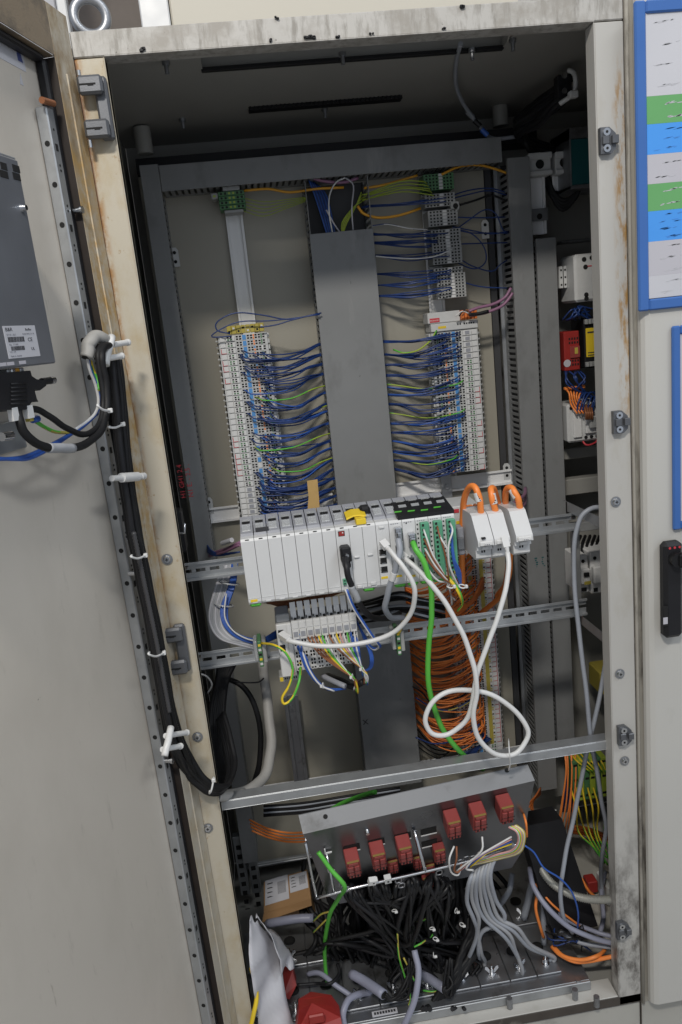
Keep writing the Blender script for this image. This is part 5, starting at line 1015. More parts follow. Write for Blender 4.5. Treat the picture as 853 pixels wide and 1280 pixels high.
m = MB(['term', 'hole']); c = bp(484, 1096, .055); m.obox(c - bx * .006 - bdn * .007, bx * .012, bdn * .013, bn * .01); m.cyl(c + bn * .0102, c + bn * .0106, .002, 1, 8); m.build('grey_cube', None, 'pale grey plastic cube clipped on the steel rod', 'clip', 'clips on the steel rod')
for k, (u, v) in enumerate(((428, 1106), (433, 1112), (498, 1101), (502, 1107), (549, 1091), (575, 1078), (583, 1074), (591, 1073), (600, 1068), (608, 1068), (617, 1063), (626, 1060))):
    c = bp(u, v, .05); m = MB('steel_dull'); a_ = bx * .0048; b_ = bdn * .010; m.tube([c - a_ - b_ * .6, c + a_ - b_ * .6, c + a_ + b_ * .6, c - a_ + b_ * .5, c - a_ - b_ * .3], .0013, 0, 6, 3); m.build('wire_clip', None, 'steel wire clip on the rod in front of the red relays', 'clip', 'wire clips on the rod')
wire('string', 'white string tying the steel bracket to the cable loop', 'white', .0012, [P(636, 924, .0), P(637, 940, -.03), P(638, 955, -.02), onplane(636, 963, BL, bn)], None)
# coloured wires at the right end of the bracket
rw = lambda lab, mat, pts, r=.0018, st=None: wire('relay_wire', lab, mat, r, [bp(*p) for p in pts], 'coloured wires at the right end of the bracket', st)
for k, c_ in enumerate(('pink_wire', 'white', 'green', 'yellow', 'pink_wire', 'grey_light', 'yellow', 'white', 'yellow_dull')):
    rw({'pink_wire': 'pink', 'grey_light': 'grey', 'yellow_dull': 'dull yellow'}.get(c_, c_) + ' wire in the fan below the rightmost red relay', c_, [(636 + 1.2 * k, 1034 - .3 * k, .05), (646 + 1.2 * k, 1040, .06), (648 + k, 1052, .062), (640 + k * 1.2, 1063 + k * .4, .06), (622, 1068 + k * .8, .055), (600 - k * 2, 1075 + k, .05)])
for k in range(4): rw('pale wire running along the rod to the right', ('white', 'pink_wire', 'blue_mid', 'yellow')[k], [(570 + 6 * k, 1090 - 2 * k, .055), (590 + 4 * k, 1075 - k, .06), (612, 1062 + k, .058), (640, 1046 + 3 * k, .056)])
rw('white wire looping below the first high relay', 'white', [(568, 1058, .045), (562, 1074, .06), (564, 1090, .06), (573, 1094, .06), (577, 1082, .05)])
rw('brown wire looping below the first high relay', 'brown_wire', [(571, 1058, .045), (571, 1074, .06), (568, 1088, .06), (574, 1090, .06), (578, 1078, .05)])
rw('white wire dropping from the middle high relay', 'white', [(603, 1046, .045), (603, 1062, .06), (592, 1074, .06), (583, 1086, .06), (592, 1088, .06)])
rw('orange wire standing up beside the rightmost relay', 'orange', [(659, 1046, .02), (658, 1030, .02), (655, 1018, .0)], .0022)
cable('green_cable', 'green cable end running from the bracket over the rod down to the floor', 'cable', 'green', .0040, [bp(398, 1065, .02), bp(412, 1085, .04), bp(431, 1108, .062), P(424, 1122, .02), P(414, 1140, .05), P(408, 1165, .1), P(406, 1195, .13), P(409, 1225, .13), P(415, 1258, .1)], n=10)
cable('green_cable', 'green cable stub crossing behind the cross bar', 'cable', 'green', .0045, [(400, 1022, .2), (425, 1006, .16), (452, 995, .12), (470, 990, .1)], n=9)
for k in range(7): cable('grey_cable', 'grey cable lying behind the cross bar', 'cable', ('rubber', 'grey_cable', 'rubber')[k % 3], .0027, [(330, 1008 + 2 * k, .25), (380, 1004 + 2 * k, .22), (430, 996 + 2 * k, .2), (500, 985 + 2 * k, .22)], group='grey cables behind the cross bar', n=7)
for k in range(4): cable('orange_cable', 'orange cable on the left below the cross bar', 'cable', 'orange', .0021, [(312 + k, 1025 + 4.5 * k, .30 - .01 * k), (335, 1036 + 3.6 * k, .26), (360, 1041 + 3.6 * k + jit(1), .22), (392, 1040 + 4 * k, .2)], group='orange cables below the cross bar', n=8)
# ------------------------------------------------------------------ black cable tangle
random.seed(21)
heads = [(443, 1105), (452, 1112), (470, 1098), (478, 1102), (505, 1095), (512, 1092), (520, 1098), (540, 1092), (548, 1094), (556, 1098)]
for k in range(70):
    h = random.choice(heads); ends = random.choice(((520, 1240), (500, 1245), (545, 1215), (590, 1220), (575, 1200), (455, 1190), (420, 1200), (570, 1262), (530, 1262)))
    mid = random.choice(((505, 1160), (515, 1185), (500, 1175), (540, 1150), (560, 1165), (470, 1150), (520, 1170)))
    cable('black_cable', 'black cable in the tangle between the red relays and the cabinet floor', 'cable', ('rubber', 'black', 'black_gloss')[k % 3], random.choice((.0032, .004, .005)), [P(h[0] + jit(5), h[1], .055 + random.uniform(0, .03)), P(h[0] + jit(12), h[1] + 18 + jit(5), .04), P(h[0] * .45 + mid[0] * .55 + jit(9), mid[1] - 18, .07 + jit(.03)), P(h[0] * .2 + mid[0] * .8 + jit(12), mid[1] + 12, .1 + jit(.04)), P(ends[0] + jit(14), ends[1] - 20, .12 + jit(.03)), PZ(ends[0] + jit(12), ends[1], GZ + .005)], group='black cables below the red relays', n=7, res=5)
for k in range(38):
    u0 = 385 + k * 6 + jit(5); cable('black_cable', 'black cable lying across the back of the cabinet floor', 'cable', 'rubber', .0055, [P(u0, 1085 + jit(10), .36), P(u0 + jit(30), 1120, .30), P(u0 + jit(40), 1150 + jit(10), .25), P(u0 + jit(40), 1180, .22), PZ(u0 + jit(30), 1196, GZ)], group='black cables at the back of the cabinet floor', n=7)
for k in range(46):
    u0 = 432 + 3.1 * k; cable('black_cable', 'black cable hanging straight down behind the red relays', 'cable', 'rubber', random.choice((.0042, .005, .006)), [P(u0 + jit(3), 1098 + jit(6) - k * .5, .15), P(u0 + jit(8), 1125, .16 + jit(.03)), P(u0 + jit(12), 1152 + jit(6), .17 + jit(.03)), P(u0 + jit(14) + 5, 1180 + jit(8), .17), PZ(u0 + jit(10) + 8, 1200 + jit(10), GZ + .004)], group='black cables hanging behind the red relays', n=7)
for k in range(10):
    cable('black_cable', 'thick black cable curving down in front of the floor plates', 'cable', 'rubber', .006, [P(600 + jit(10), 1120 + jit(10), .1), P(596 + jit(8), 1160, .1), P(585 + jit(10), 1195, .08), P(568 + jit(8), 1225, .06), P(552 + jit(10), 1250, .05), P(536 + jit(10), 1275, .03)], group='thick black cables in front of the floor plates', n=8)
for k, pts in enumerate(([(497, 1165, .06), (499, 1195, .06), (506, 1220, .06), (513, 1245, .05), (508, 1262, .05), (495, 1268, .06), (487, 1264, .08)], [(505, 1198, .05), (512, 1212, .05), (518, 1226, .05)], [(518, 1152, .08), (530, 1150, .06), (540, 1144, .06)], [(527, 1238, .07), (540, 1240, .06), (552, 1238, .06)], [(392, 1152, .15), (402, 1143, .13), (412, 1140, .12)], [(392, 1166, .15), (400, 1158, .13), (408, 1150, .12)], [(538, 1172, .08), (545, 1165, .08)], [(518, 1184, .06), (526, 1180, .06), (532, 1176, .07)])):
    cable('earth_wire', ('long yellow green earth wire curling through the black tangle', 'short earth wire beside the long one', 'earth wire above the black tangle on the right', 'earth wire low by the grey hose stub', 'upper earth wire near the cardboard box', 'lower earth wire near the cardboard box', 'tiny earth wire end in the tangle', 'earth wire end in the middle of the tangle')[k], 'wire', ['yellow_dull', 'green'], .0018, pts, stripe=1, group='earth wires in the black tangle', n=9)
for k in range(7):
    q = P(random.uniform(420, 580), random.uniform(1115, 1200), .045); m = MB('white'); m.torus(q, (jit(1), jit(.5), 1), .0045, .001, 0, 12, 5); m.box(q.x, q.x + .006, q.y - .007, q.y - .003, q.z - .002, q.z + .002, 0, .0006); m.build('cable_tie', None, 'white cable tie among the black cables', 'cable tie', 'white cable ties in the black tangle')
# grey cables down to the glands
ge = [(582, 1213), (606, 1207), (653, 1216), (653, 1218), (688, 1201), (692, 1202), (600, 1205)]
for k in range(7):
    e = ge[k]; a0 = (600 + k * 4, 1084 - k * 3); pts = [bp(642, 1056 + k, .05), bp(a0[0], a0[1], .045), P(588 + k * 4.2, 1100 - k, .0), P(584 + k * 6, 1124 + jit(2), .02), P(592 + k * 6.5, 1148 + jit(3), .03)]
    if k in (0, 1, 6): pts += [P(597 + k, 1165, .05), P((597 + e[0]) / 2, 1190, .07)]
    else: pts += [P(618 + k * 6, 1176 - 3 * k, .03), P((636 + e[0]) / 2, 1197 - k * 3, .05)]
    pts += [PZ(e[0], e[1] - 6, GZ + .02), PZ(e[0], e[1], GZ + .004)]
    cable('grey_cable', 'grey cable fanning from the coloured wires down to a floor gland', 'cable', 'grey_light' if k % 2 else 'grey_cable', .0041, pts, group='grey cables to the floor glands', n=9)
cable('grey_cable', 'grey cable bending behind the grey fan', 'cable', 'grey_cable', .006, [(640, 1092, .2), (638, 1110, .18), (632, 1122, .18), (624, 1132, .2)], n=10)
cable('grey_sleeve', 'dark grey cable with red cut end standing over the rear floor plate', 'cable', 'grey_cable', .008, [(668, 1095, .2), (662, 1120, .2), (655, 1148, .2)], n=10)
# hoses at the bottom
for lab, pts, r, mt_ in (('lilac grey hose stub with black cables coming out, bottom middle', [(440, 1218, .10), (458, 1228, .07), (480, 1244, .03)], .0095, 'lilac_grey'), ('lilac grey hose stub right of the black tangle', [(525, 1216, .10), (540, 1226, .07), (556, 1236, .04)], .009, 'lilac_grey'), ('grey blue hose looping at the bottom edge', [(432, 1290, .02), (429, 1268, .03), (436, 1250, .05), (450, 1243, .07), (470, 1240, .1)], .0065, 'lilac_grey'), ('grey blue cable rising through the tangle at the bottom', [(518, 1188, .05), (523, 1210, .03), (521, 1240, .01), (512, 1268, .0), (500, 1292, .0)], .006, 'lilac_grey'), ('grey cable lying on the floor plates, bottom left', [(385, 1218, .15), (400, 1217, .13), (420, 1232, .1), (440, 1246, .08)], .005, 'lilac_grey'), ('thin dark cable on the floor plates, bottom left', [(372, 1232, .12), (395, 1230, .12), (412, 1230, .1), (424, 1218, .12), (422, 1205, .14)], .0035, 'black'), ('pale clear tube lying in front of the cardboard box', [(335, 1155, .25), (360, 1150, .23), (392, 1148, .22)], .009, 'lilac_grey')):
    b_ = MB([mt_, 'hole']); qs = px(pts); b_.tube(qs, r, 0, 12, 5)
    if 'stub' in lab: d_ = (qs[-1] - qs[-2]).normalized(); b_.cyl(qs[-1] + d_ * .0003, qs[-1] + d_ * .0008, r * .82, 1, 12)
    b_.build('hose', None, lab, 'hose')
# braided hose, grey cables and other things, lower right
cable('braided_hose', 'braided grey hose sweeping to the right post, lower right', 'hose', 'braid', .0085, [(672, 1070, .15), (678, 1088, .12), (690, 1104, .10), (708, 1116, .08), (730, 1123, .06), (752, 1125, .04), (768, 1124, .025)], n=14, ribs=.0016)
cable('grey_cable', 'grey cable looping up before the right breakers and dropping past the cross bar', 'cable', 'grey_cable', .0044, [(775, 650, .06), (762, 640, .07), (748, 634, .08), (735, 638, .08), (725, 650, .08), (719, 675, .08), (718, 720, .08), (722, 770, .07), (729, 830, .06), (735, 880, .055), (739, 925, .06), (746, 960, .08), (752, 1000, .1), (758, 1035, .12), (753, 1070, .15), (752, 1100, .2), (756, 1130, .2)], n=9)
cable('grey_cable', 'second grey cable slanting down through the lower right corner', 'cable', 'grey_cable', .0044, [(770, 790, .1), (760, 820, .09), (752, 860, .08), (744, 900, .07), (736, 930, .07), (727, 975, .08), (718, 1020, .08), (709, 1060, .07), (703, 1095, .06), (701, 1125, .06), (706, 1150, .07), (716, 1166, .08)], n=9)
for k, (pts, r, mt_) in enumerate((([(662, 1085, .14), (668, 1110, .1), (685, 1135, .07), (710, 1158, .06), (740, 1172, .05), (768, 1180, .04)], .0052, 'lilac_grey'), ([(680, 1110, .16), (690, 1130, .12), (710, 1150, .1), (745, 1165, .08), (770, 1172, .06)], .0045, 'lilac_grey'), ([(678, 1105, .16), (680, 1140, .14), (680, 1180, .13)], .0062, 'grey_cable'), ([(700, 1165, .1), (725, 1178, .08), (765, 1185, .05)], .0045, 'grey_cable'), ([(757, 1090, .25), (752, 1115, .2), (755, 1145, .15), (750, 1168, .12)], .005, 'lilac_grey'))):
    cable('grey_cable', ('thick lilac cable crossing the lower right corner', 'second lilac cable above the thick one', 'upright grey cable with frayed end by the orange cable', 'low grey cable near the orange loop', 'lilac cable close to the right post')[k], 'cable', mt_, r, pts, n=9, group='grey and lilac cables, lower right')
for k, (pts, r) in enumerate((([(690, 1184, .1), (700, 1193, .08), (715, 1201, .06), (735, 1202, .05), (770, 1195, .03)], .0042), ([(692, 1183, .1), (706, 1196, .07), (726, 1200, .05), (745, 1196, .04), (756, 1188, .06), (757, 1176, .08)], .0038), ([(672, 1118, .12), (670, 1135, .11), (676, 1160, .11), (680, 1172, .12)], .0032), ([(670, 1105, .14), (690, 1130, .1), (715, 1150, .09), (733, 1163, .09)], .0022), ([(727, 1098, .15), (735, 1112, .14), (745, 1122, .14)], .003))):
    cable('orange_cable', ('thick orange cable lying along the floor edge, lower right', 'orange cable curling up beside the thick one', 'orange cable bending down beside the upright grey cable', 'thin orange wire slanting across the lower right corner', 'short orange cable near the red block on the right')[k], 'cable', 'orange', r, pts, n=9, group='orange cables on the floor, lower right')
wire('blue_wire', 'single blue wire arching from the bracket down the lower right corner', 'blue_mid', .0019, [P(656, 1057, .06), P(668, 1066, .06), P(680, 1085, .05), P(700, 1098, .05), P(715, 1115, .05), P(723, 1140, .06), P(722, 1165, .08)], None)
for k in range(10): wire('dark_wire', 'thin dark wire tangled in the lower right corner', ('black', 'blue', 'black')[k % 3], .0016, [P(690 + jit(12), 1160 + jit(10), .12), P(700 + jit(15), 1172 + jit(12), .09), P(715 + jit(15), 1168 + jit(14), .08), P(728 + jit(14), 1180 + jit(10), .08)], 'thin dark wires, lower right')
p0 = P(653, 1028, .16); 
m = MB(['black', 'hole']); A = P(652, 1034, .13); B = P(703, 1024, .13); C_ = P(748, 1158, .10); D_ = P(692, 1168, .10)
m.sheet([A, B, C_, D_], (B - A).cross(D_ - A) * (-1 if (B - A).cross(D_ - A).y > 0 else 1), .055); m.build('black_housing', None, 'leaning black plastic housing behind the grey cables, lower right', 'housing')
q = P(689, 1015, .18); m = MB('white'); m.prism([(-.010, -.003), (.008, -.004), (.012, .002), (.004, .004), (.002, .010)], q, (1, 0, 0), (0, -.5, .8), (0, .002, .001)); m.build('paper_scrap', None, 'scrap of white paper on top of the leaning black housing', 'paper')
# green terminal with earth wires, right behind the bar
q0 = P(716, 955, .40); q1 = P(760, 990, .40); t = thing('earth_terminal', 'green earth terminal row with yellow green wires, right below the cross bar', 'terminal', ((q0.x + q1.x) / 2, .42, q1.z)); n_ = 6
for k in range(n_):
    x0 = q0.x + (q1.x - q0.x) * k / n_; x1 = q0.x + (q1.x - q0.x) * (k + 1) / n_ - .0008; m = MB(['green_dark', 'hole', 'green_yellow']); m.box(x0, x1, .40, .45, q1.z - .012, q0.z + .004, 2 if k % 2 else 0, .001)
    for z in (q1.z, (q0.z + q1.z) / 2, q0.z - .006): m.box(x0 + .002, x1 - .002, .3994, .401, z - .003, z + .003, 1, .0002)
    m.build('terminal', t)
for k in range(6): cable('earth_wire', 'yellow and green wire hanging from the right earth terminal row', 'wire', ['yellow', 'green'], .0022, [(714 + 7 * k, 985, .40), (718 + 7 * k + jit(3), 1010, .36), (726 + 6 * k + jit(3), 1040, .32), (742 + 4 * k, 1064 + jit(6), .30), (756 + 2 * k, 1076 + jit(6), .30)], group='earth wires of the right terminal row', n=9, stripe=1)
for k in range(6): cable('earth_wire', 'yellow and green wire at the top of the right earth terminal row', 'wire', ['yellow', 'green'], .0022, [(712 + 6 * k, 940, .44), (722 + 6 * k, 952, .40), (738 + 4 * k, 965, .39)], group='earth wires above the right terminal row', n=9, stripe=1)
for k in range(6): cable('orange_wire', 'orange wire hanging below the second duct on the right', 'wire', 'orange', .0018, [(702 + 3 * k, 922, .44), (707 + 2.4 * k + jit(2), 960, .40), (704 + 2.6 * k + jit(3), 1000, .38), (696 + 3.5 * k, 1040 + jit(8), .38)], group='orange wires below the second duct', n=7)
for k in range(5): cable('orange_wire', 'orange wire fanning out beside the bracket end', 'wire', 'orange_dull', .0022, [(676, 985 + 2 * k, .40), (670 - k, 995 + 2 * k, .34), (660 + k * 2, 1006 + 3 * k, .30)], group='orange wires beside the bracket end', n=7)
for k in range(3): cable('orange_cable', 'orange cable crossing behind the earth wires on the right', 'cable', 'orange_dull', .004, [(712, 1032 + 4 * k, .42), (735, 1036 + 4 * k, .42), (762, 1046 + 4 * k, .42)], group='orange cables behind the right earth wires', n=7)
for k in range(5): wire('dark_wire', 'dark blue wire behind the orange ones below the second duct', 'blue', .0024, [P(706 + 4 * k, 925, .45), P(710 + 3 * k, 965, .44), P(704 + 3 * k, 1015, .42)], 'dark blue wires below the second duct')
m = MB(['red', 'term']); q = P(742, 1110, .28); m.box(q.x - .012, q.x + .012, .28, .31, q.z - .015, q.z + .015, 0, .002); m.box(q.x + .016, q.x + .03, .24, .3, q.z - .022, q.z + .028, 1, .003); m.build('red_block', None, 'dark red block with beige end behind the braided hose', 'block')
# ------------------------------------------------------------------ things on the cabinet floor, lower left
A = P(330, 1103, .34); B = P(384, 1087, .34); C_ = P(389, 1124, .27); D_ = P(330, 1142, .27); nn = (B - A).cross(D_ - A).normalized(); nn = nn if nn.y < 0 else -nn
t = thing('cardboard_box', 'brown cardboard box with two white printed labels on the cabinet floor', 'box', (A + C_) / 2 - V((0, 0, .05)))
m = MB('card'); m.sheet([A, B, C_, D_], nn, .05); m.build('carton', t)
m = MB('card'); E_ = P(390, 1132, .25); F_ = P(328, 1153, .25); m.sheet([D_ + nn * .0015, C_ + nn * .0015, E_, F_], nn, .0015); m.build('flap', t)
def lerp2(a, b): 
    return lambda s, r: (A + (B - A) * s) * (1 - r) + (D_ + (C_ - D_) * s) * r + nn * a
for nm, s0_, s1_, r0, r1 in (('large_label', .03, .55, -.02, .78), ('small_label', .58, .98, .05, .62)):
    L2 = lerp2(.001, 0); m = MB(['paper', 'ink']); m.sheet([L2(s0_, r0), L2(s1_, r0), L2(s1_, r1), L2(s0_, r1)], nn, .0008); L3 = lerp2(.0014, 0)
    for k in range(9): a_ = s0_ + (s1_ - s0_) * (.12 + .30 * random.random()); m.sheet([L3(s0_ + (s1_ - s0_) * (.55 + .04 * k), r0 + (r1 - r0) * .2), L3(s0_ + (s1_ - s0_) * (.565 + .04 * k), r0 + (r1 - r0) * .2), L3(s0_ + (s1_ - s0_) * (.565 + .04 * k), r0 + (r1 - r0) * .7), L3(s0_ + (s1_ - s0_) * (.55 + .04 * k), r0 + (r1 - r0) * .7)], nn, .0002, 1)
    for k in range(4): m.sheet([L3(s0_ + (s1_ - s0_) * .1, r0 + (r1 - r0) * (.15 + .18 * k)), L3(s0_ + (s1_ - s0_) * (.3 + jit(.12)), r0 + (r1 - r0) * (.15 + .18 * k)), L3(s0_ + (s1_ - s0_) * .35, r0 + (r1 - r0) * (.19 + .18 * k)), L3(s0_ + (s1_ - s0_) * .1, r0 + (r1 - r0) * (.19 + .18 * k))], nn, .0002, 1)
    m.build(nm, t)
# crumpled paper sheets
def crumple(nm, label, rows, cat='paper', grp=None):
    m = MB(['paper', 'ink_soft']); n = 9; R_ = len(rows); vs = []
    g = []
    for i in range((R_ - 1) * 4 + 1):
        k = min(R_ - 2, i // 4); f = (i - k * 4) / 4; a = rows[k]; b = rows[k + 1]
        l = (P(*a[0])).lerp(P(*b[0]), f); r = (P(*a[1])).lerp(P(*b[1]), f); row = []
        for j in range(n):
            s = j / (n - 1); q = l.lerp(r, s) + V((0, .010 * math.sin(s * 5.5 + i * .35) + .004 * math.sin(i * 1.1 + s * 9), .002 * math.sin(i * 2 + j))); row.append(q)
        g.append(row)
    vs = [q for row in g for q in row]; fs = []
    for i in range(len(g) - 1):
        for j in range(n - 1): fs.append([i * n + j, i * n + j + 1, (i + 1) * n + j + 1, (i + 1) * n + j])
    m.add(vs, fs, 0, True); o = m.build(nm, None, label, cat, grp); sol = o.modifiers.new('thickness', 'SOLIDIFY'); sol.thickness = .0006; return o
crumple('paper_sheet', 'crumpled white paper sheet leaning against the left post, bottom left', [((312, 1152, .02), (322, 1149, .06)), ((312, 1170, .01), (338, 1172, .08)), ((311, 1195, .0), (352, 1195, .08)), ((314, 1215, .0), (353, 1215, .06)), ((318, 1240, .0), (358, 1245, .04)), ((322, 1268, .0), (366, 1275, .03)), ((324, 1300, .0), (376, 1300, .02))])
crumple('paper_sheet', 'curled upper sheet of white paper above the red block, bottom left', [((320, 1148, .05), (324, 1149, .1)), ((330, 1160, .03), (344, 1168, .1)), ((342, 1178, .03), (358, 1186, .1)), ((350, 1196, .03), (368, 1200, .09)), ((352, 1217, .04), (367, 1209, .08))])
m = MB('red'); A = P(374, 1264, -.005); m.sheet([A, P(390, 1254, .03), P(416, 1258, .03), P(426, 1272, .0), P(430, 1294, -.02), P(370, 1294, -.02)], (0, -1, .3), .04); m.box(A.x + .015, A.x + .045, -.012, -.004, A.z - .03, A.z - .01, 0, .003); m.build('red_block', None, 'bright red plastic block at the bottom edge', 'block')
m = MB('red'); A = P(354, 1217, .14); m.sheet([A, P(366, 1213, .14), P(371, 1232, .12), P(362, 1250, .1), P(354, 1246, .1)], (0, -1, .2), .03); m.build('red_block', None, 'dark red block half hidden behind the crumpled paper', 'block')
cable('yellow_cable', 'yellow cable curving beside the crumpled paper at the left post', 'cable', 'yellow', .0042, [(314, 1210, .03), (319, 1225, .01), (321, 1245, .0), (318, 1265, -.01), (311, 1292, -.015)], n=10)
for k, (u, v) in enumerate(((312, 1040), (300, 1060))):
    q = P(u, v, .44); m = MB(['galv', 'hole']); m.box(q.x - .014, q.x + .008, .44, .46, -1.70, q.z + .03, 0, .001)
    for j in range(12): m.box(q.x - .009, q.x + .002, .4396, .4404, q.z - .005 - j * .025, q.z + .007 - j * .025, 1, .0003)
    m.build('slotted_post', None, ('inner slotted steel post behind the cardboard box', 'outer slotted steel post next to the left post, low down')[k], 'post')
m = MB('galv'); a = P(300, 1086, .46); b = P(395, 1069, .46); zz_ = (a.z + b.z) / 2; m.box(a.x, b.x + .25, .46, .47, zz_ - .008, zz_ + .004, 0, .001); m.box(a.x, b.x + .25, .452, .46, zz_ - .0, zz_ + .004, 0, .001); m.build('din_rail', None, 'low steel rail behind the cardboard box', 'rail', 'metal mounting rails in the cabinet')
q = P(655, 1247, .03); m = MB(['paper', 'ink']); a = PZ(466, 1272, GZ + .001); m.box(a.x, a.x + .05, a.y - .0, a.y + .012, GZ + .0, GZ + .002, 0, .0002)
for k in range(8): m.box(a.x + .004 + k * .0055, a.x + .008 + k * .0055, a.y + .003, a.y + .009, GZ + .0018, GZ + .0023, 1, .0001)
m.build('floor_label', None, 'small white printed label on the floor plates, bottom edge', 'label')
# ------------------------------------------------------------------ panel computer on the door
hp = .035
a = DL(29, 203, hp); b = DL(65, 455, hp); sx0 = (a.x + b.x) / 2; zt = DL(12, 196, hp).z; zb = (DL(20, 460, hp).z + DL(65, 454, hp).z) / 2
pc = thing('panel_computer', 'dark grey metal computer box on the inside of the open door', 'computer', DM @ V((sx0 + .12, -.02, zb)))
m = MB('pc_case', DM); m.box(sx0, sx0 + .34, -.0238, hp, zb, zt, 0, .0018); m.build('case', pc)
m = MB('galv', DM); m.box(sx0 + .001, sx0 + .339, -.02, hp - .002, zt, zt + .0025, 0, .0006); m.build('top_edge', pc)
m = MB('hole', DM)
for (u0, u1, v0, v1) in ((15, 25, 207, 214), (15.5, 26, 217, 224), (0, 9, 204, 211), (-1, 10.5, 214, 221)):
    p = DL(u0, v0, hp); q = DL(u1, v1, hp); m.box(p.x, q.x, hp - .001, hp + .0004, (p.z + q.z) / 2 - .0038, (p.z + q.z) / 2 + .0038, 0, .0003)
m.build('vent_slot', pc)
q = DL(27, 260, hp); m = MB('steel', DM); m.cyl((q.x, hp, q.z), (q.x, hp + .006, q.z), .0045, 0, 12, .003); m.build('screw', pc)
c0 = DL(3, 409, hp); c1 = DL(50, 443, hp); m = MB(['paper', 'ink', 'ink_soft'], DM); L0, L1 = max(c0.x, c1.x), min(c0.x, c1.x); T0 = DL(25, 407, hp).z; T1 = DL(28, 447, hp).z
m.box(L1, L0, hp, hp + .0004, T1, T0, 0, .0001); LX_ = Matrix(((-1, 0, 0, L0), (0, 0, 1, hp + .0005), (0, 1, 0, T1), (0, 0, 0, 1))); W_ = L0 - L1; H_ = T0 - T1
def tx(body, size, x, y, mi=1): m.text(body, size * H_, LX_ @ Matrix.Translation((x * W_, y * H_, 0)) @ Matrix.Scale(.75 * W_ / H_ * 1.0, 4, (1, 0, 0)), mi)
tx('B&R', .16, .05, .84); tx('Buffer', .11, .66, .84); tx('5P 81 :361', .09, .06, .70, 2); tx('Serial 0042 24 18', .07, .55, .72, 2); tx('CE', .17, .68, .50); tx('No. 17 000', .08, .08, .40, 2); tx('VA : 24', .08, .06, .18, 2); tx('Made in Austria', .07, .06, .05, 2); tx('UL', .13, .74, .22)
for (y0, y1, x0, x1) in ((.50, .66, .08, .56), (.24, .37, .12, .54)):
    x = x0
    while x < x1: w_ = random.choice((.008, .014, .02)); m.box(L0 - x * W_, L0 - (x + w_) * W_, hp + .0003, hp + .0006, T1 + y0 * H_, T1 + y1 * H_, 1, .00001); x += w_ + random.choice((.008, .012))
m.build('rating_label', pc, 'white rating label with bar codes')
m = MB('paper_grey', DM)
for u in (3, 13, 28): q = DL(u, 456 - u * .08, hp); m.box(q.x - .007, q.x + .006, hp, hp + .0003, zb + .003, zb + .0065, 0, .0001)
m.build('port_mark', pc)
m = MB(['galv', 'steel', 'amber'], DM); c = DL(12, 464, .02)
for k in range(4): q = DL(4 + 5.5 * k, 465, .02); m.box(q.x - .003, q.x + .004, .012, .028, zb - .010, zb - .0005, k % 3, .001)
q = DL(10, 545, -.01); m.box(q.x - .05, q.x + .08, -.0236, -.02, q.z - .02, zb - .06, 0, .001); m.build('port_row', pc)
# black hooded plug below it
p = D(24, 500, .02); t = thing('video_plug', 'black hooded plug with thumb screws under the computer box', 'plug', p)
m = MB(['black', 'white', 'steel']); 
def dq(u, v, n): return D(u, v, n)
poly = [(0, 466), (38, 463), (40, 470), (46, 474), (58, 475), (58, 482), (50, 488), (43, 486), (46, 498), (48, 502), (41, 501), (36, 508), (33, 512), (0, 512)]
m.sheet([dq(u, v, .030) for u, v in poly], -DN * -1, .030)
for k in range(6): A_ = dq(13, 480 + 5 * k, .0302); B_ = dq(33, 479 + 5 * k, .0302); m.tube([A_, B_], .0013, 0, 6, 1)
m.build('hood', t)
m = MB(['steel', 'black']); A_ = dq(52, 477, .018); B_ = dq(67, 475, .018); m.cyl(A_, A_.lerp(B_, .7), .0042, 1, 10); m.cyl(A_.lerp(B_, .7), B_, .0045, 0, 10); m.build('thumb_screw', t)
m = MB('steel'); A_ = dq(2, 546, .012); B_ = dq(14, 544, .012); m.cyl(A_, B_, .005, 0, 10); m.build('thumb_screw', t)
m = MB('white')
for (u, v) in ((13, 517), (32, 514)): c = dq(u, v, .024); m.obox(c - DS * .006 - V((0, 0, .008)), DS * .011, V((0, 0, .014)), DN * .006)
m.build('latch', t)
m = MB(['yellow_dull', 'blue_mid']); c = dq(34, 527, .008); m.obox(c - DS * .005, DS * .008, V((0, 0, .007)), DN * .006); c = dq(44, 524, .012); m.cyl(c - DS * .006, c + DS * .006, .004, 1, 8); m.build('earth_lug', t)
# cables on the door
dv = lambda pts: [D(*p) for p in pts]
t = thing('black_cable', 'thick black cable sweeping from the plug round a grey sleeve label to the door edge', 'cable', D(58, 558, .02))
cable('cord', None, None, 'rubber', .0050, dv([(22, 510, .024), (24, 525, .028), (31, 541, .03), (45, 554, .032), (65, 560, .034), (90, 560, .034), (112, 552, .034), (127, 536, .034), (133, 512, .034), (133, 485, .034), (129, 462, .034), (127, 445, .034), (130, 434, .032), (137, 432, .03)]), parent=t, n=12)
cable('label_sleeve', None, None, 'grey_light', .0058, dv([(60, 559.5, .034), (75, 560.5, .034), (91, 560, .034)]), parent=t, n=12)
cable('black_cable', 'thinner black cable crossing above the thick one under the computer box', 'cable', 'rubber', .0039, dv([(36, 511, .02), (50, 513, .022), (64, 522, .026), (82, 534, .028), (98, 542, .03), (113, 541, .03), (124, 530, .03), (129, 510, .03), (128, 485, .03), (124, 460, .03), (123, 442, .03), (127, 432, .028), (136, 430, .026)]), n=10)
for k, (mt_, nm_, o) in enumerate((('white', 'white', 0), ('blue_mid', 'blue', 1.5))):
    wire('door_wire', nm_ + ' wire running from the grey hose end down to the left on the open door', mt_, .0021, dv([(109 + o, 446, .012), (112 + o, 462, .012), (119 + o, 480, .014), (123 + o, 500, .016), (120 + o, 515, .016), (110, 526 + o, .014), (94, 537 + 2 * o, .012)]), 'thin wires on the open door')
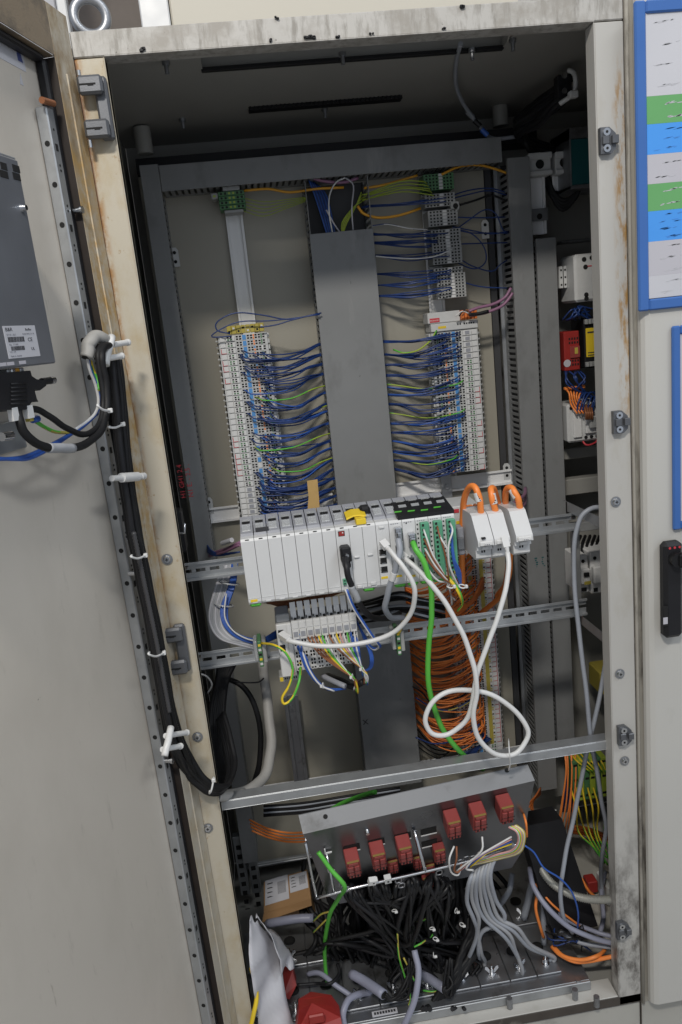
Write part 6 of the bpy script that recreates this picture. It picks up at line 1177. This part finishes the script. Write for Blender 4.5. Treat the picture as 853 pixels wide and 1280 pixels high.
for k in range(2): wire('door_wire', ('blue wire along the lower edge of the thin wires on the open door', 'second blue wire crossing to the left edge of the open door')[k], 'blue_mid', .0023, dv([(-6, 574 - k, .01), (18, 573 + k, .01), (36, 569 + 4 * k, .012), (58, 559 + 4 * k, .014), (84, 545 + k, .012), (104, 533 - k, .012), (120, 518, .014)]), 'thin wires on the open door')
wire('door_wire', 'yellow green wire leaving the grey hose end on the open door', ['yellow', 'green'], .0021, dv([(112, 446, .01), (116, 460, .012), (121, 474, .014), (124, 488, .018)]), 'thin wires on the open door', 1)
wire('door_wire', 'yellow green wire drooping from the earth lug below the plug', ['yellow_dull', 'green'], .0023, dv([(45, 527, .01), (56, 534, .01), (70, 540, .01), (88, 541, .012)]), 'thin wires on the open door', 1)
m = MB(['hose_grey', 'hole']); hp_ = dv([(109, 447, .014), (110, 436, .015), (113, 426, .017), (121, 421, .02), (130, 424, .022), (136, 431, .022)]); m.tube(hp_, .0088, 0, 14, 5); d_ = (hp_[0] - hp_[1]).normalized(); m.cyl(hp_[0] + d_ * .0002, hp_[0] + d_ * .0006, .0074, 1, 14)
m.build('grey_hose', None, 'short grey hose end bent over the door edge at the white clamp', 'hose')
base = [(142, 445, -.02), (147, 485, -.015), (151, 530, -.012), (155, 575, -.012), (161, 620, -.012), (168, 665, -.012), (177, 710, -.012), (186, 755, -.015), (195, 800, -.02), (203, 845, -.022), (211, 890, -.025), (222, 930, -.03), (238, 962, -.035), (257, 982, -.03), (274, 988, -.01), (286, 978, .03), (290, 955, .08), (284, 925, .12), (276, 895, .16)]
bnd = lambda i, u, v, y, n: D(u, v, n) if i < 12 else P(u, v, y)
for k in range(5):
    off = (k - 2) * 3.0; cable('black_cable', 'black cable in the bundle running down beside the open door into the cabinet', 'cable', ('rubber', 'black', 'black_gloss', 'rubber', 'rubber')[k], .0050, [bnd(i, u + off * (1 if i < 13 else .6), v - (k - 2) * (0 if i < 11 else 2.2), y, .010 + (.007 if k % 2 else 0)) for i, (u, v, y) in enumerate(base)], group='black cables of the door bundle', n=9)
cable('ribbed_hose', 'ribbed black hose along the right side of the door cable bundle', 'hose', 'rib_black', .0042, [bnd(i + 1, u + 6 + (3 if 4 < i < 10 else 0) * -1, v, y + .006, .010) for i, (u, v, y) in enumerate(base[1:14])], n=10, ribs=.0022)
cable('ribbed_hose', 'thin ribbed hose showing between the black cables at the lower door edge', 'hose', 'rib_black', .0036, [D(u - 1 + i * .4, v, .024) for i, (u, v, y) in enumerate(base[5:11])], n=10, ribs=.0022)
cable('grey_hose', 'grey hose leaving the bundle and passing behind the left post', 'hose', 'hose_grey', .0095, [P(270, 996, .01), P(285, 996, .04), P(305, 992, .08)], n=12)
# white cable holders and ties of that bundle
def holder(label, u, v, kind):
    q = D(u, v, .02); m = MB('white'); t = thing('cable_holder', label, 'clamp', q, 'white cable holders of the door bundle')
    if kind == 'cross':
        for du, dv_, L_ in ((-4, -8, 26), (-8, 9, 22)):
            A_ = D(u + du - 5, v + dv_ + 3, .024); B_ = D(u + du + L_ - 5, v + dv_ - 1, .030); m.cyl(A_, B_, .0042, 0, 10); m.cyl(B_, B_ + (B_ - A_).normalized() * .003, .005, 0, 10)
        A_ = D(u - 10, v + 20, .028); B_ = D(u - 2, v - 16, .028); m.tube([A_, A_.lerp(B_, .5) + V((.0, -.006, 0)), B_], .0052, 0, 10, 4)
    else:
        A_ = D(u - 20, v + 1, .024); B_ = D(u + 20, v - 2, .028); m.cyl(A_, B_, .0042, 0, 12); A2 = A_.lerp(B_, .28); B2 = A_.lerp(B_, .78); m.cyl(A2, B2, .0068, 0, 12); m.cyl(A_.lerp(B_, .88), B_ , .0052, 0, 12)
    m.build('clamp_body', t)
    return t
holder('white cross-shaped cable holder at the grey hose end', 142, 437, 'cross'); holder('white bar-shaped cable holder across the door bundle, mid height', 160, 597, 'bar'); holder('white cross-shaped cable holder low on the door bundle', 216, 925, 'cross')
for k, (u0, v0, u1, v1) in enumerate(((122, 507, 138, 513), (136, 534, 154, 530), (164, 696, 182, 694), (186, 818, 205, 816), (262, 992, 267, 975))):
    fq = (lambda a, b: P(a, b, -.045)) if k == 4 else (lambda a, b: D(a, b, .026 if k else .046)); A_ = fq(u0, v0); B_ = fq(u1, v1); mid = A_.lerp(B_, .5) + V((0, -.006, -.002)); m = MB('white'); m.tube([A_ + V((0, .008, 0)), A_, mid, B_, B_ + V((0, .008, 0))], .0016, 0, 7, 4); m.box(B_.x - .003, B_.x + .003, B_.y - .004, B_.y + .002, B_.z - .003, B_.z + .003, 0, .0008)
    m.build('cable_tie', None, 'white cable tie ' + ('round the thick cables near the grey hose', 'round the bundle just below the first tie', 'round the bundle above the middle hinge', 'round the bundle beside the middle hinge', 'where the bundle enters the cabinet at the bottom')[k], 'cable tie', 'white cable ties of the door bundle')
# ------------------------------------------------------------------ right-hand compartment
def dev(nm, label, cat, px0, py0, px1, py1, Y, depth, mats, parts=None, bev=.003):
    a = P(px0, py0, Y); b = P(px1, py1, Y); x0, x1 = min(a.x, b.x), max(a.x, b.x); z0, z1 = min(a.z, b.z), max(a.z, b.z)
    t = thing(nm, label, cat, ((x0 + x1) / 2, Y + depth, z0)); m = MB(mats); m.box(x0, x1, Y, Y + depth, z0, z1, 0, bev); m.build('housing', t); return t, x0, x1, z0, z1
YD = .44
for lab, (u0, v0, u1, v1), (a0, a1) in (('cream clamp at the top of the white rail, right of the slotted duct', (660, 192, 690, 218), (660, 216)), ('second cream clamp, between the white rail and the teal box', (694, 190, 716, 216), (694, 214))):
    t, x0, x1, z0, z1 = dev('rail_clamp', lab, 'clamp', u0, v0, u1, v1, YD, .03, ['term'], bev=.002)
    h = (z1 - z0); m = MB(['yellow_dull', 'hole', 'term']); m.box(x0 - .001, x1 + .001, YD - .006, YD, z1 - h * .3, z1, 2, .002); m.box(x0 - .001, x1 + .001, YD - .006, YD, z0, z0 + h * .22, 2, .002); m.cyl(((x0 + x1) / 2, YD - .0004, (z0 + z1) / 2), ((x0 + x1) / 2, YD - .001, (z0 + z1) / 2), .009, 1, 14); m.build('clamp_bar', t)
q0 = P(664, 216, .46); q1 = P(681, 292, .46); rail('short white rail hanging below the first cream clamp, right of the slotted duct', ((q0.x + q1.x) / 2, .46, q1.z), ((q0.x + q1.x) / 2, .46, q0.z), .46, False, 'alu', False)
q0 = P(690, 214, .46); q1 = P(712, 236, .46); rail('stub of white rail below the second cream clamp, beside the teal box', ((q0.x + q1.x) / 2, .46, q1.z), ((q0.x + q1.x) / 2, .46, q0.z), .46, False, 'alu', False)
m = MB(['steel_dull', 'hole']); q = P(673, 268, .45); m.box(q.x - .022, q.x + .022, .45, .458, q.z - .012, q.z + .012, 0, .001); m.cyl((q.x + .003, .45, q.z - .004), (q.x + .003, .4494, q.z - .004), .006, 1, 10); m.build('rail_bridge', None, 'dark metal bridge across the short white rail', 'bracket')
t, x0, x1, z0, z1 = dev('teal_device', 'teal fronted grey device in the top right corner', 'device', 714, 174, 760, 227, .40, .1, ['teal'], bev=.001)
m = MB(['steel_dull']); m.box(x0 - .003, x0 - .0004, .399, .5, z0 - .006, z1 + .02, 0, .0005); m.box(x0 - .003, x1, .399, .5, z1 + .0005, z1 + .022, 0, .0005); m.box(x0 - .003, x1, .399, .5, z0 - .008, z0 - .0005, 0, .0005); m.build('frame', t)
t, x0, x1, z0, z1 = dev('connector_block', 'small pale connector block in three columns left of the motor switch', 'connector', 699, 333, 715, 359, YD, .03, ['term'], bev=.001)
m = MB('hole')
for i in range(2): m.box(x0 + (i + 1) * (x1 - x0) / 3 - .0008, x0 + (i + 1) * (x1 - x0) / 3 + .0008, YD - .0005, YD + .001, z0, z1, 0, .0001)
for i in range(3):
    for j in range(3): m.box(x0 + (i + .3) * (x1 - x0) / 3, x0 + (i + .7) * (x1 - x0) / 3, YD - .0006, YD + .001, z0 + (j + .35) * (z1 - z0) / 3, z0 + (j + .6) * (z1 - z0) / 3, 0, .0001)
m.build('wire_hole', t)
t, x0, x1, z0, z1 = dev('motor_switch', 'white motor protection switch half hidden by the right post', 'switch', 718, 318, 768, 373, .40, .08, ['term'], bev=.005)
m = MB(['hole', 'red_print', 'yellow_dull', 'black']); w_ = x1 - x0; h = z1 - z0
for (fx, fz) in ((.25, .88), (.45, .90), (.28, .72), (.28, .14), (.28, .06), (.5, .12)): m.cyl((x0 + w_ * fx, .3998, z0 + h * fz), (x0 + w_ * fx, .3992, z0 + h * fz), .005, 0, 10)
m.box(x0 + w_ * .27, x0 + w_ * .6, .3994, .4004, z0 + h * .72, z0 + h * .745, 1, .0001); m.box(x0 + w_ * .5, x0 + w_ * .75, .385, .4, z0 + h * .42, z0 + h * .6, 3, .003); m.box(x0 + w_ * .45, x0 + w_ * .7, .3994, .4004, z0 + h * .40, z0 + h * .44, 2, .0001); m.build('front_details', t)
t, x0, x1, z0, z1 = dev('safety_relay', 'red safety relay module on the right', 'relay', 705, 415, 726, 462, .42, .07, ['red'], bev=.002)
m = MB(['relay_red', 'hole', 'yellow_dull', 'paper_grey']); w_ = x1 - x0; h = z1 - z0; m.box(x0 + w_ * .35, x1 - .001, .416, .42, z0 + h * .32, z0 + h * .62, 0, .001); m.box(x0 + w_ * .62, x0 + w_ * .82, .4152, .4162, z0 + h * .42, z0 + h * .58, 2, .0002)
for k in range(4):
    for z in (.68, .78, .12, .22): m.box(x0 + w_ * (.3 + .17 * k), x0 + w_ * (.4 + .17 * k), .4194, .4204, z0 + h * z, z0 + h * (z + .06), 1, .0002)
m.cyl((x0 + w_ * .15, .4198, z0 + h * .2), (x0 + w_ * .15, .419, z0 + h * .2), .008, 3, 12); m.build('front_details', t)
t, x0, x1, z0, z1 = dev('yellow_relay', 'yellow fronted black relay module next to the right post', 'relay', 730, 398, 754, 458, .42, .07, ['black'], bev=.002)
m = MB(['yellow', 'ink', 'term_grey', 'hole']); w_ = x1 - x0; h = z1 - z0; m.box(x0 + .003, x0 + w_ * .72, .417, .4204, z0 + h * .22, z0 + h * .80, 0, .001)
for (a_, b_) in ((.25, .27), (.30, .32), (.70, .73)): m.box(x0 + .006, x0 + w_ * .62, .4164, .4172, z0 + h * a_, z0 + h * b_, 1, .0001)
for k in range(4):
    for z in (.03, .88): m.box(x0 + w_ * (.0 + .2 * k), x0 + w_ * (.16 + .2 * k), .412, .421, z0 + h * z, z0 + h * (z + .10), 2, .001)
m.build('front_details', t)
t, x0, x1, z0, z1 = dev('contactor', 'white contactor with orange and blue wires on the right', 'contactor', 709, 506, 760, 548, .41, .08, ['term'], bev=.004)
m = MB(['hole', 'white', 'copper', 'term_grey']); w_ = x1 - x0; h = z1 - z0; m.box(x0 + w_ * .13, x0 + w_ * .34, .404, .41, z0 + h * .12, z0 + h * .8, 1, .002); m.box(x0 + w_ * .42, x0 + w_ * .85, .402, .41, z0 + h * .2, z0 + h * .85, 1, .002)
for k in range(4): m.cyl((x0 + w_ * (.45 + .14 * k), .4098, z0 + h * .1), (x0 + w_ * (.45 + .14 * k), .409, z0 + h * .1), .004, 0, 8); m.cyl((x0 + w_ * (.1 + .14 * k), .4098, z0 + h * .9), (x0 + w_ * (.1 + .14 * k), .409, z0 + h * .9), .004, 0, 8)
m.box(x0 + w_ * .48, x0 + w_ * .66, .39, .402, z0 + h * .35, z0 + h * .62, 3, .002); m.build('front_details', t)
for k in range(4): wire('copper_wire', 'brown wire end on the front of the contactor', 'copper', .0024, [P(733 + 2.6 * k, 524, .385), P(733 + 2.6 * k, 516, .38), P(730 + 3 * k, 506, .40)], 'brown wires of the contactor')
for k in range(5): wire('orange_wire', 'orange wire between the red relay and the contactor', 'orange', .0020, [P(708 + 5 * k, 487, .42), P(712 + 3 * k, 492 + k, .40), P(714 + 3.5 * k, 505, .40), P(722 + 4 * k, 517, .39)], 'orange wires above the contactor')
m = MB('orange'); a = P(707, 486, .41); m.box(a.x, a.x + .045, .41, .42, a.z - .003, a.z + .003, 0, .001); m.build('orange_strip', None, 'orange marker strip below the red relay', 'strip')
wire('red_wire', 'red wire curving under the contactor', 'red_print', .0022, [P(727, 548, .42), P(733, 556, .41), P(743, 554, .41), P(750, 547, .42)], None)
for k in range(14): wire('blue_wire', 'blue wire in the tangle around the red and yellow relays', 'blue', .0018, [P(706 + jit(5) + 4 * (k % 6), 400 + (k % 2) * 64, .42), P(714 + jit(8) + 2 * (k % 6), 392 + (k % 2) * 84 + jit(6), .40), P(724 + jit(8), 388 + (k % 2) * 98 + jit(6), .41), P(738 + jit(8), 394 + (k % 2) * 100 + jit(8), .42)], 'blue wires round the relays')
for k in range(8): wire('blue_wire', 'blue wire reaching up from the contactor', 'blue', .0018, [P(722 + 3 * k, 516, .395), P(724 + 3 * k + jit(4), 503, .39), P(732 + 2.5 * k, 492 + jit(6), .40), P(745 + k, 505 + jit(8), .41)], 'blue wires above the contactor')
for k, (u0, v0, u1, v1, lab) in enumerate(((722, 696, 737, 740, 'narrow white circuit breaker with yellow tag beside the grey cable loop'), (738, 691, 772, 738, 'wide white circuit breaker against the right post'))):
    t, x0, x1, z0, z1 = dev('circuit_breaker', lab, 'circuit breaker', u0, v0, u1, v1, .30, .07, ['white'], bev=.002)
    w_ = x1 - x0; h = z1 - z0; m = MB(['hole', 'white', 'yellow_dull', 'black']); m.box(x0 + .001, x1 - .001, .285, .302, z0 + h * .28, z0 + h * .70, 1, .003); n_ = 1 if k == 0 else 3
    for j in range(n_): m.cyl((x0 + w_ * (j + .5) / n_, .2998, z0 + h * .86), (x0 + w_ * (j + .5) / n_, .299, z0 + h * .86), .004, 0, 10); m.box(x0 + w_ * (j + .25) / n_, x0 + w_ * (j + .75) / n_, .2985, .2996, z0 + h * .04, z0 + h * .14, 0, .0005)
    m.box(x0 + w_ * .25, x0 + w_ * (.75 if k == 0 else .6), .280, .2855, z0 + h * .5, z0 + h * .62, 3, .002)
    if k == 0: m.box(x0 + w_ * .3, x1 - .002, .2842, .2852, z0 + h * .28, z0 + h * .37, 2, .0002)
    m.build('front_details', t)
for k in range(7): cable('black_cable', 'black cable above the white circuit breakers', 'cable', 'rubber', .0036, [(724 + 6 * k, 694, .33), (722 + 6 * k, 682, .35), (726 + 6 * k, 670, .40)], group='black cables above the circuit breakers', n=7)
for lab, v0, v1, Y in (('grey steel cross rail below the contactor on the right', 561, 575, .47), ('second grey cross rail lower down on the right', 600, 620, .48), ('thin dark cross rail above the motor switch', 300, 304, .48)):
    a = P(708, v0, Y); b = P(708, v1, Y); m = MB('inner' if 'thin' not in lab else 'steel_dull'); m.box(a.x - .01, 1.14, Y, Y + .03, b.z, a.z, 0, .002); m.build('cross_rail', None, lab, 'rail')
m = MB(['yellow_dull', 'copper', 'hole']); a = P(744, 835, .48); m.box(a.x, a.x + .06, .45, .52, a.z - .06, a.z, 0, .004); m.build('transformer', None, 'yellowish transformer deep in the dark right corner above the cross bar', 'transformer')
# top right: cable bundle with its white tie, sensor cable under the roof
for k in range(12): cable('black_cable', 'black cable in the bundle hanging from the roof at the top right', 'cable', ('rubber', 'black')[k % 2], .0052, [P(712 + jit(6), 98 + 2.0 * k, .28), P(698 + jit(5), 108 + 2.2 * k, .30), P(672 + jit(5), 128 + 2.6 * k, .36), P(648 + jit(4), 148 + 2 * k, .42), P(664 + jit(8), 172 + k, .46), P(690 + jit(10), 182 + k, .48)], group='black cables at the top right', n=7)
for k in range(4): cable('black_cable', 'black cable looping down by the teal device', 'cable', 'rubber', .0045, [(655, 165 + 3 * k, .44), (680, 205 + 6 * k, .47), (690, 235 + 3 * k, .46), (704, 250 + 4 * k, .45), (722, 240 + k, .44), (726, 215, .42)], group='black cables by the teal device', n=7)
m = MB(['black', 'steel', 'hole']); a = P(697, 93, .26); b = P(716, 121, .26); m.box(a.x, b.x, .26, .28, b.z, a.z, 0, .002)
for v in (95, 114): q = P(705, v, .258); m.cyl(q, q + V((0, -.004, 0)), .005, 1, 10)
m.build('cable_anchor', None, 'black cable anchor plate with two screws at the top right', 'anchor')
m = MB('white'); m.tube([P(711, 88, .255), P(717, 90, .245), P(720, 100, .24), P(718, 116, .245), P(712, 121, .25), P(700, 130, .26)], .0042, 0, 8, 5); q = P(716, 119, .24); m.box(q.x - .009, q.x + .007, .228, .242, q.z - .006, q.z + .006, 0, .002); m.build('cable_tie', None, 'thick white cable tie at the top right under the roof', 'cable tie')
cable('sensor_cable', 'grey cable dropping from the roof slot to the back corner', 'cable', 'grey_cable', .0038, [PZ(576, 54, .02), P(571, 75, .2), P(570, 105, .3), P(580, 130, .38), P(594, 150, .42), P(606, 165, .44), P(617, 173, .45), P(645, 171, .45)], n=8)
for k in range(3): q = P(588 + 9 * k, 143 + 11 * k, .415); m = MB(('grey_cable', 'black', 'blue_mid')[k]); m.cyl(q - V((.006, 0, -.006)), q + V((.006, 0, -.006)), .005, 0, 8); m.build('cable_joint', None, ('upper', 'middle', 'lowest')[k] + ' joint piece on the grey cable from the roof', 'connector')
for k in range(14): cable('black_cable', 'black cable leaving a grey hose stub on the floor plates', 'cable', 'rubber', .0028, [P(482 + (k % 2) * 74 + jit(2), 1245 - (k % 2) * 9 + jit(3), .03), P(492 + (k % 2) * 66 + jit(4), 1250 - (k % 2) * 10, .025), P(505 + (k % 2) * 55 + jit(6), 1238 + jit(8), .03), P(515 + (k % 2) * 45 + jit(6), 1205 + jit(8), .05)], group='black cables of the hose stubs', n=6)
# moulded details on the controller's blank modules
for i in list(range(0, 10)):
    x0 = PX0 + pw * i; m = MB(['plc_white', 'ink_soft', 'hole']); m.box(x0 + .0012, x0 + pw - .0012, YC - .0007, YC + .001, PB + .0105, PB + .0112, 0, .0002); m.box(x0 + pw * .3, x0 + pw * .7, YC - .0006, YC + .001, PB + .002, PB + .0048, 0, .0008)
    m.box(x0 + pw * .36, x0 + pw * .64, YC + .0002, YC + .0016, PT - .0022, PT - .0008, 2, .0002); m.build('moulded_edge', plc)
for i in range(11, 16):
    x0 = PX0 + pw * i; m = MB('ink_soft')
    for k in range(4): m.box(x0 + .003 + k * .0036, x0 + .0055 + k * .0036, YC - .0003, YC + .001, PT - .0065, PT - .0052, 0, .0001)
    m.build('module_print', plc)
